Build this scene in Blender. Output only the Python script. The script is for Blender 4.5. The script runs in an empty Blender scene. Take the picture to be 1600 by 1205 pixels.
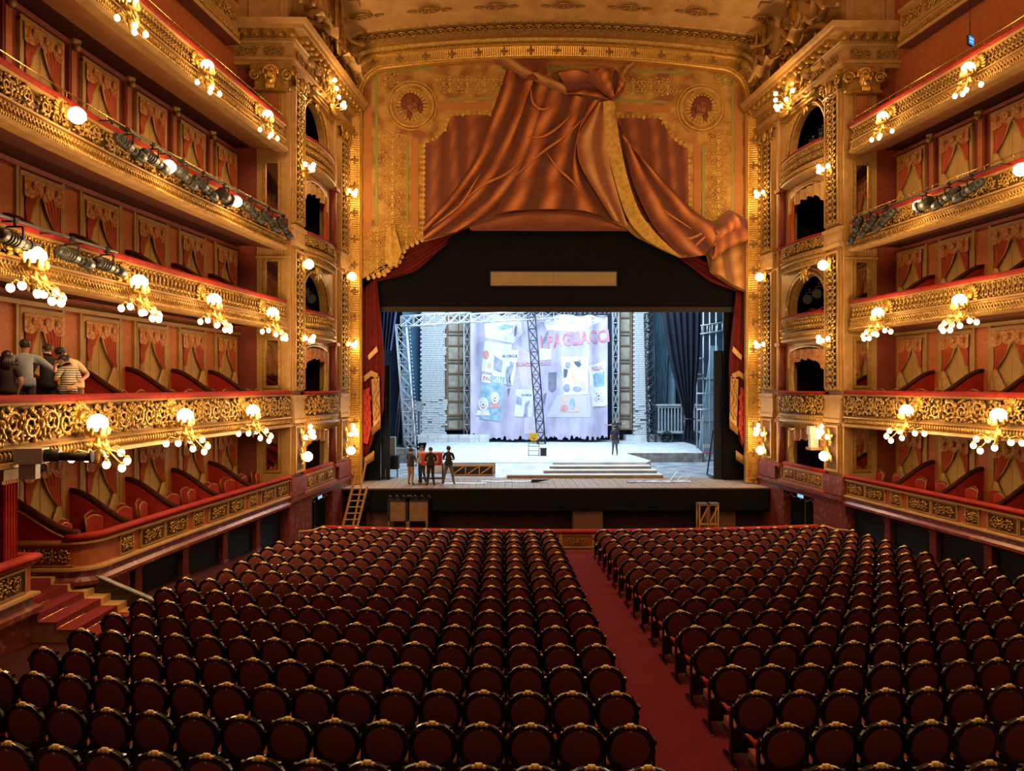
import bpy, math, random
import numpy as np
from mathutils import Vector, Matrix, Euler
R = math.radians
PI = math.pi
random.seed(7)
SC = bpy.context.scene
COL = SC.collection

# ------------------------------------------------------------------ camera, world, exposure
CAMX, CAMZ, YAW = -2.42, 5.5, 0.0121
cam_data = bpy.data.cameras.new('camera')
cam_data.sensor_width = 36.0
cam_data.lens = 27.0
cam_data.clip_end = 300
cam = bpy.data.objects.new('camera', cam_data)
COL.objects.link(cam)
cam.location = (CAMX, 0, CAMZ)
cam.rotation_euler = (R(90), 0, -YAW)
SC.camera = cam
SC.view_settings.view_transform = 'Standard'
SC.view_settings.look = 'None'
SC.view_settings.gamma = 1.0
SC.view_settings.use_curve_mapping = False
SC.view_settings.exposure = 0.0
w = bpy.data.worlds.new('world')
SC.world = w
w.use_nodes = True
w.node_tree.nodes['Background'].inputs[0].default_value = (1.0, 0.62, 0.40, 1)
w.node_tree.nodes['Background'].inputs[1].default_value = 0.12
cy = SC.cycles
cy.max_bounces = 5
cy.diffuse_bounces = 3
cy.glossy_bounces = 2
cy.transmission_bounces = 3
cy.caustics_reflective = False
cy.caustics_refractive = False
cy.sample_clamp_indirect = 3.0

def area_light(name, loc, rot, sx, sy, power, color):
    l = bpy.data.lights.new(name, 'AREA')
    l.shape = 'RECTANGLE'; l.size = sx; l.size_y = sy; l.energy = power; l.color = color
    o = bpy.data.objects.new(name, l); COL.objects.link(o)
    o.location = loc; o.rotation_euler = rot
    return o
COOL = (0.57, 0.79, 1.0)
WARM = (1.0, 0.62, 0.28)
# working lights hung in the stage house, above the black header
area_light('stage_work_light', (0.3, 46, 15.5), (R(0), 0, 0), 15, 9, 5600, COOL)
area_light('stage_back_light', (0.3, 43.0, 15.0), (R(52), 0, 0), 13, 3, 2600, COOL)
# the house chandelier, high in the dome over the stalls and out of the frame
def point_light(name, loc, power, radius, color=WARM, parent=None):
    l = bpy.data.lights.new(name, 'POINT'); l.energy = power; l.shadow_soft_size = radius; l.color = color
    o = bpy.data.objects.new(name, l); COL.objects.link(o); o.location = loc
    if parent: o.parent = parent
    return o
point_light('dome_chandelier_light', (0, 13, 18.5), 3000, 1.6)

def pt(px, py, D):
    """a sight line measured on the photograph, taken to depth D metres"""
    return Vector((CAMX + ((px - 800) / 1200 + YAW) * D, D, CAMZ - (py - 602.5) / 1200 * D))

# ------------------------------------------------------------------ mesh builder
class MB:
    def __init__(s):
        s.v = []; s.f = []; s.m = []; s.s = []
    def add(s, vs, fs, mi=0, smooth=False):
        b = len(s.v)
        s.v.extend([tuple(p) for p in vs])
        for f in fs:
            s.f.append([i + b for i in f]); s.m.append(mi); s.s.append(smooth)
        return s
    def box(s, c, d, rot=None, mi=0):
        x, y, z = d[0] / 2, d[1] / 2, d[2] / 2
        vs = [Vector((sx * x, sy * y, sz * z)) for sz in (-1, 1) for sy in (-1, 1) for sx in (-1, 1)]
        if rot is not None:
            M = Euler(rot).to_matrix() if not isinstance(rot, Matrix) else rot
            vs = [M @ v for v in vs]
        vs = [v + Vector(c) for v in vs]
        return s.add(vs, [(0, 2, 3, 1), (4, 5, 7, 6), (0, 1, 5, 4), (2, 6, 7, 3), (0, 4, 6, 2), (1, 3, 7, 5)], mi)
    def bb(s, x0, x1, y0, y1, z0, z1, mi=0):
        return s.box(((x0 + x1) / 2, (y0 + y1) / 2, (z0 + z1) / 2), (abs(x1 - x0), abs(y1 - y0), abs(z1 - z0)), None, mi)
    def beam(s, p0, p1, wd, ht=None, mi=0):
        p0 = Vector(p0); p1 = Vector(p1); d = p1 - p0
        q = d.to_track_quat('Y', 'Z').to_matrix()
        return s.box((p0 + p1) / 2, (wd, d.length, ht or wd), q, mi)
    def cyl(s, p0, p1, r0, r1=None, n=10, mi=0, caps=True, smooth=True):
        r1 = r0 if r1 is None else r1
        p0 = Vector(p0); p1 = Vector(p1)
        q = (p1 - p0).to_track_quat('Z', 'Y').to_matrix()
        vs = []
        for p, r in ((p0, r0), (p1, r1)):
            for k in range(n):
                a = 2 * PI * k / n
                vs.append(p + q @ Vector((r * math.cos(a), r * math.sin(a), 0)))
        s.add(vs, [(k, (k + 1) % n, n + (k + 1) % n, n + k) for k in range(n)], mi, smooth)
        if caps:
            b = len(s.v) - 2 * n
            s.f.append([b + k for k in reversed(range(n))]); s.m.append(mi); s.s.append(False)
            s.f.append([b + n + k for k in range(n)]); s.m.append(mi); s.s.append(False)
        return s
    def ell(s, c, r, seg=8, rings=5, rot=None, mi=0):
        c = Vector(c)
        M = Euler(rot).to_matrix() if rot is not None and not isinstance(rot, Matrix) else rot
        vs = []
        for i in range(rings + 1):
            t = PI * i / rings
            for k in range(seg):
                a = 2 * PI * k / seg
                v = Vector((r[0] * math.sin(t) * math.cos(a), r[1] * math.sin(t) * math.sin(a), r[2] * math.cos(t)))
                vs.append(c + (M @ v if M is not None else v))
        fs = []
        for i in range(rings):
            for k in range(seg):
                a, b_ = i * seg + k, i * seg + (k + 1) % seg
                if i == 0: fs.append((a, a + seg, b_ + seg))
                elif i == rings - 1: fs.append((a, a + seg, b_))
                else: fs.append((a, a + seg, b_ + seg, b_))
        return s.add(vs, fs, mi, True)
    def tube(s, path, rad, n=6, mi=0, closed=False, flat=1.0, caps=True):
        P = [Vector(p) for p in path]; m = len(P)
        rf = rad if callable(rad) else (lambda t: rad)
        vs = []; up = Vector((0, 0, 1)); prev = None
        for i in range(m):
            a = P[(i - 1) % m] if closed or i > 0 else P[i]
            b = P[(i + 1) % m] if closed or i < m - 1 else P[i]
            t = (b - a)
            t = t.normalized() if t.length > 1e-9 else Vector((0, 0, 1))
            if prev is None:
                ref = Vector((0, 1, 0)) if abs(t.y) < 0.9 else Vector((0, 0, 1))
                nx = t.cross(ref).normalized()
            else:
                nx = (prev - t * prev.dot(t))
                nx = nx.normalized() if nx.length > 1e-6 else t.orthogonal().normalized()
            prev = nx
            ny = t.cross(nx)
            r = rf(i / max(1, m - 1))
            for k in range(n):
                an = 2 * PI * k / n
                vs.append(P[i] + nx * (r * math.cos(an)) + ny * (r * flat * math.sin(an)))
        fs = []
        for i in range(m if closed else m - 1):
            j = (i + 1) % m
            for k in range(n):
                fs.append((i * n + k, i * n + (k + 1) % n, j * n + (k + 1) % n, j * n + k))
        if caps and not closed:
            fs.append(tuple(reversed(range(n)))); fs.append(tuple((m - 1) * n + k for k in range(n)))
        return s.add(vs, fs, mi, True)
    def lathe(s, prof, n=12, c=(0, 0, 0), mi=0, M=None, a0=0, a1=2 * PI):
        c = Vector(c); full = abs(a1 - a0 - 2 * PI) < 1e-6
        nn = n if full else n + 1
        vs = []
        for r, z in prof:
            for k in range(nn):
                a = a0 + (a1 - a0) * k / n
                v = Vector((r * math.cos(a), r * math.sin(a), z))
                vs.append(c + (M @ v if M is not None else v))
        fs = []
        for i in range(len(prof) - 1):
            for k in range(n):
                k2 = (k + 1) % nn
                fs.append((i * nn + k, i * nn + k2, (i + 1) * nn + k2, (i + 1) * nn + k))
        return s.add(vs, fs, mi, True)
    def prism(s, poly, axis, a, b, mi=0, smooth=False):
        """extrude a 2-D outline along axis ('x','y','z') from a to b"""
        n = len(poly)
        def mk(u, v, t):
            return {'x': (t, u, v), 'y': (u, t, v), 'z': (u, v, t)}[axis]
        vs = [mk(u, v, a) for u, v in poly] + [mk(u, v, b) for u, v in poly]
        s.add(vs, [(i, (i + 1) % n, n + (i + 1) % n, n + i) for i in range(n)], mi, smooth)
        base = len(s.v) - 2 * n
        s.f.append([base + i for i in reversed(range(n))]); s.m.append(mi); s.s.append(False)
        s.f.append([base + n + i for i in range(n)]); s.m.append(mi); s.s.append(False)
        return s
    def grid(s, fn, nu, nv, mi=0, smooth=True):
        vs = [fn(i / nu, j / nv) for j in range(nv + 1) for i in range(nu + 1)]
        fs = [(j * (nu + 1) + i, j * (nu + 1) + i + 1, (j + 1) * (nu + 1) + i + 1, (j + 1) * (nu + 1) + i)
              for j in range(nv) for i in range(nu)]
        return s.add(vs, fs, mi, smooth)
    def ring(s, outer, inner, axis, a, b, mi=0):
        """a flat ring between two outlines with equal point counts, with thickness"""
        n = len(outer)
        def mk(p, t):
            u, v = p
            return {'x': (t, u, v), 'y': (u, t, v), 'z': (u, v, t)}[axis]
        vs = [mk(p, a) for p in outer] + [mk(p, a) for p in inner] + [mk(p, b) for p in outer] + [mk(p, b) for p in inner]
        fs = []
        for i in range(n):
            j = (i + 1) % n
            fs += [(i, j, n + j, n + i), (2 * n + i, 3 * n + i, 3 * n + j, 2 * n + j),
                   (i, 2 * n + i, 2 * n + j, j), (n + i, n + j, 3 * n + j, 3 * n + i)]
        return s.add(vs, fs, mi)
    def sweep(s, frames, prof, mi=0, closed=False, smooth=False):
        """frames: (origin, inward normal) ; prof: (n, z) offsets"""
        m = len(prof)
        vs = []
        for o, nr in frames:
            for n_, z in prof:
                vs.append((o[0] + nr[0] * n_, o[1] + nr[1] * n_, z))
        fs = []
        mm = m if closed else m - 1
        for i in range(len(frames) - 1):
            for k in range(mm):
                k2 = (k + 1) % m
                fs.append((i * m + k, (i + 1) * m + k, (i + 1) * m + k2, i * m + k2))
        s.add(vs, fs, mi, smooth)
        if closed:
            b = len(s.v) - len(vs)
            s.f.append([b + k for k in range(m)]); s.m.append(mi); s.s.append(False)
            s.f.append([b + (len(frames) - 1) * m + k for k in reversed(range(m))]); s.m.append(mi); s.s.append(False)
        return s
    def xform(s, M):
        s.v = [tuple(M @ Vector(p)) for p in s.v]; return s
    def mesh(s, name, mats):
        me = bpy.data.meshes.new(name)
        me.from_pydata(s.v, [], s.f)
        if not isinstance(mats, (list, tuple)): mats = [mats]
        for m in mats: me.materials.append(m)
        me.polygons.foreach_set('material_index', s.m)
        me.polygons.foreach_set('use_smooth', s.s)
        me.update()
        return me

def ob(name, data, parent=None, loc=None, rot=None, scale=None):
    o = bpy.data.objects.new(name, data)
    COL.objects.link(o)
    if parent is not None: o.parent = parent
    if loc is not None: o.location = loc
    if rot is not None: o.rotation_euler = rot if not isinstance(rot, (int, float)) else (0, 0, rot)
    if scale is not None: o.scale = scale
    return o
def tag(o, label, cat, group=None, kind=None):
    if label: o['label'] = label
    if cat: o['category'] = cat
    if group: o['group'] = group
    if kind: o['kind'] = kind
    return o
def thing(name, label, cat, loc=(0, 0, 0), rotz=0.0, group=None):
    o = bpy.data.objects.new(name, None); COL.objects.link(o)
    o.empty_display_size = 0.1
    o.location = loc; o.rotation_euler = (0, 0, rotz)
    return tag(o, label, cat, group)
def struct(name, loc=(0, 0, 0)):
    o = bpy.data.objects.new(name, None); COL.objects.link(o); o.location = loc; o['kind'] = 'structure'
    return o
ORD = ['first', 'second', 'third', 'fourth', 'fifth', 'sixth', 'seventh', 'eighth', 'ninth', 'tenth', 'eleventh', 'twelfth',
       'thirteenth', 'fourteenth', 'fifteenth', 'sixteenth', 'seventeenth', 'eighteenth', 'nineteenth', 'twentieth']

# ------------------------------------------------------------------ materials
def mat(name, c1, c2=None, rough=0.6, metal=0.0, scale=6.0, bump=0.0, bscale=None, detail=4, emit=None, estr=0,
        stretch=None, kind='noise', lo=0.35, hi=0.65, spec=0.5, sheen=0.0, sample=True):
    m = bpy.data.materials.new(name); m.use_nodes = True
    nt = m.node_tree; N = nt.nodes; L = nt.links
    b = N['Principled BSDF']
    b.inputs['Roughness'].default_value = rough
    b.inputs['Metallic'].default_value = metal
    b.inputs['Specular IOR Level'].default_value = spec
    b.inputs['Base Color'].default_value = (*c1, 1)
    if sheen: b.inputs['Sheen Weight'].default_value = sheen
    tex = None
    if c2 is not None or bump:
        tc = N.new('ShaderNodeTexCoord')
        mp = N.new('ShaderNodeMapping'); L.new(tc.outputs['Object'], mp.inputs[0])
        if stretch: mp.inputs['Scale'].default_value = stretch
    if c2 is not None:
        if kind == 'noise':
            tex = N.new('ShaderNodeTexNoise'); tex.inputs['Scale'].default_value = scale; tex.inputs['Detail'].default_value = detail
            fac = tex.outputs[0]
        elif kind == 'voronoi':
            tex = N.new('ShaderNodeTexVoronoi'); tex.inputs['Scale'].default_value = scale; fac = tex.outputs['Distance']
        else:
            tex = N.new('ShaderNodeTexWave'); tex.inputs['Scale'].default_value = scale; tex.inputs['Distortion'].default_value = 2.5 if stretch != (0, 0, 2) else .3; tex.bands_direction = 'X' if stretch != (0, 0, 2) else 'Z'
            tex.inputs['Detail'].default_value = 3; fac = tex.outputs[0]
        L.new(mp.outputs[0], tex.inputs['Vector'])
        rp = N.new('ShaderNodeValToRGB')
        rp.color_ramp.elements[0].position = lo; rp.color_ramp.elements[0].color = (*c1, 1)
        rp.color_ramp.elements[1].position = hi; rp.color_ramp.elements[1].color = (*c2, 1)
        L.new(fac, rp.inputs[0]); L.new(rp.outputs[0], b.inputs['Base Color'])
    if bump:
        t2 = N.new('ShaderNodeTexNoise'); t2.inputs['Scale'].default_value = bscale or scale * 4; t2.inputs['Detail'].default_value = 3
        L.new(mp.outputs[0], t2.inputs['Vector'])
        bp = N.new('ShaderNodeBump'); bp.inputs['Strength'].default_value = bump; bp.inputs['Distance'].default_value = 0.03
        L.new(t2.outputs[0], bp.inputs['Height']); L.new(bp.outputs[0], b.inputs['Normal'])
    if emit:
        b.inputs['Emission Color'].default_value = (*emit, 1); b.inputs['Emission Strength'].default_value = estr
        if not sample: m.cycles.emission_sampling = 'NONE'
    return m
M = {}
M['gold'] = mat('gilded_plaster', (0.50, 0.30, 0.07), (0.30, 0.155, 0.03), rough=0.36, metal=0.55, scale=9, bump=0.25, bscale=30)
M['gold_bright'] = mat('bright_gilding', (0.80, 0.47, 0.11), (0.58, 0.31, 0.06), rough=0.30, metal=0.6, scale=12, bump=0.2, bscale=40)
M['gold_old'] = mat('aged_gilding', (0.42, 0.24, 0.07), (0.22, 0.11, 0.03), rough=0.45, metal=0.4, scale=8, bump=0.3, bscale=26)
M['gold_plain'] = mat('ochre_painted_plaster', (0.45, 0.255, 0.08), (0.37, 0.20, 0.057), rough=0.55, metal=0.15, scale=3, bump=0.1, bscale=30)
M['buff'] = mat('buff_stone_paint', (0.52, 0.31, 0.12), (0.44, 0.25, 0.09), rough=0.6, scale=4, bump=0.1, bscale=30)
M['groove'] = mat('dark_gold_ground', (0.15, 0.075, 0.02), (0.10, 0.045, 0.012), rough=0.6, metal=0.2, scale=7)
M['redwall'] = mat('deep_red_wall', (0.23, 0.040, 0.018), (0.19, 0.030, 0.014), rough=0.65, scale=3, bump=0.08, bscale=60)
M['terracotta'] = mat('terracotta_panel', (0.40, 0.11, 0.03), (0.34, 0.085, 0.022), rough=0.6, scale=5, bump=0.1, bscale=60)
M['orange'] = mat('orange_damask', (0.55, 0.17, 0.03), (0.45, 0.12, 0.022), rough=0.6, scale=14, bump=0.1, bscale=60)
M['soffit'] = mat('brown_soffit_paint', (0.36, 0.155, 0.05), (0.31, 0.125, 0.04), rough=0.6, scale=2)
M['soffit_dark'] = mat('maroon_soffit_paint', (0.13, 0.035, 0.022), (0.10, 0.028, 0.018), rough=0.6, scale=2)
M['velvet'] = mat('red_velvet', (0.30, 0.018, 0.012), (0.22, 0.012, 0.009), rough=0.8, scale=8, bump=0.15, bscale=80, spec=.2)
M['velvet_red'] = mat('bright_red_velvet', (0.42, 0.030, 0.018), (0.33, 0.022, 0.014), rough=0.8, scale=5, bump=0.1, bscale=80, spec=.2)
M['velvet_dark'] = mat('dark_brown_velvet', (0.065, 0.014, 0.010), (0.045, 0.010, 0.008), rough=0.85, scale=8, spec=.2)
M['curtain'] = mat('orange_red_curtain', (0.52, 0.085, 0.02), (0.40, 0.055, 0.014), rough=0.65, scale=5, stretch=(4, 4, 0.6), bump=0.1, bscale=60)
M['lining'] = mat('old_gold_lining', (0.60, 0.36, 0.12), (0.48, 0.27, 0.08), rough=0.6, scale=6, bump=0.15, bscale=30)
M['valance'] = mat('embroidered_valance', (0.58, 0.30, 0.08), (0.42, 0.11, 0.025), rough=0.6, scale=13, lo=0.42, hi=0.58, bump=0.2, bscale=30)
M['niche'] = mat('beige_doorway_cloth', (0.56, 0.35, 0.11), (0.48, 0.29, 0.09), rough=0.7, scale=3)
M['mirror'] = mat('old_mirror', (0.62, 0.55, 0.45), rough=0.06, metal=1.0)
M['marble'] = mat('red_marble', (0.17, 0.032, 0.022), (0.42, 0.22, 0.16), rough=0.38, scale=5.5, detail=9, lo=0.55, hi=0.78)
M['marble_dark'] = mat('dark_marble', (0.02, 0.017, 0.017), (0.12, 0.09, 0.08), rough=0.25, scale=6, detail=8, lo=0.55, hi=0.8)
M['yellow_marble'] = mat('yellow_marble', (0.62, 0.40, 0.15), (0.45, 0.25, 0.08), rough=0.3, scale=4, detail=8)
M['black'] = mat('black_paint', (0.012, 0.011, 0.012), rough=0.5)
M['blackcloth'] = mat('black_stage_cloth', (0.0035, 0.0035, 0.0045), (0.006, 0.0055, 0.0065), rough=0.95, scale=2, spec=0.2)
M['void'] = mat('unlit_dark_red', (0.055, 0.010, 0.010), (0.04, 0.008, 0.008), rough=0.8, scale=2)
M['iron'] = mat('black_iron', (0.016, 0.014, 0.013), rough=0.6, spec=.3)
M['lampblack'] = mat('stage_lamp_black', (0.02, 0.021, 0.022), (0.035, 0.034, 0.032), rough=0.45, scale=9)
M['glass_dark'] = mat('lens_glass', (0.05, 0.06, 0.07), rough=0.05, metal=0.3)
M['brass'] = mat('polished_brass', (0.80, 0.48, 0.15), rough=0.22, metal=0.95)
M['seatwood'] = mat('black_lacquered_wood', (0.010, 0.006, 0.005), rough=0.20)
M['seatcloth'] = mat('seat_brown_red_cloth', (0.30, 0.085, 0.068), (0.265, 0.074, 0.06), rough=0.9, scale=9, bump=0.1, bscale=120, spec=.2)
M['seatred'] = mat('seat_red_velvet', (0.40, 0.045, 0.035), (0.32, 0.032, 0.025), rough=0.85, scale=9, spec=.2)
M['crest'] = mat('gold_seat_crest', (1.0, 0.76, 0.28), (0.95, 0.64, 0.20), rough=0.35, metal=0.0, scale=30)
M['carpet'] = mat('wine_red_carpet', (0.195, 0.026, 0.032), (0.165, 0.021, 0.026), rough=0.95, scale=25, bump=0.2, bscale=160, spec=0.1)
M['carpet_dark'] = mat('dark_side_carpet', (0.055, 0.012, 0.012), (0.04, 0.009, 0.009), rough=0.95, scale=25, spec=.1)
M['boards'] = mat('pale_wood_boards', (0.20, 0.095, 0.05), (0.15, 0.07, 0.036), rough=0.6, kind='wave', scale=3, stretch=(1, 0.15, 1))
M['stagewood'] = mat('worn_stage_boards', (0.36, 0.24, 0.14), (0.26, 0.16, 0.09), rough=0.5, scale=3, stretch=(7, 0.5, 1), bump=0.1)
M['timber'] = mat('raw_pine', (0.55, 0.29, 0.10), (0.44, 0.21, 0.065), rough=0.6, scale=4, stretch=(3, 3, 0.4))
M['bulb'] = mat('lit_frosted_bulb', (1, 0.9, 0.7), rough=0.4, emit=(1.0, 0.74, 0.36), estr=9.0, sample=False)
M['globe'] = mat('lit_cut_glass_globe', (1, 0.9, 0.7), rough=0.3, emit=(1.0, 0.72, 0.33), estr=8.0, sample=False)
M['unlit'] = mat('unlit_glass', (0.55, 0.46, 0.33), rough=0.15)
M['braid'] = mat('pink_braid', (0.45, 0.16, 0.15), rough=0.7)
M['signlit'] = mat('lit_sign_face', (0.3, 0.6, 0.8), rough=0.4, emit=(0.30, 0.65, 0.95), estr=0.9, sample=False)
M['vault'] = mat('painted_vault', (0.52, 0.30, 0.10), (0.40, 0.21, 0.065), rough=0.6, scale=1.5, bump=0.1, bscale=20)
M['medal'] = mat('painted_sky_panel', (0.42, 0.27, 0.10), (0.33, 0.13, 0.06), rough=0.6, scale=2.2, lo=.4, hi=.7)
M['mant_gold'] = mat('brocade_paint', (0.54, 0.29, 0.06), (0.27, 0.10, 0.025), rough=0.75, scale=1.7, detail=10, lo=.40, hi=.66)
M['mant_yellow'] = mat('yellow_brocade_paint', (0.72, 0.45, 0.09), (0.50, 0.27, 0.05), rough=0.7, scale=5, detail=7)
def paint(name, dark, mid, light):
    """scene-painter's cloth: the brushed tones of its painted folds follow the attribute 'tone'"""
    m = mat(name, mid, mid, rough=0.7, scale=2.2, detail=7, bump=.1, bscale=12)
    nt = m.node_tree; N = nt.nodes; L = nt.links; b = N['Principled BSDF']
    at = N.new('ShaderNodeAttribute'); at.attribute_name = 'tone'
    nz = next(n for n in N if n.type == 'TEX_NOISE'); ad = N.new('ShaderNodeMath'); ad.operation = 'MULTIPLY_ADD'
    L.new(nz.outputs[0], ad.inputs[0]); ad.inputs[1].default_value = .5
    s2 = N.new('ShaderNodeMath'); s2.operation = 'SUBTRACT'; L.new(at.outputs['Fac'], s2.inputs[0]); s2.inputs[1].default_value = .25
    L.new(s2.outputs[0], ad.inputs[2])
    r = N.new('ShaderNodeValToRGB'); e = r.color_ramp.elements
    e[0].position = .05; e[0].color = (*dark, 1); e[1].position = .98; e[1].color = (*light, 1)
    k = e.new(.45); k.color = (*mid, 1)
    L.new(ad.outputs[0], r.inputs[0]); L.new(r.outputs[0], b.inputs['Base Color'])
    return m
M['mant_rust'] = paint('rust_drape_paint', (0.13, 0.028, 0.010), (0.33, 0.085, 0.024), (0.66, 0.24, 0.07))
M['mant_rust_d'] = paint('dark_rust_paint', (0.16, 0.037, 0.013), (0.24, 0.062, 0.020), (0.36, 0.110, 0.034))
M['mant_brown'] = mat('brown_drape_paint', (0.20, 0.045, 0.016), (0.15, 0.033, 0.012), rough=0.7, scale=3)
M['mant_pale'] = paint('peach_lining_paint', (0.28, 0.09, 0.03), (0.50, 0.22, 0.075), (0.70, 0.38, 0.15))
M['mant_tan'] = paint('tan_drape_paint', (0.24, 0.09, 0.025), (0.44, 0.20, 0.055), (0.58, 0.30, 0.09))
M['mant_green'] = mat('faded_green_paint', (0.30, 0.29, 0.06), (0.36, 0.22, 0.05), rough=0.75, scale=4, lo=.4, hi=.7)
M['mant_orange'] = mat('orange_band_paint', (0.50, 0.18, 0.04), (0.42, 0.17, 0.04), rough=0.75, scale=4)
M['swag'] = mat('house_curtain_red', (0.16, 0.014, 0.012), (0.11, 0.010, 0.009), rough=0.8, scale=4, spec=.2)
M['emb_gold'] = mat('gold_embroidery', (0.52, 0.30, 0.10), (0.36, 0.16, 0.05), rough=0.5, metal=.2, scale=20)
M['emb_red'] = mat('scarlet_applique', (0.50, 0.035, 0.015), (0.38, 0.025, 0.012), rough=0.7, scale=9)
M['black_warm'] = mat('dark_brown_batten', (0.025, 0.017, 0.013), rough=0.8)
M['board'] = mat('beige_board', (0.36, 0.25, 0.13), (0.33, 0.23, 0.12), rough=0.6, scale=2)
M['deck'] = mat('grey_stage_deck', (0.34, 0.35, 0.36), (0.18, 0.19, 0.20), rough=0.5, scale=1.2, detail=7, lo=.4, hi=.65)
M['timber_dark'] = mat('dark_timber', (0.12, 0.065, 0.035), (0.09, 0.045, 0.025), rough=0.6, scale=5)
M['pit_brown'] = mat('brown_pit_screen', (0.16, 0.06, 0.04), (0.13, 0.045, 0.03), rough=0.7, scale=3)
M['pit_tan'] = mat('tan_ply', (0.28, 0.15, 0.07), (0.20, 0.10, 0.05), rough=0.7, scale=4)
M['whitewash'] = mat('whitewashed_boards', (0.62, 0.63, 0.62), (0.40, 0.43, 0.44), rough=0.75, scale=1.4, detail=10, lo=.35, hi=.72, bump=.15)
M['whitewash_dim'] = mat('grey_wash', (0.34, 0.36, 0.37), (0.24, 0.26, 0.27), rough=0.75, scale=3)
M['greyriser'] = mat('mottled_grey_stone', (0.36, 0.36, 0.35), (0.18, 0.18, 0.18), rough=0.8, scale=3.5, detail=9)
M['stepface'] = mat('tan_step_face', (0.30, 0.24, 0.17), (0.18, 0.14, 0.10), rough=0.8, scale=5, stretch=(.5, 1, 3))
M['paper'] = mat('white_paper', (0.75, 0.76, 0.77), rough=0.7)
M['printcloth'] = mat('printed_cloth', (0.55, 0.50, 0.52), (0.25, 0.22, 0.30), rough=0.7, scale=4, detail=5)
M['whitesteel'] = mat('pale_grey_steel', (0.50, 0.51, 0.52), rough=0.45, metal=.2)
M['darksteel'] = mat('dark_steel', (0.045, 0.05, 0.065), rough=0.4, metal=.5)
M['ironbar'] = mat('thin_iron', (0.06, 0.055, 0.055), rough=0.5)
M['mortar'] = mat('pale_joint', (0.30, 0.31, 0.32), rough=0.9)
M['whitebrick'] = mat('limewashed_brick', (0.60, 0.60, 0.60), (0.42, 0.44, 0.45), rough=0.85, scale=2.2, detail=8, bump=.2)
M['canvas'] = mat('old_canvas', (0.42, 0.38, 0.30), (0.28, 0.25, 0.20), rough=0.8, scale=2)
M['rustwood'] = mat('rusty_brown_frame', (0.22, 0.12, 0.06), (0.15, 0.08, 0.045), rough=0.7, scale=5)
M['lilac'] = mat('lilac_banner_cloth', (0.34, 0.30, 0.43), (0.50, 0.45, 0.56), rough=0.8, scale=.9, detail=7, stretch=(1.4, 1, .7), bump=.1)
M['patch'] = mat('pale_paper', (0.66, 0.65, 0.68), (0.46, 0.43, 0.55), rough=0.8, scale=2, detail=7, lo=.45, hi=.75)
M['paperwhite'] = mat('poster_white', (0.70, 0.70, 0.70), (0.58, 0.57, 0.62), rough=0.8, scale=2.5, detail=6)
M['postblue'] = mat('poster_blue', (0.16, 0.30, 0.42), (0.36, 0.46, 0.55), rough=0.8, scale=2.5)
M['postred'] = mat('poster_red', (0.60, 0.22, 0.20), (0.52, 0.32, 0.32), rough=0.8, scale=3)
M['postorange'] = mat('poster_orange', (0.66, 0.36, 0.22), (0.62, 0.44, 0.36), rough=0.8, scale=3)
M['postyellow'] = mat('poster_yellow', (0.62, 0.54, 0.26), rough=0.8)
M['bannerred'] = mat('banner_red', (0.52, 0.13, 0.17), (0.50, 0.26, 0.32), rough=0.8, scale=2, detail=6)
M['ink'] = mat('faded_ink', (0.09, 0.10, 0.14), rough=0.8)
M['greyblue'] = mat('grey_blue_ink', (0.20, 0.23, 0.31), (0.36, 0.38, 0.46), rough=0.8, scale=3, detail=6)
M['tear'] = mat('grey_hole_backing', (0.14, 0.15, 0.20), (0.20, 0.21, 0.27), rough=0.9, scale=3)
M['patchred'] = mat('rosy_paper', (0.55, 0.42, 0.44), (0.50, 0.45, 0.54), rough=0.8, scale=3)
M['patchlilac'] = mat('lilac_paper', (0.48, 0.46, 0.58), rough=0.8)
M['patchrose'] = mat('rose_stain', (0.52, 0.42, 0.48), (0.62, 0.54, 0.58), rough=0.8, scale=2)
M['bluewall'] = mat('dark_blue_wall', (0.045, 0.085, 0.14), (0.025, 0.05, 0.09), rough=0.8, scale=.8)
M['blueflat'] = mat('mid_blue_flat', (0.19, 0.40, 0.60), (0.15, 0.34, 0.53), rough=0.8, scale=1.5)
M['navy'] = mat('navy_curtain', (0.035, 0.065, 0.17), (0.022, 0.042, 0.11), rough=0.8, scale=2)
M['navyblack'] = mat('blue_black_cloth', (0.012, 0.016, 0.03), (0.009, 0.012, 0.022), rough=0.85, scale=2, spec=.25)
M['teal'] = mat('teal_tinsel', (0.03, 0.08, 0.12), (0.10, 0.20, 0.26), rough=0.5, scale=3, stretch=(6, 1, .5))
M['paleblue'] = mat('pale_blue_gauze', (0.30, 0.45, 0.54), (0.22, 0.36, 0.46), rough=0.8, scale=2)
M['yellow'] = mat('yellow_board', (0.75, 0.50, 0.03), rough=0.5)
M['redpanel'] = mat('red_cart_panel', (0.45, 0.03, 0.03), rough=0.5)
M['pinkpanel'] = mat('pink_cart_print', (0.65, 0.25, 0.25), rough=0.5)
M['camwhite'] = mat('grey_white_plastic', (0.50, 0.47, 0.42), rough=0.5)
M['signblue'] = mat('blue_lit_sign', (0.02, 0.2, 0.6), emit=(0.02, 0.30, 0.95), estr=1.0, sample=False)
M['signwhite'] = mat('pale_lit_bars', (0.6, 0.8, 0.9), emit=(0.45, 0.85, 1.0), estr=1.0, sample=False)
M['skin'] = mat('skin', (0.52, 0.26, 0.16), (0.48, 0.23, 0.14), rough=0.5, scale=6)
M['lips'] = mat('lips', (0.40, 0.14, 0.11), rough=0.5)
M['hair'] = mat('dark_brown_hair', (0.022, 0.013, 0.010), (0.035, 0.02, 0.014), rough=0.5, scale=30)
M['hairdark'] = mat('black_hair', (0.015, 0.010, 0.009), (0.028, 0.017, 0.013), rough=0.45, scale=30)
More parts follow.
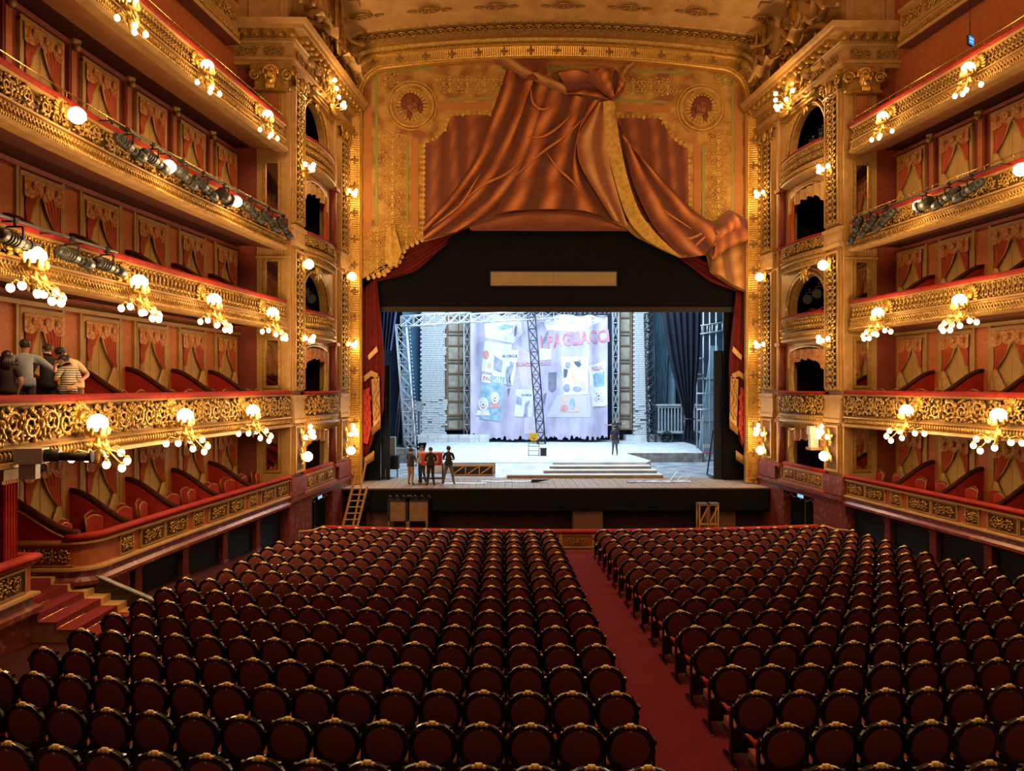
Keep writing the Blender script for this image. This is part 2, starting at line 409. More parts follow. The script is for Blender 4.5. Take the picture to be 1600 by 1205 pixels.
M['greyhair'] = mat('grey_hair', (0.16, 0.15, 0.14), rough=0.6)
M['navyshirt'] = mat('navy_shirt', (0.03, 0.03, 0.055), (0.022, 0.022, 0.04), rough=0.85, scale=6)
M['beige'] = mat('beige_shirt', (0.36, 0.30, 0.21), rough=0.85)
M['blackshirt'] = mat('black_shirt', (0.010, 0.010, 0.012), (0.016, 0.016, 0.018), rough=0.9, scale=5)
M['blacktrouser'] = mat('black_trousers', (0.013, 0.012, 0.013), rough=0.9)
M['greytrouser'] = mat('grey_trousers', (0.10, 0.10, 0.095), rough=0.85)
M['tan'] = mat('tan_trousers', (0.27, 0.17, 0.09), rough=0.85)
M['jeans'] = mat('dark_blue_jeans', (0.025, 0.035, 0.06), rough=0.85)
M['darkjeans'] = mat('washed_dark_jeans', (0.035, 0.035, 0.045), (0.025, 0.025, 0.032), rough=0.85, scale=8)
M['cream'] = mat('cream_trousers', (0.55, 0.40, 0.22), rough=0.8)
M['creamshirt'] = mat('cream_shirt', (0.66, 0.54, 0.32), (0.60, 0.48, 0.28), rough=0.85, scale=4)
M['darktop'] = mat('dark_plum_top', (0.035, 0.018, 0.018), rough=0.85)
M['greyblue_shirt'] = mat('grey_blue_shirt', (0.30, 0.33, 0.38), (0.26, 0.29, 0.34), rough=0.85, scale=5, bump=.15, bscale=9)
M['striped'] = mat('striped_top', (0.05, 0.035, 0.035), (0.60, 0.52, 0.40), rough=0.85, kind='wave', scale=3.2, stretch=(0, 0, 2), lo=.35, hi=.4)
M['shoeblack'] = mat('black_shoes', (0.02, 0.016, 0.014), rough=0.5)
M['shoepale'] = mat('pale_sneakers', (0.45, 0.34, 0.28), rough=0.6)
# ------------------------------------------------------------------ plan of the horseshoe
_PY = [-2, 3, 6, 9, 12, 15, 18, 21, 24, 26, 28.4, 30]
_PX = [9.6, 10.7, 11.25, 11.55, 11.68, 11.65, 11.47, 11.18, 10.80, 10.55, 10.25, 10.05]
_ys = np.linspace(-2, 30, 641)
_xs = np.interp(_ys, _PY, _PX)
_k = np.ones(41) / 41
_xs = np.convolve(np.pad(_xs, 20, mode='edge'), _k, mode='valid')
def path_x(Y): return float(np.interp(Y, _ys, _xs))
def fr(s, Y):
    """point on the balcony line of side s (-1 left, 1 right) at depth Y, and its inward normal"""
    dx = (path_x(Y + 0.2) - path_x(Y - 0.2)) / 0.4
    n = Vector((-s, s * s * dx, 0)).normalized()
    return Vector((s * path_x(Y), Y, 0)), n
def frb(s, Y, t=''):
    """the same for the front of tier t: the second tier bows further into the house near the camera"""
    P, n = fr(s, Y)
    if t == 'B': q = min(1, max(0, (20.0 - Y) / 5.5)); P = P + n * (.18 * q * q * (3 - 2 * q))
    return P, n
def frames(s, y0, y1, step=0.55, t=''):
    n = max(2, int(abs(y1 - y0) / step))
    return [frb(s, y0 + (y1 - y0) * i / n, t) for i in range(n + 1)]
def rz_of(n): return math.atan2(n.y, n.x) - PI / 2
SIDE = {-1: 'left', 1: 'right'}
YEND = 28.25
TIER = {'A': 2.18, 'B': 5.27, 'C': 8.55, 'D': 11.45, 'E': 15.0}
TNAME = {'A': 'lowest', 'B': 'second', 'C': 'third', 'D': 'fourth', 'E': 'fifth'}
def floor_z(Y): return 1.18 - 0.0475 * Y

# ------------------------------------------------------------------ carved ornament tiles (x along, z up, y towards the hall)
def spiral(cx, cz, r0, r1, a0, turns, n=20, y=0.05):
    return [Vector((cx + (r0 + (r1 - r0) * t) * math.cos(a0 + turns * 2 * PI * t), y + 0.03 * math.sin(PI * t),
                    cz + (r0 + (r1 - r0) * t) * math.sin(a0 + turns * 2 * PI * t))) for t in [i / n for i in range(n + 1)]]
def leaf(mb, x, z, ang, ln, wd, y=0.05, th=0.035, mi=0):
    mb.ell((x, y, z), (ln, th, wd), 6, 4, (random.uniform(-.3, .3), -ang, 0), mi)
def scroll_tile(w_, h_, dep, seed, leaves=16, mats=('gold',), thick=0.035):
    random.seed(seed); mb = MB()
    for sgn in (-1, 1):
        cx = sgn * w_ * 0.25; r = h_ * 0.36
        sp = spiral(cx, -sgn * h_ * 0.04, r, r * 0.18, PI / 2 + (0 if sgn > 0 else PI), sgn * 1.6, 22, dep * 0.5)
        mb.tube(sp, lambda t: thick * (1.1 - 0.5 * t), 5)
        mb.ell(sp[-1], (thick * 1.9, thick * 1.6, thick * 1.9), 6, 4)
        for i in range(9):
            a = i / 9 * 2 * PI + random.uniform(-.2, .2)
            leaf(mb, cx + r * 1.02 * math.cos(a), r * 1.02 * math.sin(a), a + 0.9 * sgn, h_ * 0.12, h_ * 0.055, dep * random.uniform(.3, .9))
        for i in range(5):
            a = i / 5 * 2 * PI
            leaf(mb, cx + r * .5 * math.cos(a), r * .5 * math.sin(a), a, h_ * 0.09, h_ * 0.05, dep * .6)
    # cartouche between the two scrolls
    mb.ell((0, dep * .6, 0), (h_ * .11, dep * .5, h_ * .16), 8, 5)
    for i in range(7):
        a = i / 7 * 2 * PI + PI / 2
        leaf(mb, h_ * .22 * math.cos(a), h_ * .27 * math.sin(a), a, h_ * 0.13, h_ * .06, dep * .7)
    for i in range(leaves):
        leaf(mb, random.uniform(-.5, .5) * w_, random.choice((-1, 1)) * random.uniform(.25, .45) * h_, random.uniform(0, 6.28),
             h_ * random.uniform(.08, .14), h_ * .05, dep * random.uniform(.2, .7))
    return mb
def loop_tile(w_, h_, n, dep, th=0.02):
    random.seed(n); mb = MB(); p = w_ / n
    for i in range(n):
        x = -w_ / 2 + p * (i + .5)
        pts = [Vector((x + p * .62 * math.sin(2 * PI * t) * (0.55 + .45 * math.cos(PI * t)), dep * .5 + .02 * math.cos(4 * PI * t), h_ * .46 * math.cos(2 * PI * t)))
               for t in [k / 14 for k in range(14)]]
        mb.tube(pts, th, 4, closed=True)
        leaf(mb, x, h_ * .12, PI / 2, h_ * .17, p * .16, dep * .7)
        leaf(mb, x + p * .3, -h_ * .25, PI / 2 + .5, h_ * .15, p * .14, dep * .6)
        leaf(mb, x - p * .3, -h_ * .25, PI / 2 - .5, h_ * .15, p * .14, dep * .6)
        mb.ell((x + p / 2, dep * .6, h_ * .36), (p * .16, dep * .4, p * .16), 6, 4)
    return mb
def hook_tile(w_, h_, n, dep):
    """rows of leaning leaf hooks"""
    random.seed(n + 3); mb = MB(); p = w_ / n
    for i in range(n):
        for row in (0, 1):
            x = -w_ / 2 + p * (i + .5 + .5 * row); z = h_ * (.24 - .48 * row)
            pts = [Vector((x + p * .55 * math.cos(a), dep * .5, z + h_ * .2 * math.sin(a))) for a in [0.2 + 4.6 * k / 8 for k in range(9)]]
            mb.tube(pts, lambda t: .022 * (1.2 - .7 * t), 4)
            leaf(mb, x, z, 1.0, h_ * .13, p * .2, dep * .6)
    return mb
def egg_tile(w_, h_, n, dep):
    mb = MB(); p = w_ / n
    for i in range(n):
        x = -w_ / 2 + p * (i + .5)
        mb.ell((x, dep * .3, 0), (p * .36, dep, h_ * .5), 6, 5)
    return mb
def leafrow_tile(w_, h_, n, dep):
    mb = MB(); p = w_ / n
    for i in range(n):
        x = -w_ / 2 + p * (i + .5)
        leaf(mb, x - p * .1, 0, 1.0, h_ * .48, p * .22, dep * .4)
        leaf(mb, x + p * .32, h_ * .1, 2.3, h_ * .28, p * .16, dep * .4)
        mb.ell((x, dep * .5, -h_ * .42), (p * .3, dep * .5, h_ * .09), 5, 4)
    return mb
def pendant_tile(w_, h_, seed):
    """upright candelabrum of leaves for the pilasters"""
    random.seed(seed); mb = MB()
    mb.tube([(0, .05, -h_ / 2), (0, .07, 0), (0, .05, h_ / 2)], .025, 5)
    for k in range(5):
        z = -h_ / 2 + h_ * (k + .5) / 5
        for sg in (-1, 1):
            sp = spiral(sg * w_ * .26, z, w_ * .2, w_ * .05, PI / 2, sg * 1.2, 9, .06)
            mb.tube(sp, lambda t: .026 * (1.1 - .5 * t), 4)
            leaf(mb, sg * w_ * .2, z + h_ * .06, PI / 2 - sg * .7, h_ * .075, w_ * .09, .07)
            leaf(mb, sg * w_ * .36, z - h_ * .03, sg * .6, w_ * .16, w_ * .07, .06)
        mb.ell((0, .09, z), (w_ * .14, .07, h_ * .05), 7, 5)
    return mb
SEG = 1.15
MESH = {}
for i in range(3):
    MESH['scrollB%d' % i] = scroll_tile(SEG * 1.06, .76, .16, 11 + i, 20).mesh('heavy_scroll', M['gold'])
    MESH['scrollA%d' % i] = scroll_tile(.98, .36, .07, 31 + i, 8, thick=.018).mesh('panel_scroll', M['gold'])
    MESH['scrollD%d' % i] = scroll_tile(SEG, .50, .10, 51 + i, 14, thick=.026).mesh('open_scroll', M['gold'])
MESH['scrollS'] = scroll_tile(.44, .36, .07, 41, 4, thick=.016).mesh('small_panel_scroll', M['gold'])
MESH['loopC'] = loop_tile(SEG, .48, 6, .10).mesh('openwork_loops', M['gold'])
MESH['hookE'] = hook_tile(SEG, .52, 8, .08).mesh('leaf_hooks', M['gold'])
MESH['egg'] = egg_tile(SEG, .2, 10, .06).mesh('egg_moulding', M['gold'])
MESH['bead'] = egg_tile(SEG, .09, 16, .04).mesh('bead_moulding', M['gold'])
MESH['leafrow'] = leafrow_tile(SEG, .26, 10, .06).mesh('leaf_frieze', M['gold'])
for i in range(2):
    MESH['pend%d' % i] = pendant_tile(.62, 1.25, 71 + i).mesh('leaf_candelabrum', M['gold'])

# ------------------------------------------------------------------ floor of the stalls
fl = struct('floor')
mb = MB()
mb.add([(-15, -3, floor_z(-3)), (15, -3, floor_z(-3)), (15, 26.2, floor_z(26.2)), (-15, 26.2, floor_z(26.2)),
        (-15, -3, floor_z(-3) - .3), (15, -3, floor_z(-3) - .3), (15, 26.2, floor_z(26.2) - .3), (-15, 26.2, floor_z(26.2) - .3)],
       [(0, 1, 2, 3), (4, 7, 6, 5), (0, 4, 5, 1), (2, 6, 7, 3), (1, 5, 6, 2), (0, 3, 7, 4)])
ob('floor_boards', mb.mesh('floor_boards', M['boards']), fl)
AX = -0.13
mb = MB()
def slab(x0, x1, y0, y1, h):
    mb.add([(x0, y0, floor_z(y0) + h), (x1, y0, floor_z(y0) + h), (x1, y1, floor_z(y1) + h), (x0, y1, floor_z(y1) + h),
            (x0, y0, floor_z(y0)), (x1, y0, floor_z(y0)), (x1, y1, floor_z(y1)), (x0, y1, floor_z(y1))],
           [(0, 1, 2, 3), (0, 4, 5, 1), (1, 5, 6, 2), (2, 6, 7, 3), (3, 7, 4, 0)])
slab(AX - .76, AX + .76, -2, 25.6, .012)
ob('aisle_carpet', mb.mesh('aisle_carpet', M['carpet']), fl)
mb = MB(); slab(-9.5, 9.5, 24.75, 25.6, .010); ob('front_carpet', mb.mesh('front_carpet', M['carpet']), fl)
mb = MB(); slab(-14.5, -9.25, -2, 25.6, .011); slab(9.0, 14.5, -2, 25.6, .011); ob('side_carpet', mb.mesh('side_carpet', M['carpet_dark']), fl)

# ------------------------------------------------------------------ side walls behind the boxes
NICHE_Y = [27.15, 24.9, 22.6, 20.3, 18.1, 15.9]
YB = 2.0
walls = {}
def niche_meshes():
    fw, fh = 1.42, 2.35
    mb = MB()
    for x in (-fw / 2, fw / 2): mb.bb(x - .06, x + .06, 0, .09, 0, fh)
    mb.bb(-fw / 2 - .06, fw / 2 + .06, 0, .10, fh - .06, fh + .06)
    for x in (-fw / 2 + .09, fw / 2 - .09): mb.bb(x - .02, x + .02, .02, .06, 0, fh - .06)
    MESH['door_frame'] = mb.mesh('doorway_frame', M['gold_plain'])
    mb = MB(); mb.bb(-fw / 2, fw / 2, .0, .02, 0, fh)
    mb.bb(-fw / 2 + .1, fw / 2 - .1, .02, .05, .72, .80); mb.bb(-fw / 2 + .1, fw / 2 - .1, .02, .04, .15, .2)
    mb.bb(-.02, .02, .02, .035, .8, fh)
    MESH['door_cloth'] = mb.mesh('doorway_back', M['niche'])
    mb = MB()
    mb.bb(-.32, .32, 0, .03, 0, fh + .05, 1)
    for x in (-.34, .34): mb.bb(x - .05, x + .05, 0, .09, -.3, fh + .2, 0)
    MESH['damask'] = mb.mesh('damask_panel', [M['gold_plain'], M['orange']])
    mb = MB()
    mb.bb(-.15, .15, 0, .10, -.3, fh + .35, 0); mb.bb(-.10, .10, .1, .13, 0, fh, 1)
    mb.ell((0, .16, fh + .3), (.16, .14, .2), 7, 5, None, 2); mb.ell((0, .2, fh + .1), (.1, .1, .12), 6, 4, None, 2)
    MESH['red_pilaster'] = mb.mesh('bracketed_pilaster', [M['redwall'], M['terracotta'], M['gold_old']])
niche_meshes()
def half_drape(m, inner_top, tie_x, tie_z, foot_x, H, W, lin=True):
    """one curtain: hangs from x=inner_top..W/2 at the top, gathered at the tie, falls to the foot. m mirrors it."""
    red, gold = MB(), MB()
    out = W / 2
    def surf(u, v, part):
        if part == 0:
            z = H + (tie_z - H) * v
            e = v ** 1.5
            xi = inner_top + (tie_x - inner_top) * (0.15 * v + 0.85 * e)
            xo = out - .02
            f = 5
        else:
            z = tie_z + (0.0 - tie_z) * v
            xi = tie_x + (foot_x - tie_x) * (1 - (1 - v) ** 2)
            xo = out - .02 + .10 * math.sin(PI * min(1, v * 1.2)); f = 3.2
        x = xi + (xo - xi) * u
        y = .09 + .045 * math.sin(u * f * 2 * PI + 1.1 * v) + .02 * math.sin(7 * v)
        return (m * x, y, z - (.10 * (1 - u) if part and v > .1 else 0) * v)
    red.grid(lambda u, v: surf(u, v, 0), 20, 9)
    red.m = [1 if k % 20 < 3 else 0 for k in range(len(red.f))]
    gold.grid(lambda u, v: surf(u, v, 1), 14, 6)
    return red, gold
def curtain_set(m):
    """m = direction of the stage along local x: the larger drape hangs on that side"""
    H, W = 2.16, 1.26
    va = MB()
    def vs(u, v):
        sc = abs(math.sin(u * 3 * PI)) ** .6
        return ((u - .5) * (W + .1), .15 + .02 * math.sin(u * 24), H + .12 - v * (.28 + .15 * sc + .12 * (2 * abs(u - .5)) ** 4))
    va.grid(vs, 30, 4)
    for i in range(3): va.ell(((i - 1) * .42, .19, H - .05), (.09, .03, .1), 6, 4)
    ra, ga = half_drape(m, -.16, W / 2 - .13, 1.12, W / 2 - .62, H, W)
    rb, gb = half_drape(-m, .06, W / 2 - .12, 1.26, W / 2 - .26, H, W)
    return [('valance', va.mesh('valance', M['valance'])), ('large_drape', ra.mesh('large_drape', [M['curtain'], M['lining']])),
            ('lining_fall', ga.mesh('lining_fall', M['lining'])), ('small_drape', rb.mesh('small_drape', [M['curtain'], M['lining']])),
            ('small_lining_fall', gb.mesh('small_lining_fall', M['lining']))]
CUR = {1: curtain_set(1), -1: curtain_set(-1)}
def partition_meshes():
    mb, tp = MB(), MB()
    # local: y inward; wall at y=0, rail at y=1.75
    pr = [(1.75 * t, .68 - .80 * (t * t * (3 - 2 * t))) for t in [i / 12 for i in range(13)]]
    mb.prism([(y, z) for y, z in pr] + [(1.75, -.9), (0, -.9)], 'x', -.035, .035)
    tp.tube([(0, y, z + .02) for y, z in pr], .075, 6)
    return mb.mesh('partition_panel', M['velvet_red']), tp.mesh('velvet_top', M['velvet_dark'])
PART = partition_meshes()
TOPH = {'A': 1.62, 'B': 1.95, 'C': 1.78, 'D': 2.40}
for s in (-1, 1):
    wl = walls[s] = struct('wall_' + SIDE[s])
    L = frames(s, YEND, YB, .8)
    zc = {'A': (0.3, 4.3), 'B': (4.3, 7.75), 'C': (7.75, 10.75), 'D': (10.75, 14.6), 'E': (14.6, 20)}
    cols = {'A': 'terracotta', 'B': 'terracotta', 'C': 'redwall', 'D': 'redwall', 'E': 'terracotta'}
    for t, (z0, z1) in zc.items():
        mb = MB(); mb.sweep(L, [(-1.9, z0), (-1.9, z1)], smooth=True)
        n_ = -2.0
        mb.sweep(L, [(-2.1, z0), (-2.1, z1)], smooth=True)
        ob('tier_wall', mb.mesh('tier_wall', M[cols[t]]), wl)
        if t == 'E': continue
        mb = MB(); zt = TIER[t] + TOPH[t] + .12
        mb.sweep(L, [(-1.9, zt), (-1.8, zt), (-1.76, zt + .1), (-1.86, zt + .14), (-1.9, zt + .2)])
        ob('wall_cornice', mb.mesh('wall_cornice', M['gold_plain' if t in 'AB' else 'redwall']), wl)
    nys = NICHE_Y if s < 0 else NICHE_Y[:4]
    for t in 'ABCD':
        for k, Y in enumerate(nys):
            if t == 'A' and s < 0 and k > 4: continue
            P, n = fr(s, Y); P = P - n * 1.9; rz = rz_of(n)
            zb = TIER[t] + TOPH[t] - 2.35
            ob('doorway_back', MESH['door_cloth'], wl, (P.x, P.y, zb), rz)
            ob('doorway_frame', MESH['door_frame'], wl, (P.x, P.y, zb), rz)
            P2, n2 = fr(s, Y - 1.15); P2 = P2 - n2 * 1.9
            ob('damask_panel' if t != 'D' else 'bracketed_pilaster', MESH['damask'] if t != 'D' else MESH['red_pilaster'], wl,
               (P2.x, P2.y, zb), rz_of(n2))
            if t in 'ABC' and not (t == 'A' and s < 0 and k == 4):
                o = ob('box_partition', PART[0], wl, (P2.x, P2.y, TIER[t]), rz_of(n2))
                ob('velvet_top', PART[1], o)
            m = -1 if s < 0 else 1
            side_word = SIDE[s]
            c = thing('box_curtain', 'gold-lined red curtain, %s doorway from stage, %s tier, %s wall' % (ORD[k], TNAME[t], side_word), 'curtain',
                      (P.x, P.y, zb), rz, 'looped curtains of the %s-hand boxes' % side_word)
            for nm, me in CUR[m]:
                ob(nm, me, c)
    # pier front strip of red between the last box and the pier (faces the camera)
    mb = MB(); mb.bb(s * 11.4, s * 12.6, YEND + .12, YEND + .3, 0.2, 17.4)
    ob('end_wall', mb.mesh('end_wall', M['redwall']), wl)

# ------------------------------------------------------------------ the balconies
def resample(s, y0, y1, seg):
    ys = np.linspace(y0, y1, 400); xs = np.array([path_x(v) for v in ys])
    d = np.concatenate([[0], np.cumsum(np.hypot(np.diff(xs), np.diff(ys)))])
    n = int(d[-1] / seg)
    return [float(np.interp((i + .5) * seg, d, ys)) for i in range(n)]
YN = {-1: {'A': 17.6, 'B': 9, 'C': 9, 'D': 9.5, 'E': 12}, 1: {'A': 15, 'B': 15, 'C': 15, 'D': 15, 'E': 15}}
def rail_prof(z, r=.11):
    return [(.02 + r * 1.15 * math.cos(a), z - .03 + r * .75 * math.sin(a)) for a in [2 * PI * k / 8 for k in range(8)]]
LOOK = {'A': 'carved square panels over red marble', 'B': 'deep gilded scrolls under red velvet rail', 'C': 'openwork loops under red velvet rail',
        'D': 'open gilt scrolls and brass handrail', 'E': 'leaf-hook relief and brass handrail'}
for s in (-1, 1):
    for t, zr in TIER.items():
        y1 = YN[s][t]; ye = YEND - (.05 if t in 'AB' else .45)
        F = frames(s, ye, y1, .5) if t == 'A' else frames(s, ye, YB, .6, t)
        P0, _ = fr(s, ye); base = Vector((P0.x, P0.y, zr - 1.2))
        b = thing('balcony', '%s tier balcony on the %s wall, %s' % (TNAME[t], SIDE[s], LOOK[t]), 'balcony', base)
        def part(nm, mb, m): return ob(nm, mb.mesh(nm, m), b, -base)
        mb = MB(); FA = F
        if t == 'A' and s < 0:   # the front turns the corner outwards to the entrance passage
            Pc, nc = F[-1]
            ex = []
            for q in range(1, 7):
                a = q / 6 * PI / 2
                ex.append((Pc - nc * (.55 * (1 - math.cos(a))) + Vector((0, -.55 * math.sin(a), 0)), (nc * math.cos(a) + Vector((0, -1, 0)) * math.sin(a)).normalized()))
            ex.append((Vector((-13.6, ex[-1][0].y, 0)), Vector((0, -1, 0))))
            FA = F + ex
            NOSE = ex
        FR = FA if not (t == 'A' and s < 0) else FA[:-1]
        mb.sweep(FR, rail_prof(zr), smooth=True, closed=True); part('velvet_rail', mb, M['velvet'])
        if t == 'A':
            mb = MB(); mb.sweep(FA, [(-.12, zr - .1), (.04, zr - .1), (.08, zr - .14), (.03, zr - .18), (.0, zr - .2), (.0, zr - .68), (.04, zr - .72), (-.12, zr - .72)])
            part('parapet', mb, M['terracotta'])
            mb = MB(); mb.sweep(FA, [(.03, zr - .70), (.12, zr - .72), (.13, zr - .77), (.05, zr - .80)]); mb.sweep(FA, [(.0, zr - .13), (.10, zr - .14), (.10, zr - .18), (.02, zr - .2)])
            part('gilt_moulding', mb, M['gold_plain'])
            mb = MB(); mb.sweep(FA, [(.06, zr - .79), (.08, zr - .92), (.16, zr - 1.0), (.16, zr - 1.08), (.04, zr - 1.14), (-.2, zr - 1.14)])
            part('marble_ledge', mb, M['marble'])
        else:
            d = .62 if t != 'B' else .9
            mb = MB(); mb.sweep(F, [(-.12, zr - .08), (.0, zr - .1), (.0, zr - d)]); part('parapet', mb, M['groove'])
            mb = MB()
            mb.sweep(F, [(.0, zr - .08), (.10, zr - .09), (.12, zr - .13), (.02, zr - .17)])
            if t == 'B':
                mb.sweep(F, [(.0, zr - d + .04), (.06, zr - d), (.16, zr - d - .02), (.14, zr - d - .06), (.08, zr - d - .07), (.06, zr - 1.16), (.2, zr - 1.18), (.22, zr - 1.26), (.05, zr - 1.3), (-.2, zr - 1.3)])
            else:
                mb.sweep(F, [(.0, zr - d + .04), (.10, zr - d), (.12, zr - d - .05), (.06, zr - d - .07), (.12, zr - .96), (.16, zr - .98), (.16, zr - 1.03), (.05, zr - 1.07), (-.25, zr - 1.07)])
            part('gilt_mouldings', mb, M['gold_plain'])
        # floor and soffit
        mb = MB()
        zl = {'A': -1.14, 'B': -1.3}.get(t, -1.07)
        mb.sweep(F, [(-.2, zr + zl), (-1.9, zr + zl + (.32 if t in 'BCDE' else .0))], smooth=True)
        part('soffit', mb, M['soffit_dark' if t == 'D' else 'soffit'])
        mb = MB(); mb.sweep(F, [(-.12, zr - .88), (-1.9, zr - .88)]); mb.sweep(F, [(-.12, zr - .08), (-.12, zr - .9)]); part('box_floor', mb, M['velvet_dark'])
        # ornament, one piece of carving after another
        for k, Y in enumerate(resample(s, ye - .06, max(y1, 9.0 if s < 0 else 15), SEG)):
            P, n = frb(s, Y, t); rz = rz_of(n); Q = P - base
            if t == 'A':
                # the panel carries its own raised frame
                o = ob('panel_scroll', MESH['scrollA%d' % (k % 3)], b, (Q.x, Q.y, zr - .44 - base.z), rz) if k % 3 != 2 else \
                    ob('small_panel_scroll', MESH['scrollS'], b, (Q.x, Q.y, zr - .44 - base.z), rz)
                wd = .54 if k % 3 != 2 else .26
                if ('pf', wd) not in MESH:
                    fm = MB()
                    for x in (-wd, wd): fm.bb(x - .02, x + .02, 0, .054, -.243, .243)
                    for z in (-.22, .22): fm.bb(-wd, wd, 0, .05, z - .02, z + .02)
                    fm.bb(-wd, wd, .0, .008, -.22, .22, 1)
                    MESH[('pf', wd)] = fm.mesh('panel_frame', [M['gold_plain'], M['groove']])
                ob('panel_frame', MESH[('pf', wd)], b, (Q.x, Q.y, zr - .44 - base.z), rz)
            elif t == 'B':
                ob('heavy_scroll', MESH['scrollB%d' % (k % 3)], b, (Q.x, Q.y, zr - .50 - base.z), rz)
                ob('egg_moulding', MESH['egg'], b, (Q.x + n.x * .08, Q.y + n.y * .08, zr - 1.06 - base.z), rz)
            else:
                nm, me = {'C': ('openwork_loops', 'loopC'), 'D': ('open_scroll', 'scrollD%d' % (k % 3)), 'E': ('leaf_hooks', 'hookE')}[t]
                ob(nm, MESH[me], b, (Q.x, Q.y, zr - .37 - base.z), rz)
                ob('leaf_frieze', MESH['leafrow'], b, (Q.x + n.x * .09, Q.y + n.y * .09, zr - .82 - base.z), rz)
                ob('bead_moulding', MESH['bead'], b, (Q.x + n.x * .15, Q.y + n.y * .15, zr - .99 - base.z), rz)
        if t in 'DE':
            mb = MB()
            G = [fr(s, y) for y in np.linspace(ye, 9 if s < 0 else 14, 40)]
            mb.tube([(p + n * .0) + Vector((0, 0, zr + .22)) for p, n in G], .014, 5)
            for p, n in G[::3]: mb.cyl(p + Vector((0, 0, zr)), p + Vector((0, 0, zr + .22)), .012, n=5)
            part('brass_handrail', mb, M['brass'])
    # sixth tier, set back, only its near end shows at the top of the picture
    Fg = [(p - n * 1.45, n) for p, n in frames(s, 27.2, YB, .8)]
    P0 = Fg[0][0]; base = Vector((P0.x, P0.y, 17.6))
    b = thing('balcony', 'topmost set-back balcony at the upper edge of the %s wall' % SIDE[s], 'balcony', base)
    mb = MB(); mb.sweep(Fg, [(-2.5, 17.7), (.1, 17.6), (.14, 17.7), (.05, 17.75), (.1, 18.0), (.02, 18.1), (.0, 18.8), (.1, 18.85), (.1, 18.95), (-.2, 19.0)]); ob('parapet', mb.mesh('parapet', M['gold_plain']), b, -base)
    mb = MB(); mb.sweep(Fg, [(-2.6, 17.69), (.08, 17.59)]); ob('soffit', mb.mesh('soffit', M['soffit_dark']), b, -base)
    for k, Y in enumerate(resample(s, 27.1, 14, SEG)):
        P, n = fr(s, Y); Q = P - n * 1.45 - base
        ob('open_scroll', MESH['scrollD%d' % (k % 3)], b, (Q.x, Q.y, 18.45 - base.z), rz_of(n))
        ob('leaf_frieze', MESH['leafrow'], b, (Q.x + n.x * .06, Q.y, 17.88 - base.z), rz_of(n))
    mb = MB(); mb.sweep([(p - n * 1.45, n) for p, n in frames(s, 28.4, YB, 1)], [(-2.5, 17.6), (-2.5, 24)]); ob('gallery_wall', mb.mesh('gallery_wall', M['terracotta']), walls[s])

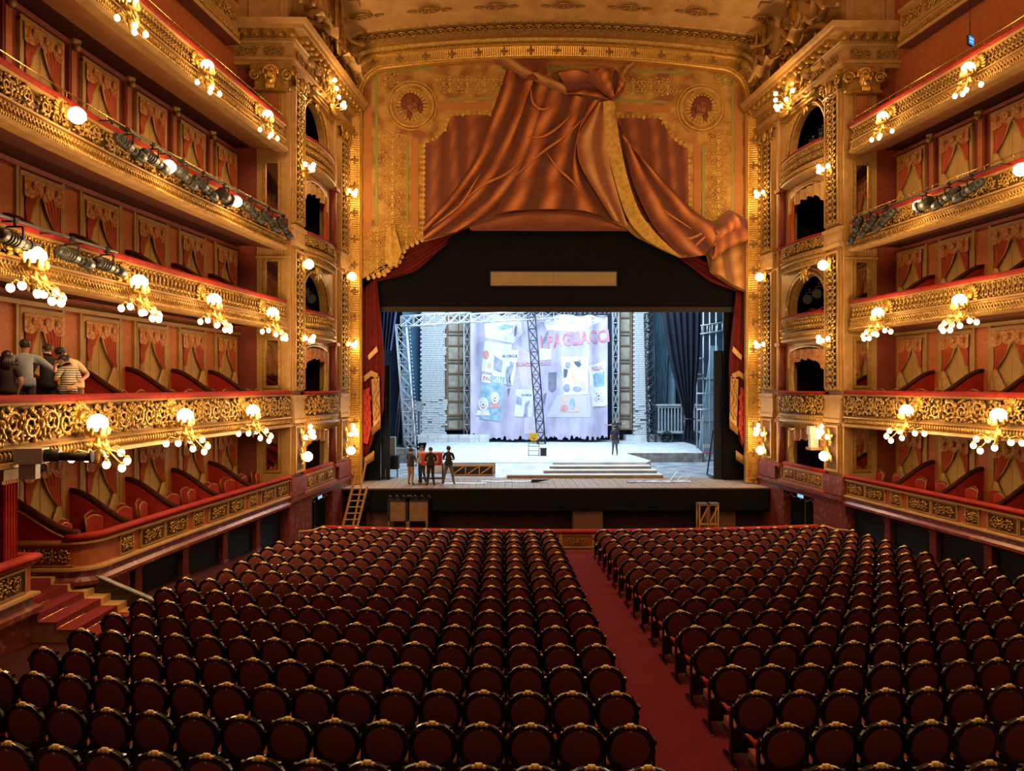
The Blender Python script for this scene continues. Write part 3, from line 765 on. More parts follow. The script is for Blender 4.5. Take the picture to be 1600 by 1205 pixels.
# ------------------------------------------------------------------ marble base with black grilles under the lowest tier
gm = MB()
gm.bb(-.92, .92, -.02, .0, 0, 1.35, 1)
for x in (-.94, .94): gm.bb(x - .03, x + .03, 0, .05, 0, 1.35)
gm.bb(-.94, .94, 0, .05, 1.29, 1.35); gm.bb(-.94, .94, 0, .05, 0, .06)
for k in range(17): gm.box((0, .02, .12 + k * .07), (1.82, .05, .012), (R(35), 0, 0))
MESH['grille'] = gm.mesh('louvred_grille', [M['iron'], M['black']])
pm = MB(); pm.bb(-.15, .15, -.05, .12, 0, 1.5); pm.bb(-.19, .19, -.05, .15, 0, .14); pm.bb(-.18, .18, -.05, .15, 1.28, 1.36)
MESH['mpil'] = pm.mesh('marble_pilaster', M['marble'])
for s in (-1, 1):
    bs = struct('baseboard_' + SIDE[s])
    y1 = YN[s]['A']
    n_ = 0
    Y = YEND - 1.2
    while Y > y1 + .6:
        P, n = fr(s, Y); P = P - n * .25
        ob('louvred_grille', MESH['grille'], bs, (P.x, P.y, floor_z(Y) - .02), rz_of(n), (1, 1, (1.07 - floor_z(Y)) / 1.35))
        for dy in ((1.13, -1.13) if n_ == 0 else (-1.13,)):
            P, n = fr(s, Y + dy); P = P - n * .2; z0 = floor_z(Y + dy) - .02
            ob('marble_pilaster', MESH['mpil'], bs, (P.x, P.y, z0), rz_of(n), (1, 1, (1.07 - z0) / 1.5))
        Y -= 2.26; n_ += 1
    mb = MB(); mb.sweep(frames(s, YEND, y1, .6), [(-.45, -.6), (-.45, 1.2)]); ob('base_wall', mb.mesh('base_wall', M['black']), bs)
    if s < 0:
        mb = MB(); NF = frames(-1, 18.7, YN[-1]['A'], .4) + NOSE[:-1] + [NOSE[-1]]
        mb.sweep(NF, [(-.04, -.3), (-.04, 1.06)], smooth=True); mb.sweep(NF, [(.06, -.3), (.06, .5), (-.03, .56)], smooth=False)
        ob('marble_corner', mb.mesh('marble_corner', M['marble']), bs)
        Bn = next(o for o in bpy.data.objects if o.get('label', '').startswith('lowest tier balcony on the left'))
        for x, me in ((-12.35, 'scrollA0'), (-13.25, 'scrollA1')):
            o = ob('panel_scroll', MESH[me], Bn); o.location = Vector((x, NOSE[-1][0].y, 1.74)) - Bn.location; o.rotation_euler = (0, 0, PI)
        mb = MB()
        mb.bb(-13.75, -11.9, NOSE[-1][0].y - .05, NOSE[-1][0].y, 1.50, 1.53); mb.bb(-13.75, -11.9, NOSE[-1][0].y - .05, NOSE[-1][0].y, 1.96, 1.99)
        ob('panel_frame', mb.mesh('panel_frame', M['gold_plain']), Bn, -Bn.location)
        # the end partition sweeps down from the wall to the rail
        yy = NOSE[-1][0].y; pr = [(-13.7 + 1.9 * q, 3.05 - .85 * (q * q * (3 - 2 * q))) for q in [i / 14 for i in range(15)]]
        mb = MB(); mb.prism(pr + [(-11.8, 2.05), (-13.7, 2.05)], 'y', yy - .02, yy + .06); ob('end_partition', mb.mesh('end_partition', M['velvet']), Bn, -Bn.location)
        mb = MB(); mb.tube([(x, yy + .02, z + .03) for x, z in pr], .09, 6); ob('velvet_top', mb.mesh('velvet_top', M['velvet_dark']), Bn, -Bn.location)
        mb = MB(); mb.tube([(x, yy - .03, z - .10) for x, z in pr], .03, 5); ob('gilt_edge', mb.mesh('gilt_edge', M['gold_plain']), Bn, -Bn.location)
# ------------------------------------------------------------------ the stage-box bays on both sides of the stage opening
YP = 35.9                      # proscenium plane
def bay_matrix(s):
    O = Vector((s * 10.25, YEND + .05, 0)); E = Vector((s * 9.56, YP - .1, 0))
    d = (E - O).normalized(); n = Vector((-s * d.y, s * d.x, 0))
    if n.x * s > 0: n = -n
    m = Matrix.Identity(4)
    m.col[0][:3] = d; m.col[1][:3] = n; m.col[2][:3] = (0, 0, 1); m.col[3][:3] = O
    return m, d, n
def arch_wall(mb, a0, a1, h0, h1, z0, z1, zs, rise, y0=-.4, y1=-.1, n=14):
    c = (h0 + h1) / 2; r = (h1 - h0) / 2
    mb.bb(a0, h0, y0, y1, z0, z1); mb.bb(h1, a1, y0, y1, z0, z1)
    arc = [(c - r * math.cos(PI * i / n), zs + rise * math.sin(PI * i / n)) for i in range(n + 1)]
    for (xa, za), (xb, zb) in zip(arc, arc[1:]):
        mb.prism([(xa, za), (xb, zb), (xb, z1), (xa, z1)], 'y', y0, y1)
for s in (-1, 1):
    Mx, bd, bn = bay_matrix(s)
    W = struct('wall_front_' + SIDE[s])
    def part(nm, mb, m, root=W, off=Vector((0, 0, 0))):
        mb.xform(Mx); return ob(nm, mb.mesh(nm, m), root, -off)
    rzb = rz_of(bn)
    def at(a, n, z): return Mx @ Vector((a, n, z))
    # --- wall panels with their openings
    A0, A1, H0, H1 = 1.3, 5.55, 1.55, 4.55
    mb = MB()
    mb.bb(0, 1.3, -.4, 0, 1.35, 17.4); mb.bb(5.5, 7.55, -.4, 0, 1.35, 17.4)
    part('bay_wall', mb, M['buff'])
    mb = MB()
    arch_wall(mb, A0, A1, H0, H1, 2.1, 5.2, 3.45, .25)
    arch_wall(mb, A0, A1, H0, H1, 5.2, 8.3, 6.75, .3)
    arch_wall(mb, A0, A1, H0 - .1, H1, 8.3, 11.4, 8.75, 1.25)
    arch_wall(mb, A0, A1, H0, H1, 11.4, 14.9, 13.1, .55)
    arch_wall(mb, A0, A1, H0 - .1, H1, 14.9, 17.4, 15.3, 1.6)
    part('opening_wall', mb, M['gold_plain'])
    # --- arch mouldings
    for zs, ri in ((8.75, 1.25), (15.3, 1.6)):
        c = (H0 - .1 + H1) / 2; r = (H1 - H0 + .1) / 2
        for dr, nm, rad in ((.12, 'arch_moulding', .08), (.30, 'arch_outer_moulding', .05)):
            mb = MB(); mb.tube([(c - r2 * math.cos(PI * i / 18), -.05, zs + (ri + dr) * math.sin(PI * i / 18)) for r2 in [r + dr] for i in range(19)], rad, 6)
            for h in (c - r - dr, c + r + dr): mb.cyl((h, -.05, zs - .6), (h, -.05, zs), rad, n=6)
            part(nm, mb, M['gold'])
        mb = MB(); mb.ell((c, .02, zs + ri + .2), (.22, .16, .3), 8, 6)
        for k in range(9): leaf(mb, c + .32 * math.cos(k * .7), zs + ri + .2 + .34 * math.sin(k * .7), k * .7, .2, .09, .03)
        part('keystone_shell', mb, M['gold_bright'])
    for zs, ri in ((6.75, .3), (13.1, .55), (3.45, .25)):
        c = (H0 + H1) / 2; r = (H1 - H0) / 2
        mb = MB(); mb.tube([(c - r * 1.02 * math.cos(PI * i / 14), -.06, zs + (ri + .06) * math.sin(PI * i / 14)) for i in range(15)], .06, 6)
        for h in (c - r * 1.02, c + r * 1.02): mb.cyl((h, -.06, zs - 1.3), (h, -.06, zs), .05, n=6)
        part('opening_moulding', mb, M['gold'])
    # --- pilasters with carved candelabra and capitals
    for a0, a1 in ((.12, 1.22), (5.75, 6.95)):
        mb = MB()
        for z0, z1 in ((2.2, 4.05), (5.3, 10.6), (11.5, 16.5)):
            mb.bb(a0, a1, 0, .12, z0, z1, 0)
            mb.bb(a0 + .12, a1 - .12, .12, .125, z0 + .12, z1 - .12, 1)
            for x in (a0 + .09, a1 - .09): mb.bb(x - .035, x + .035, .1, .19, z0 + .06, z1 - .06, 0)
            for z in (z0 + .09, z1 - .09): mb.bb(a0 + .06, a1 - .06, .1, .184, z - .035, z + .035, 0)
        part('pilaster', mb, [M['gold_plain'], M['groove']])
        for i, z in enumerate((5.95, 7.2, 8.45, 9.7, 12.2, 13.45, 14.7, 15.9)):
            p = at((a0 + a1) / 2, .12, z)
            ob('leaf_candelabrum', MESH['pend%d' % (i % 2)], W, p, rzb, (1.2, 1, 1))
        mb = MB(); c = (a0 + a1) / 2
        mb.bb(a0 - .1, a1 + .1, 0, .25, 16.95, 17.2); mb.bb(a0 - .05, a1 + .05, 0, .2, 16.45, 16.52)
        for x in (a0, a1):
            mb.tube([v for v in spiral(x, 16.85, .2, .04, 0, 1.5, 14, .22)], .05, 5)
        for k in range(5): leaf(mb, a0 + (a1 - a0) * (k + .5) / 5, 16.7, PI / 2, .2, .1, .2, .06)
        mb.ell((c, .25, 16.8), (.18, .14, .24), 8, 6)
        part('capital', mb, M['gold'])
        mb = MB()
        for z in (4.1, 5.0, 10.7, 11.3): mb.bb(a0 - .1, a1 + .1, 0, .2, z, z + .14)
        mb.bb(a0 - .05, a1 + .05, 0, .16, 4.2, 5.0); mb.bb(a0 - .05, a1 + .05, 0, .16, 10.8, 11.3)
        part('pilaster_band', mb, M['buff'])
    mb = MB()
    for z0, z1 in ((2.1, 3.9), (5.3, 7.2), (11.5, 13.9)): mb.cyl((5.1, 0, z0), (5.1, 0, z1), .17, .15, 10); mb.bb(4.85, 5.35, -.1, .25, z1, z1 + .15); mb.bb(4.85, 5.35, -.1, .25, z0 - .12, z0)
    part('red_column', mb, M['redwall'])
    mb = MB()
    for k in range(48):
        mb.ell((7.3, .06, 1.6 + k * .34), (.09, .09, .16), 6, 4)
    o = part('leaf_chain_moulding', mb, M['gold_bright']); o['kind'] = 'stuff'
    # --- balcony fronts of the bay
    for t, zr, z0 in (('B', 5.24, 4.25), ('C', 8.4, 7.6), ('D', 11.42, 10.75), ('E', 15.1, 14.25)):
        c = at(3.05, 0, z0)
        b = thing('balcony', 'small %s-level stage-box balcony beside the stage, %s' % (TNAME[t], SIDE[s]), 'balcony', c)
        bulge = .55 if t == 'B' else .3
        def fb(u, dn): return (1.15 + 3.8 * u, dn + bulge * math.sin(PI * u) ** .6)
        N = 14
        def sw(prof, cl=False):
            m_ = MB(); q = len(prof)
            vs = []
            for i in range(N + 1):
                for n_, z in prof:
                    a, nn = fb(i / N, n_); vs.append((a, nn, z))
            fs = []
            for i in range(N):
                for k in range(q if cl else q - 1):
                    k2 = (k + 1) % q; fs.append((i * q + k, (i + 1) * q + k, (i + 1) * q + k2, i * q + k2))
            m_.add(vs, fs, 0, False); return m_
        part('velvet_rail', sw(rail_prof(zr, .09), True), M['velvet'], b, c)
        part('parapet', sw([(-.1, zr - .06), (0, zr - .08), (0, z0 + .1)]), M['groove'], b, c)
        part('gilt_mouldings', sw([(.0, zr - .07), (.1, zr - .09), (.02, zr - .15)]), M['gold_plain'], b, c)
        mb = sw([(.0, z0 + .12), (.1, z0 + .08), (.12, z0), (.05, z0 - .06), (.14, z0 - .2), (.12, z0 - .26), (-.3, z0 - .32 if t != 'B' else z0 - .5), (-.9, z0 - .34)])
        part('base_mouldings', mb, M['gold_plain'], b, c)
        mb = MB()
        nr = 34
        for i in range(nr):
            a, nn = fb((i + .5) / nr, 0.0)
            if t in 'BD': mb.ell((a, nn - .02, z0 - .3), (.05, .18, .2), 5, 4)
            mb.ell((a, nn + .1, z0 - .03), (.045, .05, .07), 5, 4)
        part('gadrooned_base', mb, M['gold'], b, c)
        for i in range(4):
            u = (i + .5) / 4
            a, nn = fb(u, .0); a2, n2 = fb(u + .01, 0)
            p = at(a, nn + .02, (zr - .08 + z0 + .1) / 2)
            hgt = (zr - .12 - z0 - .14)
            me, hh = {'B': ('scrollB%d' % (i % 3), .76), 'C': ('loopC', .5), 'D': ('scrollD%d' % (i % 3), .5), 'E': ('hookE', .54)}[t]
            sl = math.atan2(n2 - nn, a2 - a) * (1 if s > 0 else -1)
            ob('carved_relief', MESH[me], b, p - c, rzb + sl, (.86, 1, hgt / hh))
        mb = sw([(-.1, zr - .1), (-.1, zr - .8)]) if t == 'B' else sw([(-.1, zr - .1), (-.1, zr - .6)])
        part('parapet_back', mb, M['velvet_dark'], b, c)
    # flat lowest parapet
    c = at(3.05, 0, 1.4)
    b = thing('balcony', 'lowest stage-box parapet with gilded panel over the exit, %s' % SIDE[s], 'balcony', c)
    mb = MB(); mb.bb(1.25, 5.0, -.2, .1, 1.4, 2.08); mb.bb(1.2, 5.05, -.2, .2, 1.35, 1.45); part('parapet', mb, M['terracotta'], b, c)
    mb = MB(); mb.tube([(1.2, .0, 2.13), (5.1, .0, 2.13)], .1, 8); part('velvet_rail', mb, M['velvet'], b, c)
    for i in range(3):
        ob('carved_relief', MESH['scrollA%d' % i], b, at(1.95 + 1.15 * i, .1, 1.76) - c, rzb)
    mb = MB()
    for z in (1.52, 2.0): mb.bb(1.35, 4.95, .1, .14, z - .025, z + .025)
    for a in (1.37, 2.5, 3.7, 4.93): mb.bb(a - .03, a + .03, .1, .14, 1.5, 2.0)
    part('panel_frame', mb, M['gold'], b, c)
    # --- draperies hanging in the two square openings, and their inner curtain
    for zt, zb, word in ((7.0, 5.2, 'second'), (13.6, 11.4, 'fourth'), (3.7, 2.1, 'lowest')):
        c = at(3.05, -.3, zb)
        d = thing('box_curtain', 'tawny scalloped drapery in the %s stage box, %s of the stage' % (word, SIDE[s]), 'curtain', c)
        mb = MB()
        def vs(u, v):
            sag = .16 * (2 * abs(u - .5)) ** 3
            sc = .09 * abs(math.sin(u * 5 * PI))
            return (H0 + .02 + (H1 - H0 - .04) * u, -.02 + .05 * math.sin(u * 34), zt - .1 * (2 * abs(u - .5)) ** 2 - v * (.38 + sc + sag * 2.4))
        mb.grid(vs, 34, 5); part('valance', mb, M['valance'] if word != 'fourth' else M['lining'], d, c)
        mb = MB()
        mb.grid(lambda u, v: (H1 - .04 - (.16 + .22 * abs(v - .55)) * u * 1.5, -.05 + .05 * math.sin(u * 17), zt - .3 - v * (zt - .3 - zb)), 12, 8)
        part('side_drape', mb, M['lining' if word != 'fourth' else 'curtain'], d, c)
    # --- dark rooms behind the openings
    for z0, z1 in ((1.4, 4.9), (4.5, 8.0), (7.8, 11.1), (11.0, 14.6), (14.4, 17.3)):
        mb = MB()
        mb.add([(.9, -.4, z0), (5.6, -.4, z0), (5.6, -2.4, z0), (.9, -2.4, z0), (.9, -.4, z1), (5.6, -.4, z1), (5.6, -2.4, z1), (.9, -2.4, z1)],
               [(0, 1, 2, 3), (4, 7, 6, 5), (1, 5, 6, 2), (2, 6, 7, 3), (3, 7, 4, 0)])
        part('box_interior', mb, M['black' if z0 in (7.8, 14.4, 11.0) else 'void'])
    # --- marble base with the curtained exit
    mb = MB()
    mb.prism([(-.2, -1.6), (2.2, -1.6), (2.2, 1.0), (4.85, 1.0), (4.85, -1.6), (7.6, -1.6), (7.6, 1.4), (-.2, 1.4)], 'y', -.5, .08)
    mb.bb(-.1, 7.4, -.1, .2, 1.22, 1.36)
    mb.bb(-.1, 1.3, 0, .16, 1.4, 2.1); mb.bb(5.5, 7.3, 0, .16, 1.4, 2.1)
    part('marble_base', mb, M['marble'])
    mb = MB(); mb.bb(2.1, 4.95, -1.2, -1.1, -1.6, 1.05); part('exit_dark', mb, M['black'])
    c = at(3.5, -.1, 0)
    d = thing('door_curtain', 'black curtain with pink scalloped trim in the exit, %s' % SIDE[s], 'curtain', c)
    mb = MB()
    mb.grid(lambda u, v: (2.22 + 1.28 * u, -.25 + .05 * math.sin(u * 50), .98 - v * 2.4), 40, 3)
    part('curtain_panel', mb, M['blackcloth'], d, c)
    mb = MB(); mb.grid(lambda u, v: (3.58 + 1.25 * u, -.25 + .05 * math.sin(u * 50), .98 - v * 2.4), 40, 3)
    part('curtain_panel', mb, M['blackcloth'], d, c)
    mb = MB(); mb.grid(lambda u, v: (2.22 + 2.6 * u, -.16, .99 - v * (.10 + .14 * abs(math.sin(u * 4.5 * PI)))), 40, 2)
    part('pelmet', mb, M['blackcloth'], d, c)
    mb = MB(); mb.tube([(2.22 + 2.6 * u, -.13, .99 - (.10 + .14 * abs(math.sin(u * 4.5 * PI)))) for u in [i / 50 for i in range(51)]], .025, 5)
    part('scalloped_braid', mb, M['braid'], d, c)
    c = at(3.5, .0, .95)
    d = thing('exit_sign', 'small lit pale blue exit sign over the dark curtained exit, %s' % SIDE[s], 'sign', c)
    mb = MB(); mb.bb(3.2, 3.75, -.1, -.02, .82, 1.02); part('sign_box', mb, M['black'], d, c)
    mb = MB(); mb.bb(3.22, 3.73, -.02, -.015, .84, 1.0); part('lit_face', mb, M['signlit'], d, c)
    # --- the pier at the end of the boxes, facing the house
    x0, x1 = s * 10.22, s * 11.45
    yF = YEND + .05
    mb = MB(); mb.bb(x0, x1, yF, yF + .5, 0, 17.4); mb.bb(x0 - s * .02, x0 + s * .15, yF - .05, yF + .2, 1.4, 16.5)
    ob('pier', mb.mesh('pier', M['gold_plain']), W)
    for z0, z1, mt in ((2.35, 4.0, 'mirror'), (5.45, 7.2, 'mirror'), (8.7, 10.1, 'mirror'), (11.7, 13.7, 'mirror'), (15.1, 16.3, 'terracotta')):
        mb = MB()
        xa, xb = x0 + s * .38, x1 - s * .3
        for x in (xa, xb): mb.bb(x - .052, x + .052, yF - .076, yF, z0 - .053, z1 + .053)
        for z in (z0, z1): mb.bb(min(xa, xb) - .05, max(xa, xb) + .05, yF - .07, yF, z - .05, z + .05)
        ob('panel_moulding', mb.mesh('panel_moulding', M['gold']), W)
        mb = MB(); mb.bb(xa, xb, yF - .02, yF - .005, z0, z1)
        ob('mirror_panel' if mt == 'mirror' else 'red_panel', mb.mesh('pier_panel', M[mt]), W)
    mb = MB()
    for i in range(12): mb.bb(x0 + s * (.05 + i * .1), x0 + s * (.11 + i * .1), yF - .04, yF, 10.25, 10.7)
    for z in (10.2, 10.75, 7.35, 4.1): mb.bb(x0 - s * .03, x1, yF - .1, yF, z - .04, z + .04)
    ob('fluted_band', mb.mesh('fluted_band', M['gold_plain']), W)
    # capital with a laughing mask
    mb = MB(); xc = (x0 + x1) / 2
    mb.bb(x0 - s * .12, x1 + s * .12, yF - .35, yF + .1, 16.98, 17.2); mb.bb(x0, x1, yF - .25, yF, 16.3, 17.0)
    mb.bb(x0 - s * .05, x1 + s * .05, yF - .3, yF, 16.25, 16.33)
    for sg in (-1, 1):
        mb.tube([Vector((v.x, yF - .33, v.z)) for v in spiral(xc + sg * .58, 16.78, .23, .05, 0, 1.6, 16)], .06, 5)
        mb.ell((xc + sg * .58, yF - .36, 16.78), (.07, .06, .07), 6, 4)
        for k in range(3): leaf(mb, xc + sg * (.25 + .16 * k), 16.48, PI / 2, .14, .07, 0)
    ob('capital', mb.mesh('capital', M['gold']), W)
    mb = MB()
    mb.ell((xc, yF - .40, 16.72), (.24, .20, .36), 10, 8)
    for sg in (-1, 1):
        mb.ell((xc + sg * .10, yF - .585, 16.80), (.06, .03, .035), 6, 4, None, 1); mb.ell((xc + sg * .13, yF - .54, 16.68), (.07, .06, .07), 6, 4)
        mb.tube([(xc + sg * .03, yF - .60, 16.87), (xc + sg * .1, yF - .60, 16.91), (xc + sg * .18, yF - .54, 16.88)], .022, 5)
    mb.ell((xc, yF - .62, 16.72), (.045, .07, .09), 6, 5); mb.ell((xc, yF - .57, 16.56), (.10, .04, .06), 8, 4, None, 1)
    mb.tube([(xc + .13 * math.cos(a), yF - .57, 16.57 + .08 * math.sin(a)) for a in [2 * PI * k / 10 for k in range(10)]], .02, 4, closed=True)
    for k in range(11): mb.ell((xc + .26 * math.cos(k * PI / 10), yF - .38, 16.85 + .25 * math.sin(k * PI / 10)), (.08, .08, .08), 5, 4)
    for k in range(5): mb.ell((xc - .12 + .06 * k, yF - .45, 16.36), (.05, .06, .12), 5, 4)
    ob('carved_mask', mb.mesh('carved_mask', [M['gold_bright'], M['groove']]), W)
    # --- entablature running round the pier and along the bay
    c0 = Vector((s * 12.6, yF - .1, 0)); c1 = Vector((s * 10.12, yF - .1, 0)); c2 = at(7.6, .12, 0)
    n0 = Vector((0, -1, 0)); nm_ = (n0 + bn); nm_ = nm_ / (nm_.dot(n0))
    Fz = [(c0, n0), (c1, nm_), (c2, bn)]
    mb = MB(); mb.sweep(Fz, [(-.3, 17.18), (.1, 17.2), (.1, 17.34), (.16, 17.36), (.16, 17.46), (.02, 17.5), (.02, 17.95), (.14, 18.0), (.16, 18.06)])
    ob('frieze', mb.mesh('frieze', M['gold_plain']), W)
    mb = MB(); mb.sweep(Fz, [(.1, 18.06), (.2, 18.12), (.2, 18.28), (.62, 18.3), (.64, 18.44), (.7, 18.5), (.78, 18.62), (-.4, 18.7)])
    ob('cornice', mb.mesh('cornice', M['gold_plain']), W)
    for k in range(3):
        mb = MB(); mb.bb(-.12, .12, 0, .4, -.08, .1); mb.ell((0, .3, -.04), (.1, .12, .1), 6, 4)
        if k == 0: MESH['modil'] = mb.mesh('modillion', M['gold'])
    for k in range(6):
        ob('modillion', MESH['modil'], W, (s * (10.0 + k * .42), yF - .3, 18.2), PI)
    for k in range(15):
        ob('modillion', MESH['modil'], W, at(.1 + k * .5, .32, 18.2), rzb)
    for k in range(2): ob('frieze_relief', MESH['scrollA%d' % k], W, (s * (10.75 + k * .98), yF - .13, 17.73), PI)
    for k in range(7): ob('frieze_relief', MESH['scrollA%d' % (k % 3)], W, at(.6 + k * 1.02, .15, 17.73), rzb)
    # attic above the pier
    mb = MB(); mb.bb(s * 10.35, s * 12.8, yF + .1, yF + .8, 18.6, 23.5); mb.bb(s * 10.3, s * 12.8, yF - .1, yF + .8, 18.6, 18.9)
    for xx in (10.45, 11.6, 12.6): mb.bb(s * xx, s * (xx + .15), yF, yF + .2, 18.9, 22.5)
    mb.bb(s * 10.35, s * 12.8, yF - .05, yF + .2, 19.9, 20.1)
    ob('attic', mb.mesh('attic', M['buff']), W)
    mb = MB(); mb.bb(.0, 7.6, -1.0, -.3, 18.6, 22.6); part('attic_side', mb, M['buff'])
    # broken pediment with scrolls over the top stage box
    mb = MB()
    for sg in (-1, 1):
        pts = [(3.1 + sg * (3.0 - 2.4 * q), .45, 18.75 + .9 * q + .25 * math.sin(q * PI)) for q in [i / 10 for i in range(11)]]
        mb.tube(pts, .17, 6)
        sp = spiral(3.1 + sg * .62, 19.45, .34, .06, PI / 2, -sg * 1.5, 18)
        mb.tube([(v.x, .45 + v.y, v.z) for v in sp], .09, 6)
        pts = [(3.1 + sg * (1.5 - .9 * q), .35, 17.1 - .5 * q + .6 * q * q) for q in [i / 8 for i in range(9)]]
        mb.tube(pts, .1, 6)
    part('broken_pediment', mb, M['gold'])
    random.seed(91); mb = MB()
    for k in range(60):
        a = 3.1 + random.gauss(0, 1.1); z = 17.5 + random.random() * 2.0
        leaf(mb, a, z, random.uniform(0, 6.28), random.uniform(.14, .3), random.uniform(.06, .12), .3 + random.random() * .3, .07)
    mb.ell((3.1, .45, 18.2), (.38, .3, .48), 10, 7)
    for k in range(10): leaf(mb, 3.1 + .5 * math.cos(k * .63), 18.2 + .6 * math.sin(k * .63), k * .63, .24, .1, .5, .06)
    part('carved_cartouche', mb, M['gold'])
    mb = MB(); mb.bb(1.2, 5.0, -.1, .25, 17.0, 17.1); mb.bb(1.3, 4.9, -.1, .18, 16.9, 17.0)
    part('lintel', mb, M['gold'])
# ------------------------------------------------------------------ gilded proscenium frame and the ceiling vault in front of it
def outline(d, n=18):
    """stage opening outline grown by d, from bottom left over the arch to bottom right; (x, z)"""
    hw = 9.0 + d; zc = 20.83 + d; zs = 20.30 + d
    r = 1.25 + d * .4
    P = [(-hw, .95), (-hw, 5), (-hw, 10), (-hw, 15), (-hw, zs - r * 1.1)]
    for i in range(1, 9):
        a = PI - PI / 2 * i / 8
        P.append((-hw + r + r * math.cos(a), zs - r * 1.1 + r * 1.1 * math.sin(a)))
    x0 = hw - r
    for i in range(1, n):
        x = -x0 + 2 * x0 * i / n
        P.append((x, zs + (zc - zs) * (1 - (x / x0) ** 2)))
    for i in range(8, 0, -1):
        a = PI / 2 * i / 8
        P.append((hw - r + r * math.cos(a), zs - r * 1.1 + r * 1.1 * math.sin(a)))
    P += [(hw, zs - r * 1.1), (hw, 15), (hw, 10), (hw, 5), (hw, .95)]
    return P
def loft(mb, rings, mi=0, smooth=True, skip=None):
    vs = []; fs = []; m = len(rings[0][0])
    for o, y in rings: vs += [(x, y, z) for x, z in o]
    for i in range(len(rings) - 1):
        for k in range(m - 1):
            if skip and (skip(rings[i][0][k]) or skip(rings[i][0][k + 1])): continue
            fs.append((i * m + k, i * m + k + 1, (i + 1) * m + k + 1, (i + 1) * m + k))
    mb.add(vs, fs, mi, smooth)
PF = struct('trim_1')
mb = MB(); loft(mb, [(outline(0), YP + .3), (outline(0), YP), (outline(.06), YP - .06), (outline(.10), YP - .02), (outline(.5), YP - .12), (outline(.54), YP - .2), (outline(.62), YP - .2), (outline(.64), YP - .05)], smooth=False)
ob('frame_band', mb.mesh('frame_band', M['gold_bright']), PF)
def along(pts, step, off=0):
    seg = [(Vector((a[0], 0, a[1])), Vector((b[0], 0, b[1]))) for a, b in zip(pts, pts[1:])]
    out = []; acc = off
    for a, b in seg:
        L = (b - a).length
        while acc < L:
            p = a.lerp(b, acc / L); t = (b - a).normalized(); out.append((p, t)); acc += step
        acc -= L
    return out
mb = MB()
for p, t in along(outline(.3), .105):
    ang = math.atan2(t.z, t.x)
    mb.box((p.x, YP - .09, p.z), (.05, .06, .36), (0, -ang, 0))
o = ob('reeding', mb.mesh('reeding', M['gold_bright']), PF); o['kind'] = 'stuff'
mb = MB()
for q in range(4):
    a = q * PI / 2 + PI / 4
    mb.ell((.09 * math.cos(a), -.05, .09 * math.sin(a)), (.11, .035, .05), 6, 4, (0, -a, 0))
mb.ell((0, -.06, 0), (.06, .05, .06), 6, 4)
MESH['diamond'] = mb.mesh('diamond_flower', [M['gold_old'], M['gold_bright']])
for p, t in along(outline(.3), 1.22, .4):
    ob('diamond_flower', MESH['diamond'], PF, (p.x, YP - .10, p.z), (0, PI / 4 - math.atan2(t.z, t.x), 0))
mb = MB()
for d, y, r in ((.70, YP - .25, .08), (1.0, YP - 1.0, .0)):
    if not r: continue
    for p, t in along([q for q in outline(d) if q[1] > 17], .24):
        a = math.atan2(t.z, t.x)
        mb.ell((p.x, y, p.z), (.14, .07, .07), 5, 4, (0, -a + .5, 0))
o = ob('leaf_chain', mb.mesh('leaf_chain', M['gold']), PF); o['kind'] = 'stuff'
# ceiling vault: rises and widens towards the house
CL = struct('ceiling')
up = lambda q: q[1] < 18.4
mb = MB()
loft(mb, [(outline(.62), YP - .1), (outline(.66), YP - .35), (outline(.78), YP - .4), (outline(.76), YP - .8)], skip=up, smooth=False)
ob('inner_moulding', mb.mesh('inner_moulding', M['gold']), CL)
mb = MB(); loft(mb, [(outline(.76), YP - .8), (outline(.84), YP - 1.0), (outline(.90), YP - 1.7), (outline(.98), YP - 1.75)], skip=up, smooth=False)
ob('guilloche_ground', mb.mesh('guilloche_ground', M['gold_old']), CL)
mb = MB(); loft(mb, [(outline(.98), YP - 1.75), (outline(1.06), YP - 2.2), (outline(1.35), YP - 3.6), (outline(1.7), YP - 5.2), (outline(2.3), YP - 7.9)], skip=up)
ob('vault', mb.mesh('vault', M['vault']), CL)
mb = MB()
for i, (p, t) in enumerate(along([q for q in outline(.87) if q[1] > 18.8], .44)):
    a = math.atan2(t.z, t.x)
    mb.tube([(p.x + math.cos(a) * .2 * math.cos(f), YP - 1.35 + .22 * math.sin(f), p.z - .06 + math.sin(a) * .2 * math.cos(f)) for f in [2 * PI * k / 10 for k in range(10)]], .04, 4, closed=True)
    mb.ell((p.x, YP - 1.35, p.z - .06), (.09, .09, .05), 6, 4)
o = ob('guilloche', mb.mesh('guilloche', M['gold']), CL); o['kind'] = 'stuff'
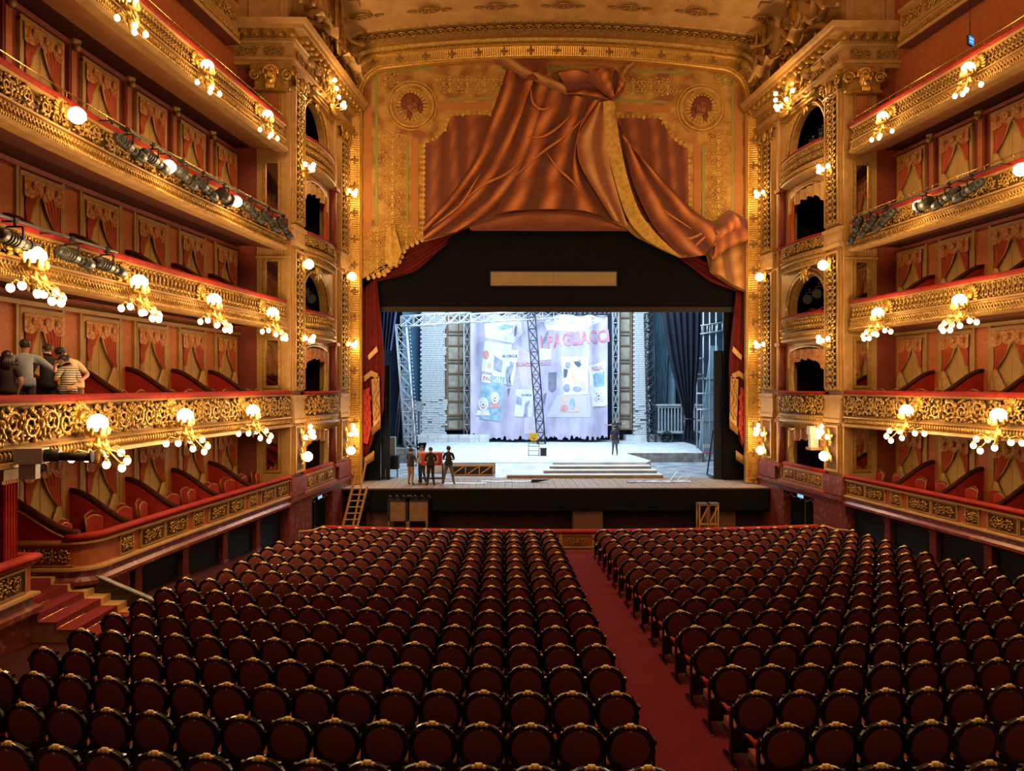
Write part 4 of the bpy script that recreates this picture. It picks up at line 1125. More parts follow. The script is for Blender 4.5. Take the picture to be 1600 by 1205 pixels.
# painted rosettes, step bands and round medallions on the vault
mb = MB()
for k in range(12):
    a = k * PI / 6; mb.ell((.16 * math.cos(a), .16 * math.sin(a), -.02), (.1, .05, .03), 5, 4, (0, 0, a))
mb.ell((0, 0, -.03), (.09, .09, .06), 8, 4)
mb.tube([(.3 * math.cos(f), .3 * math.sin(f), 0) for f in [2 * PI * k / 16 for k in range(16)]], .03, 4, closed=True)
for sg in (-1, 1):
    mb.ell((sg * .5, 0, 0), (.16, .07, .03), 6, 4); mb.ell((sg * .42, .1, 0), (.09, .05, .03), 5, 4)
MESH['rosette'] = mb.mesh('rosette', M['gold_old'])
def vault_z(x, d):
    hw = 9 + d; r = 1.25 + d * .4; zs = 20.3 + d; zc = 20.83 + d
    return zs + (zc - zs) * (1 - min(1, (x / (hw - r)) ** 2))
for k in range(7):
    x = (k - 3) * 2.9 + .2
    if abs(x) > 8.9: continue
    slope = -2 * .53 * x / 72
    ob('rosette', MESH['rosette'], CL, (x, YP - 2.65, vault_z(x, 1.15) - .04), (R(12), -math.atan(slope), 0), (1.5, 1.5, 1.3))
mb = MB()
mb.lathe([(0, -.01), (1.02, -.01), (1.02, -.05), (1.05, -.05)], 32, mi=1); mb.lathe([(1.05, -.06), (1.3, -.06), (1.32, 0)], 32, mi=2)
mb.tube([(1.05 * math.cos(f), 1.05 * math.sin(f), -.05) for f in [2 * PI * k / 32 for k in range(32)]], .035, 5, closed=True)
mb.tube([(1.34 * math.cos(f), 1.34 * math.sin(f), -.05) for f in [2 * PI * k / 32 for k in range(32)]], .05, 5, closed=True)
MESH['medal'] = mb.mesh('painted_medallion', [M['gold'], M['medal'], M['terracotta']])
for k in range(6):
    x = (k - 2.5) * 3.0
    ob('painted_medallion', MESH['medal'], CL, (x, YP - 4.05, vault_z(x, 1.44) - .05), (R(12), 0, 0))
mb = MB()
for k in range(7):
    x = (k - 3) * 3.0
    for sg in (-1, 1):
        for (xa, ya, xb, yb) in ((.12, -4.9, .12, -3.7), (.12, -3.7, .55, -3.7), (.55, -3.7, .55, -3.35)):
            mb.beam((x + sg * xa, YP + ya, vault_z(x, 1.15 + (-ya - 2.65) * .2) - .04), (x + sg * xb, YP + yb, vault_z(x, 1.15 + (-yb - 2.65) * .2) - .04), .06, .03)
o = ob('stepped_bands', mb.mesh('stepped_bands', M['gold_old']), CL)
# flat hall ceiling around the dome
mb = MB(); mb.bb(-16, 16, -4, YP - 7.5, 24, 24.3); ob('hall_ceiling', mb.mesh('hall_ceiling', M['vault']), CL)
mb = MB(); mb.bb(-13.5, -9.6, YP - .06, YP + .6, -1, 24); mb.bb(9.6, 13.5, YP - .06, YP + .6, -1, 24); mb.bb(-13, 13, YP, YP + .6, 21.4, 24)
ob('wall_proscenium', mb.mesh('wall_proscenium', M['gold_plain']))['kind'] = 'structure'
# ------------------------------------------------------------------ painted harlequin mantle hanging in the opening
ZS = 2.4242
def zx(x, y, D=YP + .35):
    """point of the mantle given in the measuring grid of the photograph's detail"""
    return pt(540 + x / ZS, 60 + y / ZS, D)
MANT = thing('painted_valance', 'painted valance of gold brocade and rust drapery filling the stage arch top', 'stage curtain', (0, YP + .35, 9))
mo = Vector((0, YP + .35, 9))
def mpart(nm, mb, m): return ob(nm, mb.mesh(nm, m), MANT, -mo)
def flat(mb, poly, y, mi=0, th=.015):
    P = [zx(*p) for p in poly]
    mb.prism([(p.x, p.z) for p in P], 'y', y - th, y, mi)
Y0 = YP + .40
bot = [(60, 915), (100, 910), (155, 893), (165, 868), (200, 858), (215, 810), (250, 780), (290, 760), (300, 770), (420, 735), (470, 705), (540, 672), (660, 652), (800, 648),
       (900, 655), (980, 680), (1060, 715), (1100, 750), (1200, 800), (1270, 830), (1370, 820), (1385, 885), (1450, 930), (1480, 945), (1530, 965)]
mb = MB()
P = [zx(*p) for p in bot]
poly = [(p.x, p.z) for p in P] + [(x, z) for x, z in reversed([q for q in outline(.08) if q[1] > 9])]
mb.prism(poly, 'y', Y0, Y0 + .03)
mpart('brocade_ground', mb, M['mant_gold'])
# rust inner field
mb = MB()
flat(mb, [(298, 400), (345, 385), (380, 345), (400, 295), (540, 290), (1030, 300), (1195, 300), (1225, 365), (1300, 415), (1305, 700), (1000, 690), (800, 650), (640, 655), (400, 740), (296, 765)], Y0 - .01)
mpart('rust_field', mb, M['mant_rust_d'])
# green bands
mb = MB()
for a, b in (((118, 130), (118, 710)), ((233, 380), (233, 705)), ((1358, 400), (1358, 700)), ((1470, 150), (1470, 690))):
    flat(mb, [(a[0] - 5, a[1]), (a[0] + 5, a[1]), (b[0] + 5, b[1]), (b[0] - 5, b[1])], Y0 - .012)
for a, b in (((118, 130), (330, 112)), ((385, 232), (560, 226)), ((770, 115), (850, 113)), ((1070, 118), (1300, 128)), ((1030, 232), (1215, 238)), ((1400, 145), (1470, 160))):
    flat(mb, [(a[0], a[1] - 6), (b[0], b[1] - 6), (b[0], b[1] + 5), (a[0], a[1] + 5)], Y0 - .012)
mpart('green_bands', mb, M['mant_green'])['kind'] = 'stuff'
mb = MB()
for x, y0, y1 in ((85, 190, 760), (262, 380, 740), (1335, 400, 720), (1492, 180, 690)):
    flat(mb, [(x - 14, y0), (x + 14, y0), (x + 14, y1), (x - 14, y1)], Y0 - .008)
flat(mb, [(340, 246), (550, 240), (550, 268), (345, 272)], Y0 - .008); flat(mb, [(1020, 246), (1230, 252), (1235, 278), (1020, 274)], Y0 - .008)
flat(mb, [(140, 85), (600, 78), (600, 98), (140, 108)], Y0 - .008); flat(mb, [(760, 78), (1460, 90), (1460, 112), (760, 98)], Y0 - .008)
mpart('orange_bands', mb, M['mant_orange'])['kind'] = 'stuff'
# brocade scrolls
random.seed(5)
tl = MB()
for sgn in (-1, 1):
    for zz in (-.3, .3):
        sp = spiral(sgn * .3, zz, .26, .05, PI / 2 + (PI if zz < 0 else 0), sgn * 1.4 * (1 if zz > 0 else -1), 14, 0)
        tl.tube([(v.x, -.01, v.z) for v in sp], .035, 4, flat=.3)
        for k in range(4): leaf(tl, sgn * .3 + .3 * math.cos(k * 1.6), zz + .3 * math.sin(k * 1.6), k * 1.6 + 1, .1, .045, -.01, .012)
leaf(tl, 0, .0, PI / 2, .26, .08, -.01, .015); leaf(tl, 0, .5, PI / 2, .14, .06, -.01, .012); leaf(tl, 0, -.5, PI / 2, .14, .06, -.01, .012)
MESH['brocade'] = tl.mesh('brocade_scroll', M['mant_yellow'])
spots = [(178, y, 1.0) for y in range(385, 720, 62)] + [(1415, y, 1.0) for y in range(385, 700, 62)] + [(x, 172, .95) for x in range(395, 600, 66)] + [(x, 178, .95) for x in range(1090, 1230, 66)] + [(120, y, .8) for y in (760, 815, 865)] + [(230, 745, .7), (1440, 150, .7), (150, 150, .7)]
for x, y, k in spots:
    p = zx(x, y); ob('brocade_scroll', MESH['brocade'], MANT, (p.x, Y0 - .01 - mo.y, p.z - mo.z), (0, 0, 0), (1.0, 1, .68))
# scalloped lace edge of the gold border
mb = MB()
def lace(pts, step=.26, r=.11):
    for p, t in along([(zx(*q).x, zx(*q).z) for q in pts], step):
        mb.ell((p.x, Y0 - .02, p.z), (r, .02, r), 7, 4)
        nrm = Vector((t.z, 0, -t.x))
        mb.ell((p.x + nrm.x * .13, Y0 - .02, p.z + nrm.z * .13), (r * .5, .015, r * .5), 6, 3)
lace([(550, 288), (400, 293), (380, 345), (345, 385), (298, 402), (294, 760)]); lace([(1300, 690), (1300, 415), (1225, 365), (1195, 300), (1030, 297)])
lace([(290, 765), (228, 795), (200, 858), (165, 868), (155, 893), (70, 913)])
mpart('lace_edge', mb, M['mant_yellow'])['kind'] = 'stuff'
# medallions with the two masks
for (cx, cy_, mood, nm) in ((252, 255, -1, 'weeping_mask_medallion'), (1350, 262, 1, 'laughing_mask_medallion')):
    c = zx(cx, cy_); mb = MB()
    mb.lathe([(0, -.03), (1.0, -.02), (1.0, 0)], 28, (c.x, Y0 - .02, c.z), 0, Matrix.Rotation(R(90), 3, 'X'))
    for rr, w_ in ((1.0, .05), (.78, .03), (1.16, .03)):
        mb.tube([(c.x + rr * math.cos(f), Y0 - .04, c.z + rr * math.sin(f)) for f in [2 * PI * k / 28 for k in range(28)]], w_, 4, 1, closed=True)
    for k in range(24):
        a = 2 * PI * k / 24; mb.ell((c.x + .62 * math.cos(a), Y0 - .05, c.z + .62 * math.sin(a)), (.2, .02, .04), 5, 3, (0, -a, 0), 1)
    tilt = -.5 if mood < 0 else .3
    Rm = Matrix.Rotation(tilt, 3, 'Y')
    def at_(x, z, y=-.08): return Vector((c.x, Y0 + y, c.z)) + Rm @ Vector((x, 0, z))
    for k in range(9):
        a = PI * k / 8; mb.ell(at_(.34 * math.cos(a), .12 + .36 * math.sin(a), -.05), (.15, .04, .15), 6, 4, None, 2)
    mb.ell(at_(-.3, -.3, -.05), (.12, .04, .3), 6, 4, None, 2); mb.ell(at_(.3, -.3, -.05), (.12, .04, .3), 6, 4, None, 2)
    mb.ell(at_(0, 0, -.06), (.27, .07, .38), 10, 7, Rm, 3)
    for sg in (-1, 1):
        mb.ell(at_(sg * .11, .08, -.13), (.065, .02, .035), 6, 4, Rm, 2)
        mb.tube([at_(sg * .04, .15 + (.04 if mood < 0 else 0), -.13), at_(sg * .12, .18, -.135), at_(sg * .2, .15 - (.06 if mood < 0 else 0), -.11)], .018, 4, 2)
    mb.ell(at_(0, -.02, -.15), (.035, .04, .1), 6, 4, Rm, 3)
    mb.tube([at_(x, -.2 + mood * .9 * x * x * 4 * .25 - (0.02 if mood > 0 else -.02), -.125) for x in [-.14 + .28 * k / 8 for k in range(9)]], .032, 4, 2)
    mpart(nm, mb, [M['mant_gold'], M['mant_yellow'], M['mant_brown'], M['mant_pale']])
# --- draped folds: lofts between hand-laid fold lines
def resamp(pts, n):
    P = [Vector((p[0], p[1], 0)) for p in pts]
    d = [0]
    for a, b in zip(P, P[1:]): d.append(d[-1] + (b - a).length)
    xs = np.interp(np.linspace(0, d[-1], n), d, [p.x for p in P]); ys = np.interp(np.linspace(0, d[-1], n), d, [p.y for p in P])
    k = np.array([.25, .5, .25])
    for _ in range(2):
        xs[1:-1] = np.convolve(xs, k, 'valid'); ys[1:-1] = np.convolve(ys, k, 'valid')
    return list(zip(xs, ys))
def drape(nm, lines, m, base=.06, amp=.14, n=22, sub=8):
    """lines: fold lines from one border to the other; every second one is a ridge"""
    Ls = [resamp(l, n) for l in lines]
    mb = MB(); K = (len(Ls) - 1) * sub
    def f(u, v):
        t = u * (len(Ls) - 1); i = min(int(t), len(Ls) - 2); w_ = t - i
        j = v * (n - 1); jj = min(int(j), n - 2); q = j - jj
        def L(k): a, b = Ls[k][jj], Ls[k][jj + 1]; return (a[0] + (b[0] - a[0]) * q, a[1] + (b[1] - a[1]) * q)
        a, b = L(i), L(i + 1)
        h = (0.5 - .5 * math.cos(PI * t)) ** .8
        p = zx(a[0] + (b[0] - a[0]) * w_, a[1] + (b[1] - a[1]) * w_)
        return (p.x, Y0 - base - amp * h, p.z)
    mb.grid(f, K, n - 1)
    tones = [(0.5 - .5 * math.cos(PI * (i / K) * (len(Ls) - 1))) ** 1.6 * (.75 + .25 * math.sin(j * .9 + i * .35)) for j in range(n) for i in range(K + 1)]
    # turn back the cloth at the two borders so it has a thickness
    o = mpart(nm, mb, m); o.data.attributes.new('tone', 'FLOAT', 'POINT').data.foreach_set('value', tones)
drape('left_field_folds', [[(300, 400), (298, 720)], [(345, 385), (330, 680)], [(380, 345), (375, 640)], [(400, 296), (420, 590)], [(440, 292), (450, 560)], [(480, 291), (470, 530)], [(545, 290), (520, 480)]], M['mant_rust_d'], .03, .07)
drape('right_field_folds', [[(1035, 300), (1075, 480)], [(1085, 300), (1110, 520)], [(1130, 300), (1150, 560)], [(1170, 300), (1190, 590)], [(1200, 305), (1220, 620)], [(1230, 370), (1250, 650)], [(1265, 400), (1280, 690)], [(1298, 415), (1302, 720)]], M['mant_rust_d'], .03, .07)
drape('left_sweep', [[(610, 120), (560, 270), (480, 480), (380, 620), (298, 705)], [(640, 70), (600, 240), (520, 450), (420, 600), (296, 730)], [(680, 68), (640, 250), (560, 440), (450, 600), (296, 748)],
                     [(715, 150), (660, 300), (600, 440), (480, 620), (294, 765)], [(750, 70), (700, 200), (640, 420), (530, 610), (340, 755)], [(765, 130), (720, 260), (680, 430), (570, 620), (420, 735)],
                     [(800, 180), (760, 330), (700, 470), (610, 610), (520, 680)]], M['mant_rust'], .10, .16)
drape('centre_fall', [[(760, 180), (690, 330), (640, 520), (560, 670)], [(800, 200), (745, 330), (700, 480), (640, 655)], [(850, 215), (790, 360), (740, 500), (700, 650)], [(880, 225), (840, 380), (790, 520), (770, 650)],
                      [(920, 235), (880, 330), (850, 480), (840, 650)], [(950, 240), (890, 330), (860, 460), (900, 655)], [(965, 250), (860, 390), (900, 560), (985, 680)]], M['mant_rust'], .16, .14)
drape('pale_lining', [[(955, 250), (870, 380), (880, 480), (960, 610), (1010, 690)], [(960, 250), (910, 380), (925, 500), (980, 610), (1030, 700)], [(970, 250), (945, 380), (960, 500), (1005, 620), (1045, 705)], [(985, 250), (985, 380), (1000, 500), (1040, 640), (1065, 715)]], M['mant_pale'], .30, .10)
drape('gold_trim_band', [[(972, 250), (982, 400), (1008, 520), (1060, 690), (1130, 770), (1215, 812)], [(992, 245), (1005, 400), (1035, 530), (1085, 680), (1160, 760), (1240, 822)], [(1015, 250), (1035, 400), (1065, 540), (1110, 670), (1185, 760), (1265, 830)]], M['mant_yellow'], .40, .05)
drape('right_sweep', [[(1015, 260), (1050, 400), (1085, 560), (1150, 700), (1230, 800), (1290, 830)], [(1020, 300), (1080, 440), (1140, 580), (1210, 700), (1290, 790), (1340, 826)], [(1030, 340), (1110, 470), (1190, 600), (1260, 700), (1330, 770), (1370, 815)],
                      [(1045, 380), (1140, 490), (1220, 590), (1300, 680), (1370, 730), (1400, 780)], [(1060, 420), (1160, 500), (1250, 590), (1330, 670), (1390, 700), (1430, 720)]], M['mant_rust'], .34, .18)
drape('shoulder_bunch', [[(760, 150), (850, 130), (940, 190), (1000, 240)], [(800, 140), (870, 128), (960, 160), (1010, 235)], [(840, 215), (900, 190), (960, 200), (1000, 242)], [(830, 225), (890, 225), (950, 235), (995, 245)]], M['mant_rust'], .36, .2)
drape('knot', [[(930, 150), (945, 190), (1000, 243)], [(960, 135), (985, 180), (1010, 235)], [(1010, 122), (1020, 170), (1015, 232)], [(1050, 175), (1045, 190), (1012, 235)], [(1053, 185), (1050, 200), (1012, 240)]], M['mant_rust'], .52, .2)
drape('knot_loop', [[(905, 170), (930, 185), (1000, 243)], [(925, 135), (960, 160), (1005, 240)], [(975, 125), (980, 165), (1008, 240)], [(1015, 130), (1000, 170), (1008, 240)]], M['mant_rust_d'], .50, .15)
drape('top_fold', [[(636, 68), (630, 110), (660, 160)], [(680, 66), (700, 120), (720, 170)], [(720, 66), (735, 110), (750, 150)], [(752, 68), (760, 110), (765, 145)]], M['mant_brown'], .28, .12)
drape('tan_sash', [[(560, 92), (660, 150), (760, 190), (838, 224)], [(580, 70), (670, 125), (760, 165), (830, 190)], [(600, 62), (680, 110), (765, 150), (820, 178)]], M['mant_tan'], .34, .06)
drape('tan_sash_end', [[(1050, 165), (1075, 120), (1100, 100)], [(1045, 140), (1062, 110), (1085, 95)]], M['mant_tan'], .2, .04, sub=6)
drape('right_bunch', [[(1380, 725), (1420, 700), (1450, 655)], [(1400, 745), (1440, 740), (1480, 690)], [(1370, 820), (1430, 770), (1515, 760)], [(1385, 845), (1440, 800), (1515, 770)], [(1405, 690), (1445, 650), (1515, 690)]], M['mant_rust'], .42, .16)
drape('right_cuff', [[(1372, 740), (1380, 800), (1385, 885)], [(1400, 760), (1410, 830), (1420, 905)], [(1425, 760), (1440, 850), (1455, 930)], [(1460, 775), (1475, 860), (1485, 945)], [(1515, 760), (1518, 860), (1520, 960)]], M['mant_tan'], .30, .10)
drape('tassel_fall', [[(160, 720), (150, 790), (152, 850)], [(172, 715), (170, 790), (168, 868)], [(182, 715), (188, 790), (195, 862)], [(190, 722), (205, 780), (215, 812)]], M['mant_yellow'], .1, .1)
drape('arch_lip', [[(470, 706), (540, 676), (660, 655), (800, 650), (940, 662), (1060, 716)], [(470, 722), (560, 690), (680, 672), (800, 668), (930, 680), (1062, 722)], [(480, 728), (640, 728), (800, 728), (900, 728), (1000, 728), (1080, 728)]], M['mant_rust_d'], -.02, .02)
# folds crossing the front of the fall
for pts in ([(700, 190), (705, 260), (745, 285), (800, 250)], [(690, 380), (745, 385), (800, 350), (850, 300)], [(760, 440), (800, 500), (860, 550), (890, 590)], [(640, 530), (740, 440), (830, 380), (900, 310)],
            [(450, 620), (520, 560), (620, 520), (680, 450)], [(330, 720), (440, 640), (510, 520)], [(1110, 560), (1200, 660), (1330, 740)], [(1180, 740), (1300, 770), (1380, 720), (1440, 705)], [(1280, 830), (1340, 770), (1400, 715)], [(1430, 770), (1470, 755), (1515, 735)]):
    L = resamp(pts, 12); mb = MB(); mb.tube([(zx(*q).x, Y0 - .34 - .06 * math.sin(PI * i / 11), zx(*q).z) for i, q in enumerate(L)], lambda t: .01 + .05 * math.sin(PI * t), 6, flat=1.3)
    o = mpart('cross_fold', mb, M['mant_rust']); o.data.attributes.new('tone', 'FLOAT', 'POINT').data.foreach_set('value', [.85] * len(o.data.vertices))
# ------------------------------------------------------------------ red house curtain swagged behind the valance, black header, surtitle board
SW = thing('house_curtain', 'dark red house curtain drawn up either side of the black stage opening', 'stage curtain', (0, YP + .8, .95))
so = Vector((0, YP + .8, .95))
def swag(lines, sub=5, n=16, D=YP + .8, amp=.12):
    Ls = [resamp(l, n) for l in lines]; mb = MB()
    def f(u, v):
        t = u * (len(Ls) - 1); i = min(int(t), len(Ls) - 2); w_ = t - i
        j = v * (n - 1); jj = min(int(j), n - 2); q = j - jj
        a0, a1, b0, b1 = Ls[i][jj], Ls[i][jj + 1], Ls[i + 1][jj], Ls[i + 1][jj + 1]
        x = (a0[0] + (a1[0] - a0[0]) * q) * (1 - w_) + (b0[0] + (b1[0] - b0[0]) * q) * w_
        y = (a0[1] + (a1[1] - a0[1]) * q) * (1 - w_) + (b0[1] + (b1[1] - b0[1]) * q) * w_
        p = pt(x, y, D)
        return (p.x, p.y - amp * (.5 - .5 * math.cos(2 * PI * t)), p.z)
    mb.grid(f, (len(Ls) - 1) * sub, n - 1); return mb
def sp_(nm, mb, m): return ob(nm, mb.mesh(nm, m), SW, -so)
sp_('left_swag', swag([[(566, 425), (640, 385), (740, 345)], [(566, 430), (640, 395), (730, 358)], [(568, 434), (640, 405), (712, 365)], [(570, 437), (630, 418), (705, 370)], [(575, 438), (625, 426), (695, 382)], [(583, 440), (640, 428), (690, 390)], [(592, 440), (650, 426), (700, 380), (720, 362)]], amp=.15), M['swag'])
sp_('right_swag', swag([[(1172, 450), (1100, 405), (1000, 350)], [(1170, 453), (1100, 415), (1010, 360)], [(1168, 455), (1105, 425), (1030, 375)], [(1165, 457), (1110, 432), (1050, 392)], [(1160, 458), (1110, 440), (1065, 405)]], amp=.15), M['swag'])
sp_('left_leg', swag([[(563, 430), (564, 600), (566, 720)], [(570, 432), (571, 600), (571, 716)], [(577, 434), (577, 600), (576, 712)], [(583, 436), (584, 560), (582, 690)], [(589, 440), (596, 560), (594, 660)], [(590, 440), (602, 560), (600, 640)]], amp=.16), M['swag'])
sp_('right_leg', swag([[(1172, 450), (1170, 600), (1169, 715)], [(1166, 452), (1164, 600), (1163, 712)], [(1160, 454), (1157, 580), (1157, 690)], [(1155, 456), (1148, 560), (1148, 660)], [(1151, 457), (1140, 560), (1141, 640)]], amp=.16), M['swag'])
# embroidered hems: gold bands, scarlet flowers, fringes
def emb(side):
    f = (lambda x: x) if side < 0 else (lambda x: 1736 - x)
    mb = MB()
    D = YP + .55
    def P(x, y): q = pt(f(x), y, D); return (q.x, q.z)
    for poly in ([(575, 556), (589, 541), (591, 549), (577, 563)], [(569, 588), (580, 579), (591, 584), (591, 592), (580, 588), (570, 597)], [(581, 593), (593, 588), (595, 655), (584, 668)]):
        mb.prism([P(*q) for q in poly], 'y', D - .02, D, 0)
    mb.prism([P(*q) for q in [(568, 610), (578, 605), (581, 668), (575, 694), (568, 692)]], 'y', D - .03, D - .01, 1)
    for k in range(9):
        q = pt(f(574 + 4 * math.sin(k * 2.1)), 614 + k * 8, D - .04); mb.ell(q, (.13, .03, .15), 6, 4, None, 1)
    for k in range(11):
        q = pt(f(588 + 3 * math.sin(k)), 597 + k * 5.6, D - .05); mb.ell(q, (.1, .03, .13), 6, 4, None, 2)
    for k in range(16):
        q = pt(f(570 + k * .95), 715 - k * .7, D); mb.cyl(q, q + Vector((0, .0, -.42)), .02, n=4, mi=2)
    for k in range(10):
        q = pt(f(582 + k * 1.35), 667 - k * 1.2, D); mb.cyl(q, q + Vector((0, 0, -.4)), .02, n=4, mi=2)
    return mb
sp_('left_embroidery', emb(-1), [M['emb_gold'], M['emb_red'], M['emb_gold']]); sp_('right_embroidery', emb(1), [M['emb_gold'], M['emb_red'], M['emb_gold']])
# black header
Hh = thing('stage_border', 'broad black border cloth across the stage above the bright opening', 'stage curtain', (0, YP + 1.2, 9.0))
mb = MB(); a = pt(560, 487, YP + 1.2); b_ = pt(1180, 340, YP + 1.2); mb.bb(-9.6, 9.6, YP + 1.18, YP + 1.22, a.z, 21)
ob('border_cloth', mb.mesh('border_cloth', M['blackcloth']), Hh, (0, -YP - 1.2, -9))
mb = MB(); mb.bb(-9.6, 9.6, YP + 1.14, YP + 1.26, a.z - .02, a.z + .22); ob('bottom_batten', mb.mesh('bottom_batten', M['black_warm']), Hh, (0, -YP - 1.2, -9))
a, b_ = pt(766, 447, YP + 1.1), pt(964, 424, YP + 1.1)
t = thing('surtitle_board', 'long blank beige surtitle board hung on the black border', 'board', ((a.x + b_.x) / 2, YP + 1.1, a.z))
mid = (b_.x - a.x) / 2
for sg in (-1, 1):
    mb = MB(); mb.bb(0.006 if sg > 0 else -mid, mid if sg > 0 else -.006, -.03, .04, 0, b_.z - a.z); ob('board_panel', mb.mesh('board_panel', M['board']), t)
mb = MB()
for x in (-mid, mid): mb.bb(x - .03, x + .03, -.04, .05, -.03, b_.z - a.z + .03)
for z in (0, b_.z - a.z): mb.bb(-mid, mid, -.04, .05, z - .03, z + .02)
ob('board_frame', mb.mesh('board_frame', M['black_warm']), t)
# ------------------------------------------------------------------ stage floor, apron, pit
SZ = 0.90                                   # stage floor level
ST = struct('floor_stage')
YL = 34.4                                   # front lip
mb = MB()
nb = 60
for k in range(nb):
    x0 = -9.9 + 19.8 * k / nb; x1 = -9.9 + 19.8 * (k + 1) / nb
    mb.bb(x0 + .006, x1 - .006, YL, 38.2, SZ - .08, SZ - .004 * (k % 3))
o = ob('apron_plank', mb.mesh('apron_plank', M['stagewood']), ST); o['kind'] = 'stuff'
mb = MB(); mb.bb(-14, 14, 38.2, 66, SZ - .2, SZ - .004); ob('stage_deck', mb.mesh('stage_deck', M['deck']), ST)
mb = MB(); mb.bb(-9.9, 9.9, YL - .05, YL + .05, SZ - .06, SZ + .0); ob('lip_edge', mb.mesh('lip_edge', M['timber_dark']), ST)
mb = MB(); mb.bb(-9.35, 9.85, YL - .02, YL + .2, -.1, SZ - .06); ob('black_fascia', mb.mesh('black_fascia', M['blackcloth']), ST)
mb = MB(); mb.bb(-10, 10, 35.6, 35.8, -3, SZ - .1, 0); mb.bb(-11, 11, 26, 35.8, -2.6, -2.4, 1); mb.bb(.75, 2.1, 34.6, 35.5, -2.4, 0.0, 2)
mb.bb(-8.6, -6.9, 34.9, 35.4, -2.4, .1, 2); mb.bb(6.6, 8.2, 34.9, 35.4, -2.4, .1, 2)
ob('pit_back', mb.mesh('pit_back', [M['void'], M['black'], M['pit_brown']]), ST)
# pit parapet
PP = struct('wall_pit')
def pit_frames(x0, x1, n=24):
    F = []
    for i in range(n + 1):
        x = x0 + (x1 - x0) * i / n; y = 25.95 + .9 * (x / 9) ** 2
        nr = Vector((2 * .9 * x / 81, -1, 0)).normalized(); F.append((Vector((x, y, 0)), nr))
    return F
zt = .60
PFs = pit_frames(-8.6, 8.6)
mb = MB(); mb.sweep(PFs, [(-.1, -2.4), (-.1, zt - .08), (.0, zt - .08), (.0, -.6)]); ob('parapet', mb.mesh('pit_parapet', M['terracotta']), PP)
mb = MB(); mb.sweep(PFs, rail_prof(zt, .1), closed=True, smooth=True); ob('velvet_rail', mb.mesh('pit_rail', M['velvet_red']), PP)
mb = MB(); mb.sweep(PFs, [(.0, zt - .12), (.05, zt - .13), (.05, zt - .17), (0, zt - .18)]); mb.sweep(PFs, [(.0, .0), (.05, .01), (.05, .05), (0, .06)]); ob('gilt_moulding', mb.mesh('pit_moulding', M['gold_plain']), PP)
for k in range(-7, 8):
    x = k * 1.13 + .1; y = 25.95 + .9 * (x / 9) ** 2; rzz = math.atan2(2 * .9 * x / 81, 1) + PI
    ob('panel_scroll', MESH['scrollA%d' % (k % 3)], PP, (x, y - .0, .24), rzz, (.86, 1, .86))
    if 'pitpil' not in MESH:
        m_ = MB(); m_.bb(-.06, .06, 0, .06, -.1, zt - .1); MESH['pitpil'] = m_.mesh('pit_pilaster', M['gold_plain'])
    ob('pilaster', MESH['pitpil'], PP, (x + .565, 25.95 + .9 * ((x + .565) / 9) ** 2, 0), rzz)
# things in the pit
def ladder():
    a, b_ = pt(538, 815, 33.3), pt(560, 728, 34.0)
    t = thing('wooden_ladder', 'pale wooden ladder leaning against the left end of the stage apron', 'ladder', (a.x, a.y, a.z))
    a0 = Vector((0, 0, 0)); v = b_ - a; wv = Vector((.62, .05, 0))
    zt_ = Vector((0, .0, -.9)) * 1.0
    foot = -v.normalized() * .9
    for q in (Vector((0, 0, 0)), wv):
        mb = MB(); mb.beam(q + foot, q + v * (1.0 if q.length == 0 else .62), .10, .05); ob('rail', mb.mesh('ladder_rail', M['timber']), t)
    for k in range(8):
        mb = MB(); p = v * (-.18 + .11 * k); mb.beam(p, p + wv, .08, .035); ob('rung', mb.mesh('ladder_rung', M['timber']), t)
    mb = MB(); mb.beam(wv * .75 + foot, wv * .5 + v * 1.05, .07, .05); ob('brace', mb.mesh('ladder_brace', M['timber']), t)
ladder()
for k, (px, wd) in enumerate(((624, 0.95), (652, .95))):
    a = pt(px, 820, 34.2)
    t = thing('music_rack', 'tan folded pit stand crate under the stage apron, %s of two' % ('left' if k == 0 else 'right'), 'crate', (a.x, a.y, -2.4))
    mb = MB(); mb.bb(-wd / 2, wd / 2, -.2, .2, 0, .88); mb.xform(Matrix.Translation((0, 0, 1.9))); mb.bb(-wd / 2, -wd / 2 + .08, -.2, .2, 0, 1.92); mb.bb(wd / 2 - .08, wd / 2, -.2, .2, 0, 1.92); ob('box_body', mb.mesh('box_body', M['pit_tan']), t)
    mb = MB()
    for q in range(4): mb.tube([(-wd / 2 + .3 * q, -.22, .95), (-wd / 2 + .3 * q + .1, -.25, 1.15), (-wd / 2 + .3 * q + .22, -.22, .98)], .04, 5)
    mb.bb(-wd / 2 - .03, wd / 2 + .03, -.24, .24, .88, .96); mb.bb(-wd / 2 - .02, -wd / 2 + .1, -.22, .0, 0, .9); mb.xform(Matrix.Translation((0, 0, 1.9)))
    ob('black_cover', mb.mesh('black_cover', M['black']), t)
